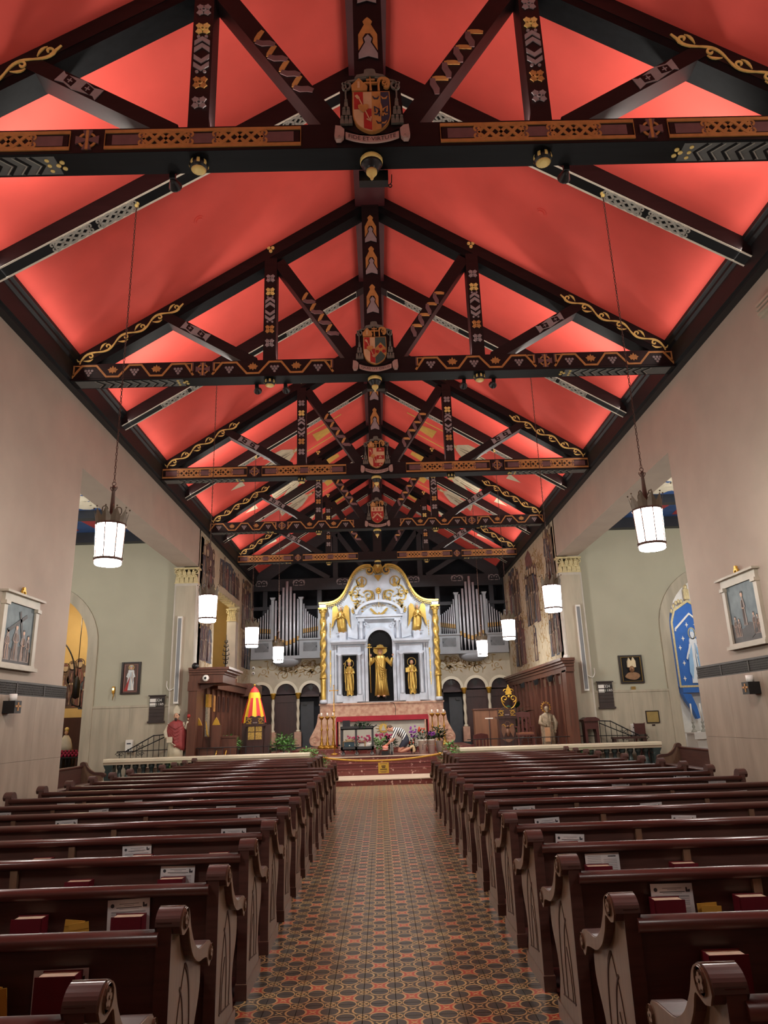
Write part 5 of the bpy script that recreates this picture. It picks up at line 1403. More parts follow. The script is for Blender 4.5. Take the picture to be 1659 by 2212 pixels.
    for z0, z1 in ((5.25, 4.75), (4.2, 3.85), (3.75, 3.4), (3.3, 2.9)):
        for k in range(6):
            z = z0+(z1-z0)*k/5; w = .05*(1-.12*k); g.prism([(s*1.90-w*.6, z), (s*1.90, z+.05), (s*1.90+w*.6, z), (s*1.90, z-.06)], f, -.1, -.06, GOLDS)
    g.obj('gilt_husks', rd)['kind'] = 'stuff'
    # relief angel
    a = thing('gilt_angel', 'gilded angel relief on the %s side of the reredos' % ('left' if s < 0 else 'right'), 'angel', (s*1.48, RY-.02, 4.86), group='gilded angels'); a.scale = (1.0, 1.0, 1.12); g = MB()
    robe(g, [(0.04, .15, .08, s*-.06, 0), (.25, .16, .08, s*-.02, 0), (.5, .15, .07, 0, 0), (.68, .13, .06, 0, 0), (.76, .05, .05, 0, 0)], GOLDS, 24, 8, .16, 2); g.ball((s*-.1, -.03, .03), .04, FLESH, 6); g.ball((s*.06, -.03, .03), .04, FLESH, 6); g.obj('robe', a)
    g = MB(); head(g, (0, -.03, .83), .062, FLESH, GOLDS, False); g.obj('head', a)
    for e in (-1, 1):
        g = MB(); g.prism([(e*.07, .70), (e*.14, .92), (e*.24, .97), (e*.32, .88), (e*.33, .55), (e*.37, .16), (e*.29, .28), (e*.24, .45), (e*.14, .52)], lambda u, v, d: (u, .05-d, v), 0, .05, GOLDS)
        for k in range(5): g.ribbon([(e*(.14+.02*k), .62-.04*k), (e*(.30+.018*k), .52-.07*k)], .016, lambda u, v, d: (u, -d, v), 0, .012, GOLDS)
        g.obj('wing', a)
    g = MB(); g.tube([(-.10, -.06, .64), (-.13, -.12, .5), (.02, -.14, .56)], [.04, .035, .025], GOLDS, 8); g.tube([(.10, -.06, .64), (.13, -.12, .5), (.04, -.14, .60)], [.04, .035, .025], GOLDS, 8); hand(g, (.02, -.14, .60), (0, 0, 1), (0, -1, 0), .022, FLESH); g.obj('arms', a)
    g = MB(); g.tube([(.09*math.cos(i*PI/8), 0, .86+.10*math.sin(i*PI/8)) for i in range(16)], .008, GOLDS, 5, closed=True); g.obj('halo', a)
    MB().tube([(-.2, -.02, .0), (.2, -.02, .03)], .03, WMARB, 8).obj('cloud_base', a)
b = MB(); g = b
g.prism(circ(0, 7.34, .09, 18, ry=.14), f, -.2, .10, GOLD); g.ribbon(circ(0, 7.34, .115, 18, ry=.165), .035, f, -.2, .14, GOLDS, closed=True)
for x in (-.04, 0, .04): g.prism(rect(x-.008, 7.24, x+.008, 7.44), f, .10, .12, GOLDP)
for s in (-1, 1): g.ribbon([(s*.10, 7.52), (s*.155, 7.42), (s*.15, 7.24), (s*.08, 7.14)], .035, f, -.2, .10, GOLDS)
g.prism([(-.14, 7.5), (-.06, 7.54), (0, 7.64), (.06, 7.54), (.14, 7.5)], f, -.2, .10, GOLDS); g.prism([(-.16, 7.08), (.16, 7.08), (.09, 6.98), (0, 6.86), (-.09, 6.98)], f, -.2, .08, GOLDS); g.obj('gilt_cartouche', rd, 'gilded crowning cartouche')
b = MB(); b.tube([(0, -.06, 5.82), (0, -.06, 6.32)], .018, GOLDS, 8)
for k in range(9): a = k*2*PI/9; b.ball((.07*math.cos(a), -.06, 6.46+.09*math.sin(a)), .045, GOLDS, 6)
b.ball((0, -.08, 6.46), .06, GOLDS, 8)
for e in (-1, 1):
    b.prism([(e*.02, 5.56), (e*.12, 5.62), (e*.30, 5.80), (e*.36, 5.78), (e*.28, 5.66), (e*.2, 5.62), (e*.26, 5.60), (e*.12, 5.54)], f, -.05, .0, GOLDS)
    for k in range(3): b.ribbon([(e*(.05+.06*k), 5.86), (e*(.08+.09*k), 5.98-.03*k)], .018, f, -.05, -.02, GOLDS)
b.ball((0, -.02, 5.58), .05, GOLDS, 8, (.8, .6, 1.3)); b.obj('gilt_dove', rd, 'gilded dove and flaming urn')
# statues
def gold_statue(name, lab, x, z0, h, central):
    t = thing(name, lab, 'statue', (x, RY-.12 if central else RY-.02, z0)); k = h/1.75
    S = lambda *p: tuple(v*k for v in p)
    b = MB(); w = 1.0 if central else .78
    robe(b, [S(.05, .22*w, .15, .02, 0), S(.3, .195*w, .15, .01, 0), S(.7, .18*w, .15, 0, 0), S(1.0, .165*w, .14, -.01, 0), S(1.25, .19*w, .13, 0, 0), S(1.40, .17*w, .12, 0, 0), S(1.47, .08, .07, 0, 0)], GOLDS, 40, 9, .17, 1 if central else 3)
    if central:
        for j in range(6): b.tube([S(-.19+.02*j, -.12, 1.34-.05*j), S(.02, -.21, 1.02-.09*j), S(.21, -.14, .92-.05*j)], .020*k, GOLDS, 6)
        for j in range(5): b.tube([S(-.14+.07*j, -.15, .95-.05*j), S(-.15+.075*j, -.17, .5), S(-.16+.08*j, -.16, .08)], .017*k, GOLDS, 6)
    else:
        b.tube([S(0, -.14, 1.4), S(.0, -.17, .7), S(0, -.16, .12)], .04*k, GOLDS, 6)
        for e in (-1, 1): b.tube([S(e*.16, -.1, 1.3), S(e*.2, -.12, .7), S(e*.18, -.12, .25)], .035*k, GOLDS, 6)
    for e in (-1, 1): b.ball(S(e*.10, -.13, .03), .055*k, FLESH if central else GOLDS, 8, (1, 1.6, .7))
    b.obj('robes', t)
    b = MB(); head(b, S(0, -.03, 1.57), .10*k, FLESH, GOLDP, True); b.obj('head', t)
    b = MB()
    if central:
        b.tube([S(-.2, -.03, 1.34), S(-.36, -.06, 1.15), S(-.33, -.14, 1.36)], [.08*k, .085*k, .05*k], GOLDS, 10); b.tube([S(.2, -.03, 1.34), S(.38, -.06, 1.12), S(.42, -.12, 1.34)], [.08*k, .085*k, .05*k], GOLDS, 10)
        hand(b, S(-.33, -.15, 1.42), (0, 0, 1), (0, -1, 0), .035*k, FLESH); hand(b, S(.44, -.13, 1.42), (.5, -.1, 1), (0, -1, 0), .035*k, FLESH)
    else:
        b.tube([S(-.15, -.03, 1.34), S(-.22, -.08, 1.12), S(-.08, -.18, 1.12)], [.06*k, .065*k, .04*k], GOLDS, 8); b.tube([S(.15, -.03, 1.34), S(.22, -.08, 1.12), S(.06, -.18, 1.10)], [.06*k, .065*k, .04*k], GOLDS, 8); hand(b, S(-.04, -.2, 1.12), (1, 0, 0), (0, -1, 0), .03*k, FLESH)
    b.obj('arms', t)
    return t, k, S
t, k, S = gold_statue('gilded_statue', 'large gilded statue of a pilgrim saint with staff in the central niche', .0, 2.44, 1.86, True)
b = MB(); b.tube([S(-.36, -.16, .15), S(-.38, -.16, 1.85)], .016*k, GOLDS, 8); b.box(S(-.47, -.18, 1.70), S(-.29, -.14, 1.74), GOLDS); b.box(S(-.44, -.18, 1.79), S(-.32, -.14, 1.82), GOLDS); b.obj('staff', t)
b = MB(); b.lathe([S(.10, 1.68), S(.12, 1.66), S(.26, 1.69), S(.27, 1.71), S(.14, 1.72), S(.11, 1.80), S(.0, 1.83)], GOLDS, (0, 0, 0), 20); b.prism([(x*k, z*k) for x, z in circ(0, 1.62, .25, 18, ry=.15)], lambda u, v, d: (u, .06+d, v), 0, .04, GOLDS); b.obj('broad_hat', t, 'gilded broad-brimmed hat')
for x, lab, m in ((-1.18, 'gilded statue of a bishop with crozier in the left niche', True), (1.18, 'gilded statue of a saint holding a book in the right niche', False)):
    t, k, S = gold_statue('gilded_statue', lab, x, 2.52, 1.30, False)
    b = MB(); b.tube([(.16*math.cos(i*PI/10), -.02, 1.18+.16*math.sin(i*PI/10)) for i in range(20)], .010, GOLDS, 5, closed=True); b.obj('halo', t)
    b = MB()
    if m:
        b.prism([(-.07, 1.23), (-.075, 1.30), (0, 1.42), (.075, 1.30), (.07, 1.23)], lambda u, v, d: (u, -.07+d, v), 0, .10, GOLDS); b.tube([(-.18, -.16, .5), (-.18, -.16, 1.1)], .010, GOLDS, 6); b.tube([(-.18+p[0], -.16, 1.16+p[1]) for p in spiral(0, 0, .06, .015, -PI/2, 5, 14)], .010, GOLDS, 5); b.obj('mitre_and_crozier', t)
    else:
        b.box((-.24, -.16, .80), (-.10, -.10, .96), GOLDS); b.obj('book', t)
light('niche_light', 'SPOT', (-1.18, RY-.35, 2.32), 3, (1, .95, .85), aim=(-1.18, RY-.02, 3.4), spot_size=1.2, shadow_soft_size=.03)
light('niche_light', 'SPOT', (1.18, RY-.35, 2.32), 3, (1, .95, .85), aim=(1.18, RY-.02, 3.4), spot_size=1.2, shadow_soft_size=.03)

# free-standing altar with red cloth
CLOTH = mat('crimson_altar_cloth', (150, 28, 44), .8, var=.1); AST = mat('grey_altar_stone', (168, 164, 152), .5, var=.1, scale=3)
t = thing('altar', 'stone altar table in front of the reredos', 'altar', (0, 24.9, .76)); b = MB(); b.box((-1.40, -.35, 0), (1.40, .35, .90), AST); b.box((-1.46, -.40, .90), (1.46, .40, .98), AST); b.obj('table', t)
b = MB(); f2 = on_front(-.35)
for k in range(14):
    a = k*2*PI/14; b.prism([(.03+.10*math.cos(a-.15), .60+.10*math.sin(a-.15)), (.03+.26*math.cos(a), .60+.26*math.sin(a)), (.03+.10*math.cos(a+.15), .60+.10*math.sin(a+.15))], f2, 0, .02, GOLDS)
b.prism(circ(.03, .60, .14, 20), f2, 0, .03, GOLDS); b.prism([(-.05, .52), (.03, .72), (.11, .52)], f2, .03, .05, AST); b.obj('sunburst', t, 'gilt sunburst on the altar front')
b = MB(); b.box((-1.50, -.43, .985), (1.50, .43, 1.0), CLOTH); b.box((-1.50, -.45, .84), (1.50, -.43, 1.0), CLOTH)
for s in (-1, 1):
    a, c = sorted((s*1.50, s*1.515)); b.box((a, -.44, .05), (c, .43, 1.0), CLOTH)
    for j in range(8): y = -.42+j*.11; b.tube([(s*1.52, y, .08), (s*1.52, y, .96)], .018, CLOTH, 6)
tag(b.obj('altar_cloth', loc=(0, 24.9, .762)), 'crimson cloth draped over the altar', 'cloth')
b = MB(); b.tube(spline([(.45, .1, 1.0), (.46, .1, 1.25), (.40, .1, 1.40), (.28, .1, 1.42)], 4), .010, BLACK, 6); tag(b.obj('gooseneck_microphone', loc=(0, 24.9, .76)), 'thin black gooseneck microphone on the altar', 'microphone')
# brass candlesticks
def candlestick(x, y, z, h, lab):
    t = thing('brass_candlestick', lab, 'candlestick', (x, y, z), group='tall brass candlesticks'); b = MB()
    b.lathe([(.11, 0), (.12, .03), (.09, .06), (.05, .12), (.06, .18), (.03, .24), (.045, .30), (.025, .36), (.02, .55), (.045, .60), (.02, .65), (.018, h-.12), (.04, h-.1), (.085, h-.04), (.09, h-.02), (.03, h)], BR, n=14)
    for k in range(3): a = k*2.094+.5; b.tube([(.05*math.cos(a), .05*math.sin(a), .1), (.13*math.cos(a), .13*math.sin(a), .06), (.15*math.cos(a), .15*math.sin(a), 0)], [.025, .03, .02], BR, 6)
    b.obj('stick', t); MB().lathe([(.028, h), (.028, h+.11), (.0, h+.115)], WHITE, n=10).obj('candle', t)
    return t
cs = None
for s, nm in ((-1, 'left'), (1, 'right')):
    for k in range(3):
        l = '%s tall brass candlestick counted from the altar on the %s' % (ORD[k], nm)
        loc = (s*(1.63+.20*k)+(.03 if s > 0 else 0), 24.6+.08*k, .76)
        if cs is None: cs = candlestick(*loc, 1.03, l)
        else: dup(cs, loc, label=l, group='tall brass candlesticks')
t = thing('processional_cross', 'tall brass processional cross standing left of the altar', 'cross', (-1.52, 23.3, .62)); b = MB(); b.tube([(0, 0, 0), (0, 0, 1.75)], .014, BR, 8); b.lathe([(.12, 0), (.12, .03), (.03, .06)], BR, n=12); b.ball((0, 0, 1.3), .03, BR, 8); b.obj('pole', t)
b = MB(); b.box((-.012, -.012, 1.72), (.012, .012, 2.10), BR); b.box((-.13, -.012, 1.93), (.13, .012, 1.955), BR)
for p in ((0, 0, 2.10), (-.13, 0, 1.94), (.13, 0, 1.94)): b.ball(p, .022, BR, 6)
b.obj('cross', t)
# ------------------------------------------------------------------ altar rail
for s, nm in ((-1, 'left'), (1, 'right')):
    x0, x1 = 1.86, 7.02
    t = thing('altar_rail', 'cream marble altar rail on dark green balusters, %s side' % nm, 'altar rail', (0, 19.0, 0), group='altar rails')
    P = [(-.15, .735), (-.17, .78), (-.19, .80), (-.19, .86), (-.17, .88), (.17, .88), (.19, .86), (.19, .80), (.17, .78), (.15, .735)]
    b = MB(); b.prism(P, lambda u, v, d: (s*d, u, v), x0, x1, CREAMM); b.obj('coping', t, 'cream marble coping')
    b = MB(); b.prism(rect(-.16, .0, .16, .12), lambda u, v, d: (s*d, u, v), x0+.05, x1-.05, GREENM); b.obj('plinth', t)
    me = MB().lathe([(.07, .12), (.07, .16), (.05, .19), (.085, .30), (.09, .36), (.05, .52), (.042, .60), (.065, .64), (.075, .68), (.075, .735)], GREENM, n=12).mesh('baluster')
    x = x0+.2; k = 0
    while x < x1-.1:
        inst(me, 'baluster', (s*x, 0, 0), t); x += .2; k += 1
    for x in (x0+.06, x1-.22):
        MB().prism([(x, .12), (x+.22, .12), (x+.16, .3), (x+.20, .5), (x+.16, .62), (x+.22, .735), (x, .735)], lambda u, v, d: (s*u, d, v), -.15, .15, GREENM).obj('end_pier', t)
# green and red cushions / kneelers seen between the balusters
# iron handrails beside the transept steps
IRON = mat('black_wrought_iron', (26, 26, 28), .5, .3, var=.1)
for s, nm in ((-1, 'left'), (1, 'right')):
    t = thing('iron_railing', 'black wrought iron handrail by the %s transept steps' % nm, 'railing', (0, 19.55, 0), group='iron railings')
    q = lambda x, z: (s*x, 0, z)
    b = MB(); b.tube([q(6.95, 1.02), q(6.72, 1.03), q(6.02, 1.40), q(5.72, 1.42)], .016, IRON, 6); b.tube([q(6.55, 1.0), q(5.72, 1.36)], .014, IRON, 6); b.tube([q(6.95, 1.02), q(5.2, 1.05), q(2.2, 1.05)], .012, IRON, 6); b.obj('top_rail', t)
    x = 5.72
    while x < 6.9:
        zt_ = 1.42 if x < 6.02 else 1.42-(x-6.02)*.53
        MB().tube([q(x, .62), q(x, max(1.03, zt_))], .009, IRON, 5).obj('baluster', t); x += .145
    x = 2.4
    while x < 5.2: MB().tube([q(x, .62), q(x, 1.05)], .008, IRON, 5).obj('baluster', t); x += .2
    b = MB(); 
    for cx, cz in ((6.35, .95), (6.35, 1.12), (6.8, .8), (6.88, .95), (5.35, .85)):
        for e in (-1, 1): b.tube([(s*(cx+e*(.05+p[0])), 0, cz+p[1]) for p in spiral(0, 0, .055, .012, 0, 7, 12)], .008, IRON, 5)
    b.obj('scrollwork', t)

# ------------------------------------------------------------------ choir stalls and panelling
t = thing('bishops_throne', 'carved walnut throne stall with projecting canopy on the left wall', 'choir stall', (0, 0, 0))
b = MB(); b.box((-5.09, 19.45, .62), (-4.92, 27.6, 2.75), STALL); b.obj('back_panel', t)
b = MB(); b.box((-5.12, 19.40, .0), (-4.90, 19.62, 2.75), STALL); b.box((-5.14, 19.38, 2.5), (-4.88, 19.64, 2.75), STALL); b.obj('corner_pillar', t)
b = MB()
for lo, hi in (((-5.12, 19.40, 2.70), (-4.22, 21.1, 2.92)), ((-5.12, 19.36, 2.92), (-4.18, 21.14, 2.98)), ((-5.12, 19.32, 2.98), (-4.10, 21.2, 3.04)), ((-5.12, 19.28, 3.04), (-4.04, 21.26, 3.10))): b.box(lo, hi, STALL)
b.obj('canopy', t)
b = MB()
for lo, hi in (((-5.1, 21.1, 2.62), (-4.72, 27.6, 2.82)), ((-5.1, 21.1, 2.82), (-4.64, 27.64, 2.92)), ((-5.1, 25.4, 2.55), (-4.5, 27.66, 2.98))): b.box(lo, hi, STALL)
b.obj('cornice', t)
b = MB()
for k in range(9): b.box((-4.70, 21.4+k*.22, 2.92), (-4.60, 21.55+k*.22, 3.02), STALL)
b.obj('cresting', t)
for k in range(11):
    y = 20.4+k*.66; MB().box((-4.92, y, .9), (-4.86, y+.07, 2.62), STALL).obj('fluted_strip', t)
    if 0 < k < 6: MB().box((-4.915, y-.30, 2.0), (-4.90, y-.06, 2.45), GOLDP if k < 3 else STALLD).obj('inlaid_panel', t)
b = MB(); f = lambda u, v, d: (-5.0+u, 19.7+d, v)
b.prism(spline([(.10, 2.70), (.12, 2.55), (.3, 2.58), (.5, 2.66), (.75, 2.70)], 3), f, 0, .04, STALL); b.obj('carved_apron', t)
b = MB(); b.box((-4.88, 20.35, 2.1), (-4.80, 20.7, 2.45), GOLD); b.box((-4.88, 20.38, 1.2), (-4.82, 20.66, 2.1), mat('carved_silver', (168, 160, 140), .4, .3, var=.4, scale=30)); b.obj('carved_relief', t, 'gilded carved relief')
for k, (x, y) in enumerate(((-4.92, 19.75), (-4.45, 19.78))):
    b = MB(); b.box((x-.12, y, .62), (x+.12, y+.12, 1.62), STALL); b.prism([(x-.10, 1.62), (x-.06, 1.72), (x, 1.82), (x+.06, 1.72), (x+.10, 1.62)], lambda u, v, d: (u, y+d, v), .02, .08, GOLD); b.obj('bench_end', t)
b = MB(); b.box((-4.85, 20.0, .62), (-3.95, 20.15, 1.28), STALL); b.box((-4.87, 19.97, 1.28), (-3.93, 20.2, 1.33), STALL); b.box((-4.85, 19.6, .62), (-4.2, 19.7, 1.02), STALL); b.box((-4.86, 19.58, 1.02), (-4.19, 19.72, 1.06), STALL); b.obj('prayer_desk', t)
b = MB()
for x, y, z in ((-4.75, 19.9, 1.62), (-4.45, 19.95, 1.66)):
    b.tube([(x, y, z+.1), (x+.03, y, z-.05), (x+.05, y-.02, z-.22), (x+.10, y-.02, z-.3)], [.012, .02, .022, .014], GOLD, 6)
for x in (-4.35, -4.1): b.tube([(x, 19.55, .98), (x-.03, 19.54, .85), (x+.04, 19.54, .72)], [.01, .016, .012], GOLD, 6)
b.obj('gilt_scrolls', t)
for k in range(4): MB().box((-4.6+.0, 24.2+k*.62, .62), (-4.25, 24.7+k*.62, 1.32), STALL).obj('choir_seat', t)
for (x, y, z, lab, cat, kind) in ((-4.86, 19.33, 2.90, 'white round camera on the throne canopy', 'camera', 0), (-4.95, 19.30, 3.14, 'black dome camera on the corner of the throne canopy', 'camera', 1), (-4.72, 19.33, 2.55, 'x', '', 9)):
    if kind == 9: continue
    t2 = thing('security_camera', lab, 'camera', (x+(.2 if kind == 0 else 0), y, z-(.08 if kind == 0 else 0)), group='security cameras'); b = MB()
    b.lathe([(.0, -.06), (.055, -.06), (.085, -.02), (.085, .03), (.0, .03)], WHITE if kind == 0 else BLACK, (0, 0, 0), 16, axis='y'); b.obj('housing', t2); MB().lathe([(.0, -.075), (.03, -.07), (.035, -.06)], BLACK, (0, 0, 0), 12, axis='y').obj('lens', t2)
for x, y, z in ((-4.98, 28.44, 3.72), (-4.98, 28.44, 3.52)):
    t2 = thing('security_camera', 'white dome camera on the apse wall, %s of two' % ('upper' if z > 3.6 else 'lower'), 'camera', (x, y, z), group='security cameras'); MB().ball((0, 0, 0), .07, WHITE, 10).obj('dome', t2); MB().ball((.01, -.055, -.01), .028, BLACK, 8).obj('lens', t2)
t2 = thing('security_camera', 'white dome camera at the right pilaster', 'camera', (5.0, 19.5, 3.1), group='security cameras'); MB().ball((0, 0, 0), .075, WHITE, 10).obj('dome', t2); MB().box((0, 0, -.03), (.1, .29, .03), WHITE).obj('bracket', t2)
b = MB(); b.lathe([(.05, 3.10), (.02, 3.16), (.02, 3.4)], IRON, (-4.5, 21.0, 0), 8)
for k in range(6):
    z = 3.3+k*.12; w = .10*(1-abs(k-2)*.2)
    for e in (-1, 1): b.tube([(-4.5, 21, z), (-4.5+e*w, 21, z+.03), (-4.5+e*w*.8, 21, z+.09)], .014, IRON, 5)
b.tube([(-4.5, 21, 3.3), (-4.5, 21, 4.15)], [.025, .006], IRON, 6); tag(b.obj('iron_finial'), 'black iron finial on top of the throne canopy', 'finial')
# right panelling
t = thing('wall_panelling', 'tall walnut panelling with cornice on the right sanctuary wall', 'panelling', (0, 0, 0))
b = MB(); b.box((4.98, 19.35, .62), (5.09, 28.0, 2.72), STALL); b.obj('back_board', t)
b = MB(); b.box((4.90, 19.32, .0), (5.12, 19.75, 2.75), STALL); b.obj('end_pilaster', t)
b = MB()
for x, z0, z1 in ((4.90, 2.70, 2.84), (4.86, 2.84, 2.92), (4.80, 2.92, 2.98), (4.74, 2.98, 3.05)): b.box((x, 19.25-(4.9-x), z0), (5.12, 28.05, z1), STALL)
b.obj('cornice', t)
for k in range(13):
    y = 19.85+k*.63
    MB().box((4.90, y, .85), (4.98, y+.06, 2.70), STALL).obj('fluted_strip', t)
    MB().box((4.965, y+.10, 2.42), (4.985, y+.54, 2.64), mat('carved_frieze', (86, 66, 48), .6, var=.4, scale=30)).obj('carved_frieze', t)
MB().box((4.93, 19.35, .62), (5.0, 28.0, .86), STALL).obj('base_board', t)
for k, y in enumerate((20.9, 22.8, 25.0)):
    t2 = thing('panel_loudspeaker', '%s small black loudspeaker on the right panelling from the camera' % ORD[k], 'loudspeaker', (4.86, y, 2.62), group='loudspeakers on the panelling')
    b = MB(); b.prism([(0, .09), (-.13, .02), (-.1, -.11), (0, -.08)], lambda u, v, d: (u+.03, d, v), -.09, .09, BLACK); b.obj('cabinet', t2); MB().box((.0, -.02, -.02), (.06, .02, .02), BLACK).obj('bracket', t2)

# ------------------------------------------------------------------ statues
RCAPE = mat('dusky_red_cape', (150, 62, 62), .55, var=.14, scale=6); ALB = mat('ivory_alb', (206, 196, 172), .6, var=.1, scale=8); HAIRD = mat('dark_hair', (52, 38, 32), .6)
t = thing('bishop_statue', 'painted statue of a bishop in a red cape and white mitre by the left pilaster', 'statue', (-5.42, 19.52, .62)); k = .92
b = MB(); b.box((-.26, -.22, 0), (.26, .22, .22), CREAMM); b.obj('pedestal', t)
b = MB(); robe(b, [(.22, .20, .16, 0, 0), (.4, .19, .15, 0, 0), (.75, .18, .14, 0, 0), (1.0, .16, .12, 0, 0), (1.1, .08, .08, 0, 0)], ALB, 28, 9, .10, 2); b.obj('alb', t)
b = MB(); robe(b, [(.52, .17, .15, .04, -.02), (.6, .20, .17, .03, -.02), (.70, .23, .18, .0, 0), (.85, .25, .19, 0, 0), (1.0, .23, .17, 0, 0), (1.1, .17, .14, 0, 0), (1.16, .07, .07, 0, 0)], RCAPE, 36, 8, .15, 1); b.xf(lambda v: (v.x, v.y, v.z-.75*v.x*max(0, (1.02-v.z)/.6)))
for j in range(6): b.tube([(-.19+.01*j, -.13, 1.05-.05*j), (.03, -.21, .93-.09*j), (.20-.01*j, -.12, 1.04-.09*j)], .016, RCAPE, 6)
b.obj('cape', t, 'red cape with folds')
b = MB(); b.tube([(-.22, -.08, .76), (-.12, -.17, .62), (.05, -.2, .52)], .02, ALB, 6); b.obj('cape_border', t)
b = MB(); head(b, (0, -.05, 1.245), .088, FLESH, HAIRD, True); b.obj('head', t)
b = MB(); b.prism([(-.07, 1.32), (-.08, 1.41), (-.03, 1.50), (0, 1.53), (.03, 1.50), (.09, 1.40), (.075, 1.31)], lambda u, v, d: (u, -.08+d, v), 0, .11, ALB); b.obj('mitre', t)
b = MB(); b.tube([(.17, 0, 1.06), (.28, -.06, .95), (.32, -.1, 1.12)], [.06, .055, .035], ALB, 8); hand(b, (.325, -.11, 1.17), (0, 0, 1), (0, -1, 0), .028, FLESH); b.tube([(-.18, 0, 1.05), (-.26, -.08, .85), (-.2, -.2, .72)], [.06, .06, .04], ALB, 8); hand(b, (-.18, -.22, .70), (.8, -.3, -.4), (0, -.6, .8), .028, FLESH); b.obj('arms', t)
b = MB(); b.ball((.335, -.11, 1.25), .05, RED_P, 10); b.tube([(.335, -.11, 1.29), (.335, -.11, 1.34)], .008, GOLD, 5); b.obj('flaming_heart', t)
b = MB(); b.box((-.17, -.26, .60), (-.03, -.22, .74), ALB); b.obj('book', t)
STN = mat('weathered_gilt_stone', (150, 136, 112), .6, .1, var=.3, scale=16)
t = thing('saint_statue', 'weathered stone statue of a standing saint with a star halo, by the right panelling', 'statue', (4.62, 20.75, .62))
b = MB(); b.box((-.24, -.2, 0), (.24, .2, .10), GREENM); b.obj('base', t)
b = MB(); robe(b, [(.10, .20, .17, 0, 0), (.3, .19, .17, 0, -.02), (.5, .19, .18, 0, -.04), (.62, .20, .17, 0, -.02), (.8, .18, .13, 0, 0), (.98, .17, .12, 0, 0), (1.06, .06, .06, 0, 0)], STN, 28, 9, .12, 3); b.obj('robes', t)
b = MB(); head(b, (0, -.04, 1.14), .075, STN, STN, True); b.obj('head', t)
b = MB(); b.tube([(-.15, 0, .96), (-.22, -.06, .78), (-.08, -.2, .70)], [.055, .06, .04], STN, 8); hand(b, (-.05, -.22, .69), (.8, -.2, -.3), (0, -.5, .8), .028, STN); b.tube([(.15, 0, .96), (.23, -.06, .76), (.16, -.18, .58)], [.055, .06, .04], STN, 8); hand(b, (.15, -.2, .55), (0, -.3, -1), (0, -1, .2), .028, STN); b.obj('arms', t)
b = MB(); b.tube([(.02, -.24, .12), (.03, -.24, 1.0)], .012, STN, 6); b.box((-.04, -.26, .80), (.1, -.22, .82), STN); b.prism(rect(-.14, .28, .0, .66), lambda u, v, d: (u, -.2-d, v), 0, .03, mat('peach_cloth', (206, 164, 124), .6)); b.obj('staff_and_cloth', t)
b = MB()
for j in range(13): a = j*2*PI/13; b.ball((.13*math.cos(a), .03, 1.2+.14*math.sin(a)), .018, GOLD, 6)
b.tube([(.11*math.cos(i*PI/8), .03, 1.2+.12*math.sin(i*PI/8)) for i in range(16)], .008, GOLD, 5, closed=True); b.obj('star_halo', t)

# ------------------------------------------------------------------ pulpits, umbrella, chairs
AMB = mat('dark_ambo_wood', (66, 42, 38), .4, var=.2, scale=3, stretch=(4, 4, .8))
GOLDR = mat('gilt_relief', (206, 172, 92), .4, .5, var=.4, scale=34, bump=.5)
def ambo(x, y, lab, kind):
    t = thing('ambo', lab, 'ambo', (x, y, .62), group='ambos'); t.scale = (1.12, 1, 1.05); b = MB(); b.box((-.22, -.18, 0), (.22, .22, .90), AMB); b.box((-.26, -.22, .0), (.26, .26, .08), AMB); b.box((-.26, -.22, .88), (.26, .26, .94), AMB); b.obj('pedestal', t)
    b = MB(); b.prism([(-.25, .94), (-.25, 1.16), (-.17, 1.13), (-.1, 1.18), (0, 1.14), (.1, 1.18), (.17, 1.13), (.25, 1.16), (.25, .94)], on_front(-.2), -.05, .02, AMB); bk = b.obj('book_rest', t)
    b = MB(); f = on_front(-.222)
    for e in (-1, 1): b.ribbon([(e*(.15+p[0]), 1.03+p[1]) for p in spiral(0, 0, .07, .015, 0, 7, 14)], .02, f, 0, .012, GOLD); b.ribbon([(e*.08, 1.10), (e*.22, 1.11)], .015, f, 0, .012, GOLD); b.ribbon([(e*.10, .965), (e*.23, .965)], .018, f, 0, .012, GOLD)
    for j in (-.04, 0, .04): b.prism(circ(j, .985, .018, 8), f, 0, .012, LILAC)
    b.obj('gilt_scrollwork', bk)
    return t
t = ambo(-3.85, 22.6, 'dark wooden ambo with four gilt relief panels, left of the sanctuary', 0)
for i in (-1, 1):
    for j in (0, 1):
        b = MB(); f = on_front(-.18, i*.10, .62+j*.22); b.prism(rect(-.085, -.10, .085, .10), f, 0, .012, GOLDR); figure2d(b, lambda u, v, d: f(u, v, d+.012), 0, -.09, .17, GOLDR, AMB, GOLDR, seed=j+i, d=.01, wide=1.6); b.obj('gilt_panel', t, 'gilt relief panel')
for e in (-1, 1): MB().box((e*.30-.08, .0, 0), (e*.30+.08, .3, .92), AMB).obj('side_wing', t)
t = ambo(3.78, 22.6, 'dark wooden ambo with a carved eagle, right of the sanctuary', 1)
b = MB(); f = on_front(-.18, 0, .48); CV = mat('carved_eagle_wood', (120, 86, 66), .45, var=.2)
for e in (-1, 1):
    b.prism([(e*.03, .10), (e*.10, .24), (e*.16, .22), (e*.18, .05), (e*.13, -.12), (e*.08, -.02)], f, 0, .03, CV); b.ribbon([(e*.05, .17), (e*.11, .25), (e*.16, .22)], .018, f, .03, .036, GOLD)
b.ball((0, -.20, .50), .06, CV, 8, (1, .6, 2.0)); b.ball((0, -.21, .66), .035, CV, 8); b.ribbon(circ(0, .25, .07, 14), .014, f, 0, .02, CV, closed=True); b.prism([(-.17, -.16), (.17, -.16), (.1, -.21), (0, -.26), (-.1, -.21)], f, 0, .03, CV); b.obj('carved_eagle', t)
UR = mat('umbrella_red', (196, 48, 46), .7, var=.08); UY = mat('umbrella_yellow', (226, 182, 44), .7, var=.08)
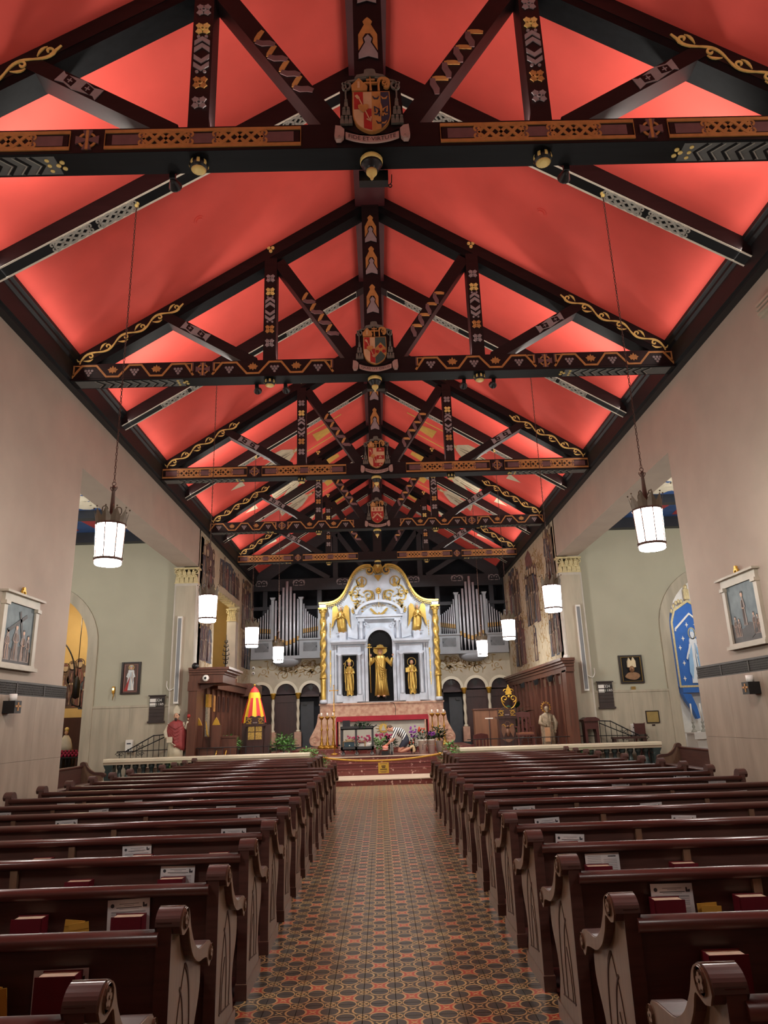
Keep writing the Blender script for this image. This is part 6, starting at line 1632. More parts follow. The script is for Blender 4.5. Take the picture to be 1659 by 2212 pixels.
t = thing('processional_umbrella', 'half-closed red and yellow striped processional umbrella', 'umbrella', (-4.02, 23.2, .62)); n = 16
prof = [(.015, 2.14), (.10, 2.06), (.155, 1.95), (.18, 1.88), (.20, 1.78), (.28, 1.5), (.36, 1.2), (.39, 1.02)]
for k in range(n):
    P, F = [], []
    for i, (r, z) in enumerate(prof):
        for j in range(3):
            a = (k+j/2)*2*PI/n; rr = r*(1-.05*(j == 1)) if i > 3 else r; P.append((rr*math.cos(a), rr*math.sin(a), z+(.03 if (i == len(prof)-1 and j == 1) else 0)))
    for i in range(len(prof)-1):
        for j in range(2): F.append((i*3+j, i*3+j+1, i*3+j+4, i*3+j+3))
    b = MB(); m = UR if k % 2 else UY
    b.add(P[:12], [f_ for f_ in F if max(f_) < 9], UR, True); b.add(P[6:15], [(0, 1, 4, 3), (1, 2, 5, 4), (3, 4, 7, 6), (4, 5, 8, 7)], UY, True); b.add(P[12:], [tuple(v-12 for v in f_) for f_ in F if min(f_) >= 12], m, True); b.obj('panel', t)
b = MB(); b.tube([(0, 0, 0), (0, 0, 2.14)], .02, AMB, 8); b.ball((0, 0, 2.18), .035, GOLD, 8); b.lathe([(.2, 0), (.2, .04), (.03, .1)], AMB, n=12); b.obj('pole', t)
t = thing('gilt_reliquary', 'ornate gilt scrollwork reliquary stand behind the right ambo', 'reliquary', (3.98, 22.98, .62)); b = MB()
b.lathe([(.14, 0), (.14, .04), (.03, .1), (.025, 1.22)], AMB, n=12); b.obj('stand', t); b = MB(); g = on_front(0, 0, 0)
for e in (-1, 1):
    b.tube([(e*(.13+p[0]), 0, 1.52+p[1]) for p in spiral(0, 0, .11, .03, -PI/2, 5.5, 18)], .018, GOLD, 6); b.tube([(e*x, 0, z) for x, z in spline([(.02, 1.2), (.14, 1.28), (.22, 1.42), (.23, 1.55)], 4)], .018, GOLD, 6); b.tube([(e*.05+e*p[0], 0, 1.74+p[1]) for p in spiral(.03, 0, .08, .02, 0, 6, 14)], .015, GOLD, 6)
b.prism([(-.10, 1.64), (-.06, 1.82), (0, 1.92), (.06, 1.82), (.10, 1.64)], g, -.02, .02, GOLD); b.ball((0, -.03, 1.58), .045, GOLD, 10); b.ball((0, 0, 1.92), .025, GOLD, 6); b.obj('gilt_scrolls', t)
CUSH = mat('tan_chair_cushion', (150, 100, 74), .8, var=.1); CHW = mat('mahogany_chair', (98, 58, 54), .4, var=.15)
def chair(x, y, rz, lab):
    t = thing('sanctuary_chair', lab, 'chair', (x, y, .62), rz, 'sanctuary chairs'); b = MB(); b.box((-.24, -.24, .42), (.24, .22, .46), CHW); b.obj('seat_frame', t); MB().box((-.23, -.235, .46), (.23, .20, .51), CUSH).obj('seat', t)
    for e in (-1, 1):
        b = MB(); b.box((e*.23-.02, .18, 0), (e*.23+.02, .23, 1.05), CHW); b.obj('leg', t); b = MB(); b.box((e*.23-.02, -.23, 0), (e*.23+.02, -.19, .66), CHW); b.obj('leg', t); MB().box((e*.23-.03, -.26, .66), (e*.23+.03, .20, .69), CHW).obj('arm_rest', t)
    b = MB(); b.prism([(-.24, .95), (-.24, 1.08), (0, 1.12), (.24, 1.08), (.24, .95)], lambda u, v, d: (u, .19+d, v), 0, .03, CHW)
    b.obj('backrest', t)
    for x_ in (-.12, 0, .12): MB().box((x_-.03, .195, .5), (x_+.03, .215, .96), CHW).obj('back_slat', t)
    MB().box((-.22, .19, .22), (.22, .21, .25), CHW).obj('stretcher', t); return t
ch = chair(4.25, 22.3, 0, 'mahogany armchair with tan cushion right of the right ambo'); dup(ch, (3.15, 23.3, 0), .3, 'mahogany armchair partly hidden behind the right ambo', 'sanctuary chairs')
t = thing('wooden_screen', 'plain light-brown wooden lectern cabinet behind the right ambo', 'cabinet', (3.55, 24.6, .62)); b = MB(); b.box((-.5, -.2, 0), (.5, .2, 1.22), mat('plain_oak', (122, 82, 58), .5, var=.12, scale=3, stretch=(3, 3, .6))); b.obj('body', t); MB().box((-.54, -.24, 1.22), (.54, .24, 1.26), STALL).obj('top', t); MB().box((-.02, -.205, .05), (.02, -.2, 1.2), STALL).obj('seam', t)
t = thing('music_stand', 'thin black music stand before the wooden cabinet', 'music stand', (3.3, 22.9, .62)); b = MB(); b.tube([(0, 0, 0), (0, 0, .95)], .012, BLACK, 6)
for k in range(3): a = k*2.094; b.tube([(0, 0, .15), (.2*math.cos(a), .2*math.sin(a), 0)], .01, BLACK, 5)
b.obj('stand', t); MB().box((-.12, -.04, .93), (.12, .02, .96), WHITE).obj('sheet', t)
t = thing('prie_dieu', 'dark red wooden kneeling desk at the right end of the rail', 'kneeling desk', (5.45, 19.5, .62)); KD = mat('red_mahogany', (76, 40, 38), .35, var=.15)
b = MB(); b.prism([(-.20, .80), (-.22, .84), (-.12, .90), (.12, .90), (.22, .84), (.20, .80)], lambda u, v, d: (u, d, v), -.2, .2, KD); b.obj('padded_top', t); b = MB(); b.prism([(-.18, .6), (-.18, .80), (.18, .80), (.18, .6), (.12, .48), (.10, .6), (-.08, .6)], lambda u, v, d: (u, d, v), -.15, .15, KD)
for e in (-1, 1): b.box((e*.15-.03, -.14, 0), (e*.15+.03, .14, .6), KD)
b.obj('frame', t)
t = thing('side_chair', 'small dark red chair before the right travertine wall', 'chair', (6.85, 19.62, .3)); b = MB(); b.prism([(-.14, .74), (-.15, 1.04), (-.12, 1.02), (.12, 1.02), (.15, 1.04), (.14, .74)], lambda u, v, d: (u, .15+d, v), 0, .03, KD)
for e in (-1, 1): b.box((e*.13-.02, .15, .4), (e*.13+.02, .18, .76), KD)
b.obj('backrest', t); MB().box((-.18, -.18, .38), (.18, .18, .43), KD).obj('seat', t)
for e in (-1, 1):
    for g_ in (-1, 1): MB().box((e*.15-.02, g_*.15-.02, 0), (e*.15+.02, g_*.15+.02, .38), KD).obj('leg', t)
t = thing('low_table', 'dark low table behind the right end of the rail', 'table', (6.5, 19.5, 0)); MB().box((-.5, -.12, .95), (.35, .12, 1.0), STALLD).obj('top', t)
for e in (-.45, .3): MB().box((e-.03, -.1, 0), (e+.03, .1, .95), STALLD).obj('leg', t)
# ------------------------------------------------------------------ plants
LEAFG = mat('fern_green', (92, 142, 72), .6, var=.35, scale=9); LEAFD = mat('deep_leaf_green', (34, 64, 42), .4, var=.3, scale=9); POTW = mat('white_pot', (206, 200, 190), .5); POTC = mat('terracotta', (138, 78, 58), .7)
ORCH = mat('purple_orchid', (140, 60, 160), .6, var=.25, scale=12); PINKF = mat('magenta_flower', (176, 46, 96), .6, var=.3, scale=12); ORANGE = mat('orange_flower', (214, 84, 52), .6, var=.2, scale=12); BUCK = mat('white_bucket_plastic', (224, 222, 212), .4, var=.03)
def foliage(n, R, H, size, m, seed, droop=.5, base=0.0):
    r = random.Random(seed); b = MB()
    for k in range(n):
        a = r.uniform(0, 2*PI); e = r.uniform(.0, 1.0); rr = R*math.sqrt(r.random()); z = base+H*r.uniform(.15, 1)*(1-.5*(rr/R)**2)
        p = Vector((rr*math.cos(a), rr*math.sin(a), z)); d = Vector((math.cos(a+r.uniform(-.7, .7)), math.sin(a+r.uniform(-.7, .7)), r.uniform(-droop, .7))).normalized(); s_ = d.cross(Vector((0, 0, 1))).normalized(); L = size*r.uniform(.6, 1.2)
        b.add([p, p+d*L*.5+s_*L*.2, p+d*L, p+d*L*.5-s_*L*.2], [(0, 1, 2), (0, 2, 3)], m)
    for k in range(max(3, n//40)):
        a = r.uniform(0, 6.28); b.tube([(0, 0, base-.02), (R*.4*math.cos(a), R*.4*math.sin(a), base+H*.7)], .006, m, 4)
    return b
def plant(name, lab, loc, n, R, H, size, m, seed, pot=None, potm=POTW, base=.2):
    t = thing(name, lab, 'plant', loc)
    o = foliage(n, R, H, size, m, seed, base=base).obj('foliage', t); o['kind'] = 'stuff'
    if pot: b = MB(); b.lathe([(pot*.7, 0), (pot, base*.95), (pot*1.08, base), (pot*.9, base), (.0, base*.9)], potm, n=14); b.obj('pot', t)
    return t
plant('potted_fern', 'bright green fern in a white pot left of the left ambo', (-4.5, 21.9, .62), 420, .30, .50, .15, LEAFG, 1, .13, base=.26)
plant('potted_fern', 'leafy green plant on the floor right of the left ambo', (-3.0, 22.6, .62), 520, .38, .55, .14, LEAFG, 2, .15, base=.15)
plant('trailing_ivy', 'trailing green ivy at the inner end of the left altar rail', (-1.66, 18.98, 0), 560, .26, .70, .12, LEAFG, 3, .12, POTC, .25)
plant('trailing_ivy', 'bushy green plant at the inner end of the right altar rail', (1.70, 18.95, 0), 640, .30, .82, .13, LEAFG, 4, .12, POTC, .25)
plant('low_greenery', 'low greenery behind the left altar rail', (-2.25, 22.3, .62), 240, .28, .22, .11, LEAFG, 5, .10, POTC, .06)
plant('rail_greenery', 'green leaves showing between the left rail balusters', (-5.2, 18.72, .0), 200, .22, .55, .13, LEAFG, 6, .12, POTC, .2)
plant('rail_greenery', 'green leaves showing between the right rail balusters', (5.0, 18.72, .0), 200, .22, .55, .13, LEAFG, 7, .12, POTC, .2)
# large-leaved plant behind the right ambo: every leaf its own part
t = thing('broadleaf_plant', 'tall glossy broad-leaved plant behind the armchair', 'plant', (4.22, 23.35, .62)); MB().lathe([(.14, 0), (.2, .34), (.22, .36), (.0, .33)], POTW, n=16).obj('pot', t)
def big_leaf(L, w):
    b = MB(); P = []
    for i in range(7):
        u = i/6; ww = w*math.sin(PI*min(1, u*1.02)**.8)+.002; z = -.35*L*u*u
        P += [(L*u, -ww, z+.02*L), (L*u, 0, z), (L*u, ww, z+.02*L)]
    b.add(P, [(3*i+j, 3*i+j+1, 3*i+j+4, 3*i+j+3) for i in range(6) for j in range(2)], LEAFD, True); return b.mesh('leaf')
lm = big_leaf(.42, .09); r = random.Random(9); stems = MB()
for k in range(26):
    a = k*2.4; rr = r.uniform(.05, .30); z = r.uniform(.55, 1.35); p = (rr*math.cos(a), rr*math.sin(a)*.6, z); inst(lm, 'leaf', p, t, (r.uniform(-.4, .4), r.uniform(-.9, .3), a), (r.uniform(.6, .95),)*3); stems.tube([(0, 0, .33), (p[0]*.5, p[1]*.5, z*.7), p], .008, LEAFD, 5)
stems.obj('stems', t)
# ------------------------------------------------------------------ things set out on the altar steps
CARTM = mat('charcoal_cart_plastic', (44, 46, 48), .5, var=.1)
t = thing('utility_cart', 'charcoal plastic utility cart on castors before the altar', 'cart', (-.77, 22.35, .62)); W, D = .49, .22
for z, nm in ((.74, 'top_tray'), (.16, 'bottom_tray')):
    b = MB(); b.box((-W, -D, z), (W, D, z+.03), CARTM)
    for lo, hi in (((-W, -D, z), (W, -D+.02, z+.10)), ((-W, D-.02, z), (W, D, z+.10)), ((-W, -D, z), (-W+.02, D, z+.10)), ((W-.02, -D, z), (W, D, z+.10))): b.box(lo, hi, CARTM)
    b.obj(nm, t)
for x in (-W+.03, W-.03):
    for y in (-D+.03, D-.03): MB().box((x-.03, y-.03, .16), (x+.03, y+.03, .76), CARTM).obj('corner_post', t)
MB().box((-.06, -D, .16), (-.0, -D+.05, .76), CARTM).obj('middle_post', t)
MB().tube([(W, -D+.03, .80), (W+.1, -D+.03, .86), (W+.1, D-.03, .86), (W, D-.03, .80)], .018, CARTM, 8).obj('push_handle', t)
for x in (-W+.06, -.02, W-.06) :
    for y in (-D+.05, D-.05):
        if x == -.02 and y > 0: continue
        b = MB(); b.lathe([(.0, -.018), (.05, -.018), (.055, 0), (.05, .018), (.0, .018)], mat('grey_castor', (128, 128, 126), .5), (x, y, .055), 14, axis='y'); b.box((x-.02, y-.025, .06), (x+.02, y+.025, .16), CARTM); b.obj('castor', t)
tag(MB().box((-.14, -.1, 0), (.08, .1, .24), mat('black_crate', (22, 24, 32), .5)).obj('black_box', loc=(-1.06, 22.35, 1.392)), 'black box standing on the cart', 'box')
plant('cut_greenery', 'bunch of cut greenery lying on the cart', (-.62, 22.37, 1.392), 260, .26, .20, .12, LEAFD, 11, None, base=.0)
t = thing('coiled_rope', 'coil of pale rope in the cart', 'rope', (-1.0, 22.33, 1.05)); b = MB()
for k in range(4): b.tube([(.10*math.cos(i*PI/8)*(1+.1*k), .07*math.sin(i*PI/8), .012*k) for i in range(16)], .012, mat('pale_rope', (196, 176, 140), .8), 5, closed=True)
b.obj('coil', t); b = MB(); b.box((-.24, -.16, -.03), (.5, .16, -.012), mat('kraft_board', (150, 124, 92), .8)); b.obj('board', t)
for xx in (-.2, .46): MB().box((xx-.02, -.14, -.235), (xx+.02, .14, -.03), MATS['kraft_board']).obj('support', t)
t = thing('storage_bin', 'dark teal storage bin on the lower cart shelf', 'bin', (-1.0, 22.33, .812)); b = MB(); b.box((-.16, -.14, 0), (.14, .14, .2), mat('teal_plastic', (36, 62, 74), .5)); b.obj('body', t); MB().ball((0, -.145, .10), .02, BUCK, 8).obj('latch', t)
b = MB(); b.lathe([(.0, -.2), (.09, -.2), (.09, .2), (.0, .2)], WHITE, (0, 0, .09), 18, axis='x'); tag(b.obj('paper_towel_roll', loc=(-.52, 22.33, .812)), 'white paper roll lying on the lower cart shelf', 'paper roll')
b = MB(); b.lathe([(.0, .2), (.085, .201), (.085, .26), (.0, .26)], PINKF, (0, 0, .09), 14, axis='x')
# buckets with flowers
def bucket(x, y, lab, mark):
    t = thing('white_bucket', lab, 'bucket', (x, y, .62)); b = MB(); b.lathe([(.10, 0), (.125, .36), (.135, .36), (.135, .40), (.118, .40), (.10, .05)], BUCK, n=20); b.obj('pail', t)
    b = MB(); b.tube([(.13*math.cos(a), -.02+.13*math.sin(a), .33-.08*math.sin(-a)) for a in [PI+PI*i/8 for i in range(9)]], .004, SILVER, 5); b.obj('handle', t)
    if mark:
        b = MB()
        for k, (z, w) in enumerate(((.26, .012), (.235, .03), (.21, .02), (.185, .034), (.16, .022), (.135, .03), (.11, .014))): b.prism(rect(-w/2, z-.008, w/2, z+.008), lambda u, v, d: (u, -.123-d+(.36-v)*.07, v), 0, .002, BLUE_P)
        b.obj('print', t)
    return t
bucket(1.17, 22.25, 'white plastic bucket with dark lettering beside the kneeling man', True); bucket(1.44, 22.4, 'white plastic bucket with purple flowers, farther right', False)
def flowers(name, lab, loc, m, n, R, H, seed, green=LEAFD):
    t = thing(name, lab, 'flowers', loc); o = foliage(90, R, H*.9, .14, green, seed, .2, 0).obj('foliage', t); o['kind'] = 'stuff'; r = random.Random(seed); b = MB()
    for k in range(n):
        p = (r.uniform(-R, R)*.8, r.uniform(-R, R)*.6, H*r.uniform(.6, 1.0))
        for j in range(5): a = j*1.257; b.ball((p[0]+.018*math.cos(a), p[1], p[2]+.018*math.sin(a)), .016, m, 5)
    o = b.obj('blossoms', t); o['kind'] = 'stuff'; return t
flowers('purple_orchids', 'tall purple orchids beside the kneeling man', (.93, 22.6, .62), ORCH, 16, .14, .80, 1)
flowers('purple_blooms', 'purple blooms standing in the farther bucket', (1.46, 22.4, .97), ORCH, 16, .11, .26, 2)
flowers('orange_blooms', 'orange blooms and spiky leaves in the lettered bucket', (1.17, 22.27, .98), ORANGE, 8, .13, .40, 3)
flowers('orange_ginger', 'orange flower heads low behind the kneeling man', (.86, 22.75, .62), ORANGE, 7, .12, .42, 4)
flowers('magenta_bank', 'bank of magenta flowers at the foot of the altar, left part', (-.75, 23.2, .62), PINKF, 46, .45, .55, 5)
flowers('magenta_bank', 'bank of magenta flowers at the foot of the altar under the sunburst', (.05, 23.25, .62), PINKF, 46, .35, .58, 6)
plant('tropical_leaves', 'loose pale green leaves in front of the magenta flowers', (-.16, 22.45, .62), 120, .22, .40, .17, LEAFG, 21, .09, BUCK, .15)
plant('dark_foliage', 'dark green foliage beside the kneeling man\'s hands', (.20, 22.85, .62), 220, .2, .42, .16, LEAFD, 22, .09, BUCK, .12)
plant('white_urn_plant', 'dark leafy plant in a white urn at the right of the steps', (1.72, 22.8, .62), 240, .22, .42, .17, LEAFD, 23, .12, POTW, .34)
t = thing('flower_bucket', 'orange striped bucket and black tray before the steps', 'bucket', (.06, 22.1, .62)); b = MB(); b.lathe([(.07, .12), (.09, .26), (.0, .27)], ORANGE, n=14)
for k in range(3): b.lathe([(.082+.003*k, .15+.04*k), (.086+.003*k, .165+.04*k)], WHITE, n=14)
b.obj('pail', t); MB().box((-.12, -.1, 0), (.10, .1, .12), BLACK).obj('tray', t); MB().box((.15, -.02, .02), (.23, .02, .46), WHITE).obj('upright_card', t)
t = thing('clippers', 'black phone-like tool leaning in front of the flowers', 'tool', (.25, 22.06, .62)); MB().box((-.03, -.012, 0), (.03, .012, .34), BLACK).obj('body', t); MB().box((-.02, -.014, .10), (.02, -.012, .3), GREYP).obj('face', t)

# ------------------------------------------------------------------ rope and sign across the aisle
ROPEG = mat('gold_rope', (206, 158, 62), .55, var=.15, scale=30)
t = thing('barrier_rope', 'gold rope slung across the aisle before the steps', 'rope', (0, 17.72, 0)); pts = [(-1.36+2.68*i/24, 0, .685+.10*((i/12-1)**2)*(1.0)+.02*(i/24)) for i in range(25)]
b = MB(); b.tube(pts, .022, ROPEG, 8); b.obj('rope', t)
b = MB()
for p in (pts[0], pts[-1]): b.lathe([(.03, -.03), (.035, 0), (.03, .03)], BR, (p[0], p[1], p[2]), 10, axis='x'); b.tube([p, (p[0]+(.08 if p[0] > 0 else -.08), 0, p[2]+.02)], .012, BR, 6)
b.obj('end_hooks', t)
t = thing('hanging_sign', 'small yellow printed sign hanging from the gold rope', 'sign', (-.02, 17.69, .655)); f = on_front(0); b = MB(); b.prism(rect(-.125, -.24, .125, .0), f, 0, .006, mat('yellow_card', (214, 172, 62), .6)); b.obj('card', t)
b = MB()
for z, w, h, dk in ((.025, .17, .010, 0), (.07, .10, .022, 1), (.105, .08, .020, 1), (.145, .16, .016, 1), (.19, .18, .008, 0), (.21, .12, .008, 0)): b.prism(rect(-w/2, -z-h, w/2, -z), f, .006, .008, INK if dk else MATS['mauve_paint'])
b.obj('print', t)

# ------------------------------------------------------------------ kneeling man arranging flowers
def person():
    V = {}; E_ = []
    def j(n, p, r, parent=None):
        V[n] = (len(V), p, r)
        if parent: E_.append((V[parent][0], V[n][0]))
    j('pelvis', (.72, 0, .47), (.165, .15)); j('waist', (.60, 0, .56), (.155, .14), 'pelvis'); j('chest', (.45, 0, .64), (.18, .15), 'waist'); j('upper', (.36, 0, .69), (.14, .12), 'chest'); j('neck', (.27, 0, .72), (.055, .055), 'upper')
    j('head1', (.20, -.01, .745), (.085, .08), 'neck'); j('head2', (.13, -.015, .75), (.075, .075), 'head1'); j('chin', (.13, -.03, .67), (.05, .045), 'head1')
    for s, n in ((-1, 'a'), (1, 'b')):
        j('sh'+n, (.36, s*.17, .66), (.072, .07), 'upper'); j('el'+n, (.27, s*.24, .42), (.045, .045), 'sh'+n); j('wr'+n, (.12, s*.13, .30), (.032, .03), 'el'+n); j('pa'+n, (.06, s*.11, .27), (.036, .022), 'wr'+n)
        for k in range(4): j('f%d%s' % (k, n), (.0-.01*(k in (1, 2)), s*(.07+.022*k), .25), (.010, .010), 'pa'+n); j('g%d%s' % (k, n), (-.035-.01*(k in (1, 2)), s*(.07+.022*k), .22), (.008, .008), 'f%d%s' % (k, n))
        j('th'+n, (.06, s*.06, .25), (.011, .011), 'pa'+n); j('ti'+n, (.02, s*.045, .23), (.009, .009), 'th'+n)
        j('hip'+n, (.68, s*.10, .40), (.125, .115), 'pelvis'); j('mid'+n, (.56, s*.12, .24), (.10, .095), 'hip'+n); j('kn'+n, (.43, s*.13, .075), (.062, .06), 'mid'+n); j('calf'+n, (.62, s*.13, .11), (.062, .058), 'kn'+n); j('an'+n, (.80, s*.125, .19), (.045, .045), 'calf'+n)
        j('he'+n, (.87, s*.125, .235), (.052, .045), 'an'+n); j('ba'+n, (.90, s*.125, .10), (.048, .052), 'he'+n); j('to'+n, (.88, s*.125, .035), (.035, .05), 'ba'+n)
    me = bpy.data.meshes.new('body'); me.from_pydata([v[1] for v in V.values()], E_, [])
    o = bpy.data.objects.new('body', me); COL.objects.link(o)
    m = o.modifiers.new('skin', 'SKIN'); m.use_smooth_shade = True
    if not me.skin_vertices: 
        bm = bmesh.new(); bm.from_mesh(me); bm.verts.layers.skin.verify(); bm.to_mesh(me); bm.free()
    for i, v in enumerate(V.values()): me.skin_vertices[0].data[i].radius = v[2]; me.skin_vertices[0].data[i].use_root = (i == 0)
    o.modifiers.new('sub', 'SUBSURF').levels = 2
    dg = bpy.context.evaluated_depsgraph_get(); dg.update(); nm = bpy.data.meshes.new_from_object(o.evaluated_get(dg)); bpy.data.objects.remove(o)
    # clothing by region
    SH = bpy.data.materials.new('striped_shirt'); SH.use_nodes = True; nt = SH.node_tree; x, y, z = xyz(nt); k = ((x*.87-z*.48)/.062).frac().lt(.5); nt.links.new(mixc(nt, k, lin((232, 230, 226)), lin((36, 38, 56))), nt.nodes['Principled BSDF'].inputs['Base Color']); nt.nodes['Principled BSDF'].inputs['Roughness'].default_value = .8
    SK = mat('person_skin', (196, 142, 118), .55, var=.06); SHO = mat('navy_shorts', (34, 36, 52), .8, var=.1); BO = mat('tan_boot', (198, 176, 136), .7, var=.08)
    nm.materials.clear()
    for m_ in (SK, SH, SHO, BO): nm.materials.append(m_)
    for p in nm.polygons:
        c = p.center; s_ax = (c.x-.72)*-.87+(c.z-.47)*.48      # along the back from pelvis to neck
        i = 0
        if c.x > .775 and c.z < .30: i = 3
        elif c.z < .20 or (c.x < .55 and c.z < .17): i = 0
        elif c.x < .285 and c.z > .60: i = 0
        elif c.z < .47 and abs(c.y) > .08 and c.x < .36: i = 0
        elif c.x+.9*c.z > .98 and s_ax < .085: i = 2
        elif c.z < .40 and c.x > .38: i = 2
        else: i = 1
        p.material_index = i; p.use_smooth = True
    t = thing('person', 'kneeling man in a black and white striped shirt and navy shorts arranging flowers', 'person', (.02, 22.30, .62))
    b = bpy.data.objects.new('body', nm); COL.objects.link(b); b.parent = t
    h = MB(); h.ball((.185, 0, .785), .088, mat('short_brown_hair', (84, 66, 56), .7, var=.2, scale=30), 12, (1.05, .95, .72)); h.ball((.245, 0, .75), .06, MATS['short_brown_hair'], 8, (.7, 1.1, .9)); h.obj('hair', t)
    h = MB(); h.ball((.075, -.02, .70), .016, SK, 8, (1, .8, 1.3))
    for s in (-1, 1): h.ball((.19, s*.082, .735), .022, SK, 8, (1, .5, 1.3)); h.ball((.085, -.015+s*.03, .725), .009, INK, 6)
    h.obj('face_features', t)
person()
# ------------------------------------------------------------------ books, leaflets and envelopes in the racks
BOOKS = [('l', -2, -1.42, -1.27, 0.693), ('l', -1, -1.95, -1.79, 0.698), ('l', -1, -1.45, -1.29, 0.691), ('l', 0, -2.05, -1.9, 0.698), ('l', 0, -1.48, -1.32, 0.695), ('l', 1, -2.68, -2.53, 0.696), ('l', 1, -1.95, -1.78, 0.695), ('l', 2, -3.17, -3.02, 0.707), ('l', 2, -2.8, -2.65, 0.705), ('l', 2, -2.0, -1.85, 0.703), ('l', 1, -1.38, -1.22, 0.693), ('r', -2, 1.16, 1.33, 0.696), ('r', -1, 1.28, 1.44, 0.691), ('r', -1, 1.71, 1.87, 0.692), ('r', 0, 1.19, 1.35, 0.691), ('r', 0, 1.72, 1.89, 0.69), ('r', 1, 2.45, 2.61, 0.678), ('r', 1, 1.76, 1.92, 0.676), ('r', 2, 1.78, 1.93, 0.692), ('r', 2, 2.5, 2.65, 0.685), ('r', 2, 3.0, 3.14, 0.682), ('r', 1, 1.23, 1.39, 0.69)]
PAPERS = [('l', -2, -1.46, -1.24, 0.693), ('l', -1, -1.49, -1.27, 0.752), ('l', 0, -1.49, -1.27, 0.756), ('l', 1, -2.02, -1.8, 0.753), ('l', 3, -3.28, -3.07, 0.747), ('l', 4, -3.3, -3.08, 0.748), ('l', 5, -4.04, -3.82, 0.749), ('l', 5, -3.21, -2.99, 0.75), ('l', 6, -4.52, -4.29, 0.748), ('l', 7, -4.58, -4.37, 0.747), ('l', 4, -4.28, -4.26, 0.751), ('l', 2, -1.48, -1.26, 0.737), ('l', 3, -1.5, -1.28, 0.746), ('l', 4, -1.91, -1.69, 0.746), ('l', 5, -1.4, -1.18, 0.744), ('l', 6, -1.45, -1.23, 0.74), ('l', 11, -2.64, -2.43, 0.75), ('l', 6, -2.71, -2.55, 0.745), ('r', -1, 1.29, 1.52, 0.749), ('r', 0, 1.21, 1.42, 0.75), ('r', 2, 2.44, 2.65, 0.732), ('r', 3, 2.49, 2.71, 0.734), ('r', 4, 3.78, 4.0, 0.727), ('r', 5, 4.29, 4.5, 0.72), ('r', 5, 3.04, 3.25, 0.722), ('r', 5, 2.76, 2.95, 0.798), ('r', 5, 3.96, 4.15, 0.788), ('r', 6, 3.88, 4.07, 0.781), ('r', 1, 1.21, 1.43, 0.744), ('r', 2, 1.26, 1.48, 0.739), ('r', 3, 1.23, 1.44, 0.743), ('r', 5, 1.26, 1.47, 0.743), ('r', 6, 1.74, 1.95, 0.74)]
ENVS = [('l', -1, -1.69, -1.59, 0.665), ('l', -2, -1.66, -1.56, 0.646), ('r', -1, 1.51, 1.61, 0.652)]
COVER = mat('crimson_book_cover', (104, 18, 34), .5, var=.1, scale=20); PAGES = mat('cream_page_block', (228, 204, 178), .8, var=.08, scale=60, stretch=(1, 1, 12)); PAPER = mat('white_leaflet_paper', (206, 206, 208), .7, var=.03)
PRINT = mat('grey_print', (120, 120, 126), .8); PRINTD = mat('dark_print', (58, 58, 64), .8); ENVY = mat('yellow_envelope', (206, 160, 62), .7, var=.06)
def book_mesh():
    W, H, T = .155, .222, .080; b = MB(); c = MB()
    b.box((0, 0, 0), (W, .004, H), COVER); b.box((0, T-.004, 0), (W, T, H), COVER); b.box((0, 0, 0), (.004, T, H), COVER)
    c.box((.005, .005, .003), (W-.006, T-.005, H-.005), PAGES)
    return b.mesh('cover'), c.mesh('page_block')
BM, PM = book_mesh()
def leaflet_mesh(kind):
    b = MB(); W, H = .216, .28; b.prism(rect(0, 0, W, H), on_front(0), 0, .0012, PAPER); p = MB(); f = on_front(-.0012)
    if kind == 0:
        p.prism(circ(.025, H-.028, .010, 8), f, 0, .0004, PRINTD); p.prism([(W-.036, H-.040), (W-.036, H-.018), (W-.028, H-.018), (W-.026, H-.030), (W-.014, H-.026), (W-.014, H-.040)], f, 0, .0004, PRINTD)
        for k, (a, c, z, h) in enumerate(((.06, .16, .020, .0028), (.085, .135, .028, .002), (.045, .175, .037, .0034), (.06, .16, .044, .002), (.02, .195, .056, .002), (.02, .195, .060, .002))): p.prism(rect(a, H-z-h, c, H-z), f, 0, .0004, PRINT if k != 2 else PRINTD)
        for k in range(22): z = .068+k*.009; p.prism(rect(.02, H-z-.002, .195-(.03 if k % 5 == 4 else 0), H-z), f, 0, .0004, PRINT)
    else:
        p.prism(rect(.145, H-.022, .195, H-.016), f, 0, .0004, PRINTD)
        for k in range(24): z = .016+k*.010; p.prism(rect(.015, H-z-.002, .10 if k < 4 else .105, H-z), f, 0, .0004, PRINT); p.prism(rect(.115, H-z-.022, .20, H-z-.020), f, 0, .0004, PRINT)
    return b.mesh('sheet'), p.mesh('print')
LM = [leaflet_mesh(0), leaflet_mesh(1)]
NM = {'l': 'left', 'r': 'right'}
cnt = {}
def where(sd, k): return '%s %s pew from the camera' % (ORD[k+3], NM[sd]) if k < 11 else '%s short front %s pew' % (ORD[k-11], NM[sd])
def nth(kind, sd, k):
    cnt[(kind, sd, k)] = cnt.get((kind, sd, k), 0)+1; return cnt[(kind, sd, k)]-1
for sd, k, x0, x1, zt_ in sorted(BOOKS, key=lambda v: (v[0], v[1], abs(v[2]))):
    y = PEWY[(NM[sd], k)]; n = nth('b', sd, k)
    t = thing('red_hymnal', 'red hymnal in %s, %s from the aisle' % (where(sd, k), ORD[n]), 'book', ((x0+x1)/2-.0775, y-.092, zt_-.222), group='red hymnals')
    t.scale = (1, 1, 1) if sd == 'r' else (-1, 1, 1)
    if sd == 'l': t.location.x += .155
    inst(BM, 'cover', (0, 0, 0), t); inst(PM, 'page_block', (0, 0, 0), t)
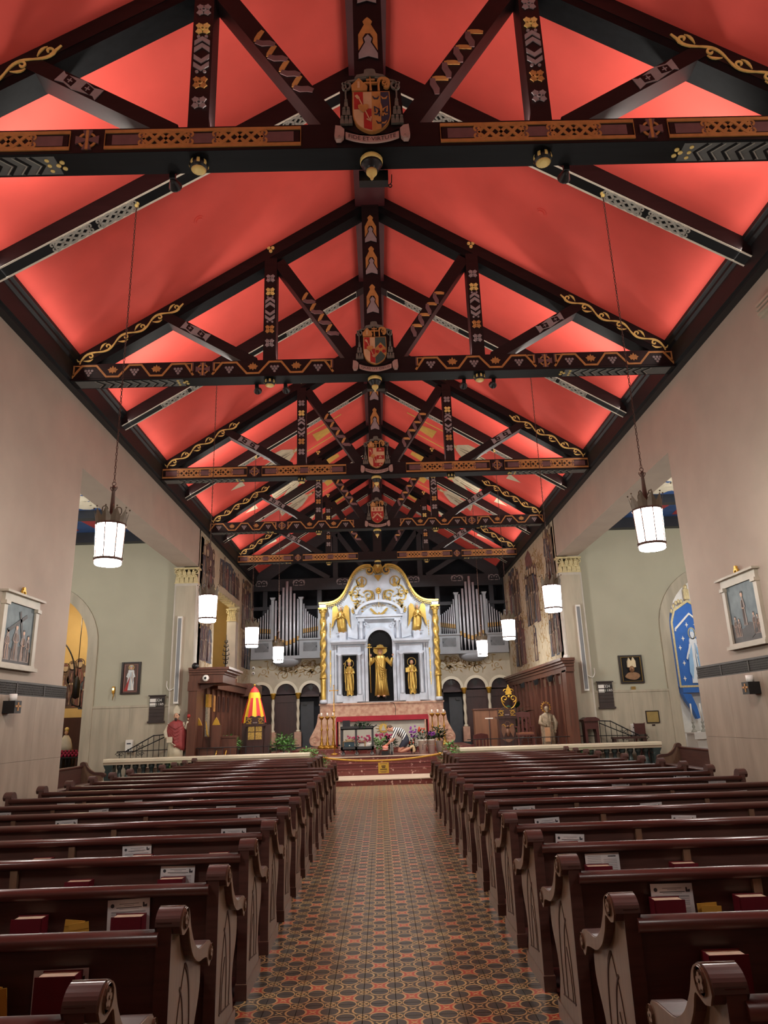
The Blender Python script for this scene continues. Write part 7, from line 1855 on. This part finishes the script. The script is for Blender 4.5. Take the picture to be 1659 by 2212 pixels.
for i, (sd, k, x0, x1, zt_) in enumerate(sorted(PAPERS, key=lambda v: (v[0], v[1], abs(v[2])))):
    y = PEWY[(NM[sd], k)]; n = nth('p', sd, k); x = (x0+x1)/2
    x = max(-4.55, min(4.28, x))
    t = thing('leaflet', 'white leaflet in %s, %s from the aisle' % (where(sd, k), ORD[n]), 'leaflet', (x-.108, y-.012, zt_-.28), group='printed leaflets')
    t.rotation_euler = (-.02, random.uniform(-.05, .05), 0); a = LM[1 if (sd, k, n) in (('r', 0, 0), ('l', 4, 1), ('r', 5, 3), ('l', 4, 0)) else 0]
    inst(a[0], 'sheet', (0, 0, 0), t); inst(a[1], 'print', (0, 0, 0), t)
for i, (sd, k, x0, x1, zt_) in enumerate(ENVS):
    y = PEWY[(NM[sd], k)]
    for j in range(2):
        b = MB(); b.prism(rect(-.05, -.14, .05, .0), on_front(0), 0, .002, ENVY); b.prism(rect(-.05, -.03, .05, .0), on_front(-.002), 0, .001, ENVY)
        o = b.obj('offering_envelope', loc=((x0+x1)/2+.02*j, y-.05-.006*j, zt_+.012*(1-j))); o.rotation_euler = (0, (-.12 if sd == 'l' else .05)*(1 if j else -.8), 0)
        tag(o, 'yellow envelope in %s, %s of two' % (where(sd, k), ('rear', 'front')[j]), 'envelope', 'offering envelopes')
# ------------------------------------------------------------------ what shows through the transept arches
# right: blue shrine panel with a robed lady in relief
BLUE = mat('shrine_blue', (48, 104, 184), .5, var=.08, scale=4); LBL = mat('pale_blue_robe', (150, 190, 226), .6, var=.06)
t = thing('blue_shrine', 'blue arched shrine panel with a white-robed lady and gold border, right chapel', 'shrine', (10.42, 23.9, .62)); t.scale = (.62, 1, 1); f = on_front(0)
b = MB(); b.prism([(-1.0, 1.75), (1.0, 1.75), (1.0, 3.85), (.78, 4.25), (0, 4.55), (-.78, 4.25), (-1.0, 3.85)], f, -.3, 0, BLUE); b.obj('panel', t)
b = MB(); b.ribbon([(-1.0, 1.75), (1.0, 1.75), (1.0, 3.85), (.78, 4.25), (0, 4.55), (-.78, 4.25), (-1.0, 3.85)], .09, f, 0, .05, CAPG, closed=True); b.ribbon([(-.85, 3.55), (-.85, 3.62), (0, 4.12), (.85, 3.62), (.85, 3.55)], .07, f, 0, .04, WHITE); b.obj('gilt_border', t)
b = MB()
for e in (-1, 1):
    for k in range(5): a = k/4; b.lathe([(.0, -.03), (.07, -.02), (.08, .0), (.0, .03)], CAPG, (e*(.95-.62*a), -.06, 4.22+.30*a+.12*math.sin(a*3)), 10, axis='y')
b.box((-.13, -.1, 4.6), (.13, 0, 4.95), CAPG); b.ball((0, -.05, 5.02), .1, CAPG, 8); b.obj('crocket', t)
b = MB(); WH2 = mat('shrine_white_robe', (224, 228, 232), .6, var=.05); figure2d(b, f, 0, 1.85, 1.75, WH2, LBL, WH2, CAPG, 3, .04, wide=1.1)
for e in (-1, 1): b.prism([(e*.12, 3.1), (e*.34, 2.7), (e*.40, 2.2), (e*.26, 1.95), (e*.14, 2.4)], f, .02, .045, LBL); b.ribbon([(e*.2, 3.05), (e*.38, 2.78), (e*.46, 2.62)], .08, f, .04, .06, WH2)
b.obj('lady', t)
b = MB()
for x, z in ((-.7, 2.0), (-.62, 2.5), (-.72, 3.0), (-.5, 3.3), (.6, 2.1), (.68, 2.6), (.5, 3.2), (-.2, 3.75), (.25, 3.75)):
    b.prism([(x, z+.09), (x+.025, z+.025), (x+.09, z), (x+.025, z-.025), (x, z-.09), (x-.025, z-.025), (x-.09, z), (x-.025, z+.025)], f, 0, .02, WHITE)
b.obj('stars', t)
b = MB(); b.prism(rect(-.9, 1.55, .9, 1.75), f, -.3, .04, BLUE)
for e in (-1, 1): b.prism([(e*.95, 1.55), (e*.5, 1.5), (e*.28, 1.1), (e*.2, .75), (e*.34, .72), (e*.5, 1.0), (e*.8, 1.3)], f, -.2, .02, BLUE)
b.obj('bracket', t)
t = thing('side_altar', 'white-clothed side altar under the blue shrine', 'altar', (10.9, 23.3, 0)); MB().box((-1.2, -.35, 0), (1.2, .4, .92), WHITE).obj('table', t); b = MB(); b.box((-1.3, -.4, .92), (1.3, .4, .96), WHITE); b.box((-1.3, -.41, .75), (1.3, -.4, .96), WHITE); b.obj('cloth', t)
for k, x in enumerate((9.72, 10.02)):
    t = thing('silver_candlestick', '%s candlestick on the side altar, from the arch edge' % ORD[k], 'candlestick', (x, 23.15, .96), group='side altar candlesticks'); b = MB(); b.lathe([(.09, 0), (.07, .05), (.025, .09), (.05, .16), (.02, .22), (.05, .30), (.03, .33)], SILVER, n=12); b.obj('stick', t); MB().lathe([(.025, .33), (.025, .85), (.0, .86)], WHITE, n=10).obj('candle', t)
# left: mural of robed men, lantern and iron arc, votive stand, infant statue
f = on_front(24.2)
wl = bpy.data.objects['wall_chapel_left']
b = MB(); mural_group(b, f, -10.6, -9.45, 2.28, 3.8, 41, 5); b.obj('mural_group', wl)
b = MB(); b.prism(rect(-12.4, 0, -7.6, 2.0), f, 0, .06, STALLD); b.obj('dark_wainscot', wl)
t = thing('iron_lantern', 'dark iron lantern on a chain inside the left chapel', 'lantern', (-9.25, 22.2, 0)); b = MB(); b.tube([(0, 0, 3.15), (0, 0, 6.0)], .012, IRON, 6); b.obj('chain', t)
b = MB(); b.lathe([(.0, 3.2), (.06, 3.12), (.11, 2.98), (.11, 2.55), (.0, 2.5)], IRON, n=8); b.obj('cage', t)
b = MB(); b.tube(spline([(-.75, 0, 4.3), (-.45, 0, 4.15), (-.2, 0, 3.75), (-.1, 0, 3.35), (-.08, 0, 2.8), (-.12, 0, 2.4), (.2, 0, 2.25)], 5), .022, IRON, 6); b.obj('iron_arc', t)
t = thing('infant_statue', 'small crowned infant statue in a white robe in the left chapel', 'statue', (-9.08, 21.4, 1.05)); b = MB(); robe(b, [(.0, .20, .12, 0, 0), (.15, .19, .12, 0, 0), (.3, .14, .10, 0, 0), (.42, .06, .05, 0, 0)], ALB, 20, 7, .1, 2); b.obj('robe', t); b = MB(); head(b, (0, -.02, .49), .055, FLESH, YGOLD, False); b.obj('head', t); b = MB(); b.lathe([(.05, .54), (.06, .6), (.04, .63), (.0, .64)], YGOLD, n=10); b.obj('crown', t)
t = thing('statue_shelf', 'dark stand under the infant statue', 'stand', (-9.08, 21.4, 0)); MB().box((-.25, -.15, 0), (.25, .15, 1.05), IRON).obj('block', t)
t = thing('votive_stand', 'black iron stand with rows of red votive glasses in the left chapel', 'candle stand', (-8.95, 21.0, 0)); b = MB(); b.box((-.6, -.15, .86), (.6, .25, .89), IRON)
for x in (-.55, 0, .55): b.box((x-.02, -.1, 0), (x+.02, .1, .86), IRON)
for k in range(12): b.tube([(-.55+k*.1, -.16, .62), (-.55+k*.1, -.16, .84)], .008, IRON, 5)
b.obj('frame', t); me = MB().lathe([(.03, 0), (.036, .08), (.03, .08), (.025, .02)], mat('red_glass', (150, 28, 62), .2, var=.2), n=10).mesh('votive_glass')
for r_ in range(3):
    for k in range(11): inst(me, 'votive_glass', (-.5+k*.1, -.1+r_*.12, .89+r_*.05), t)
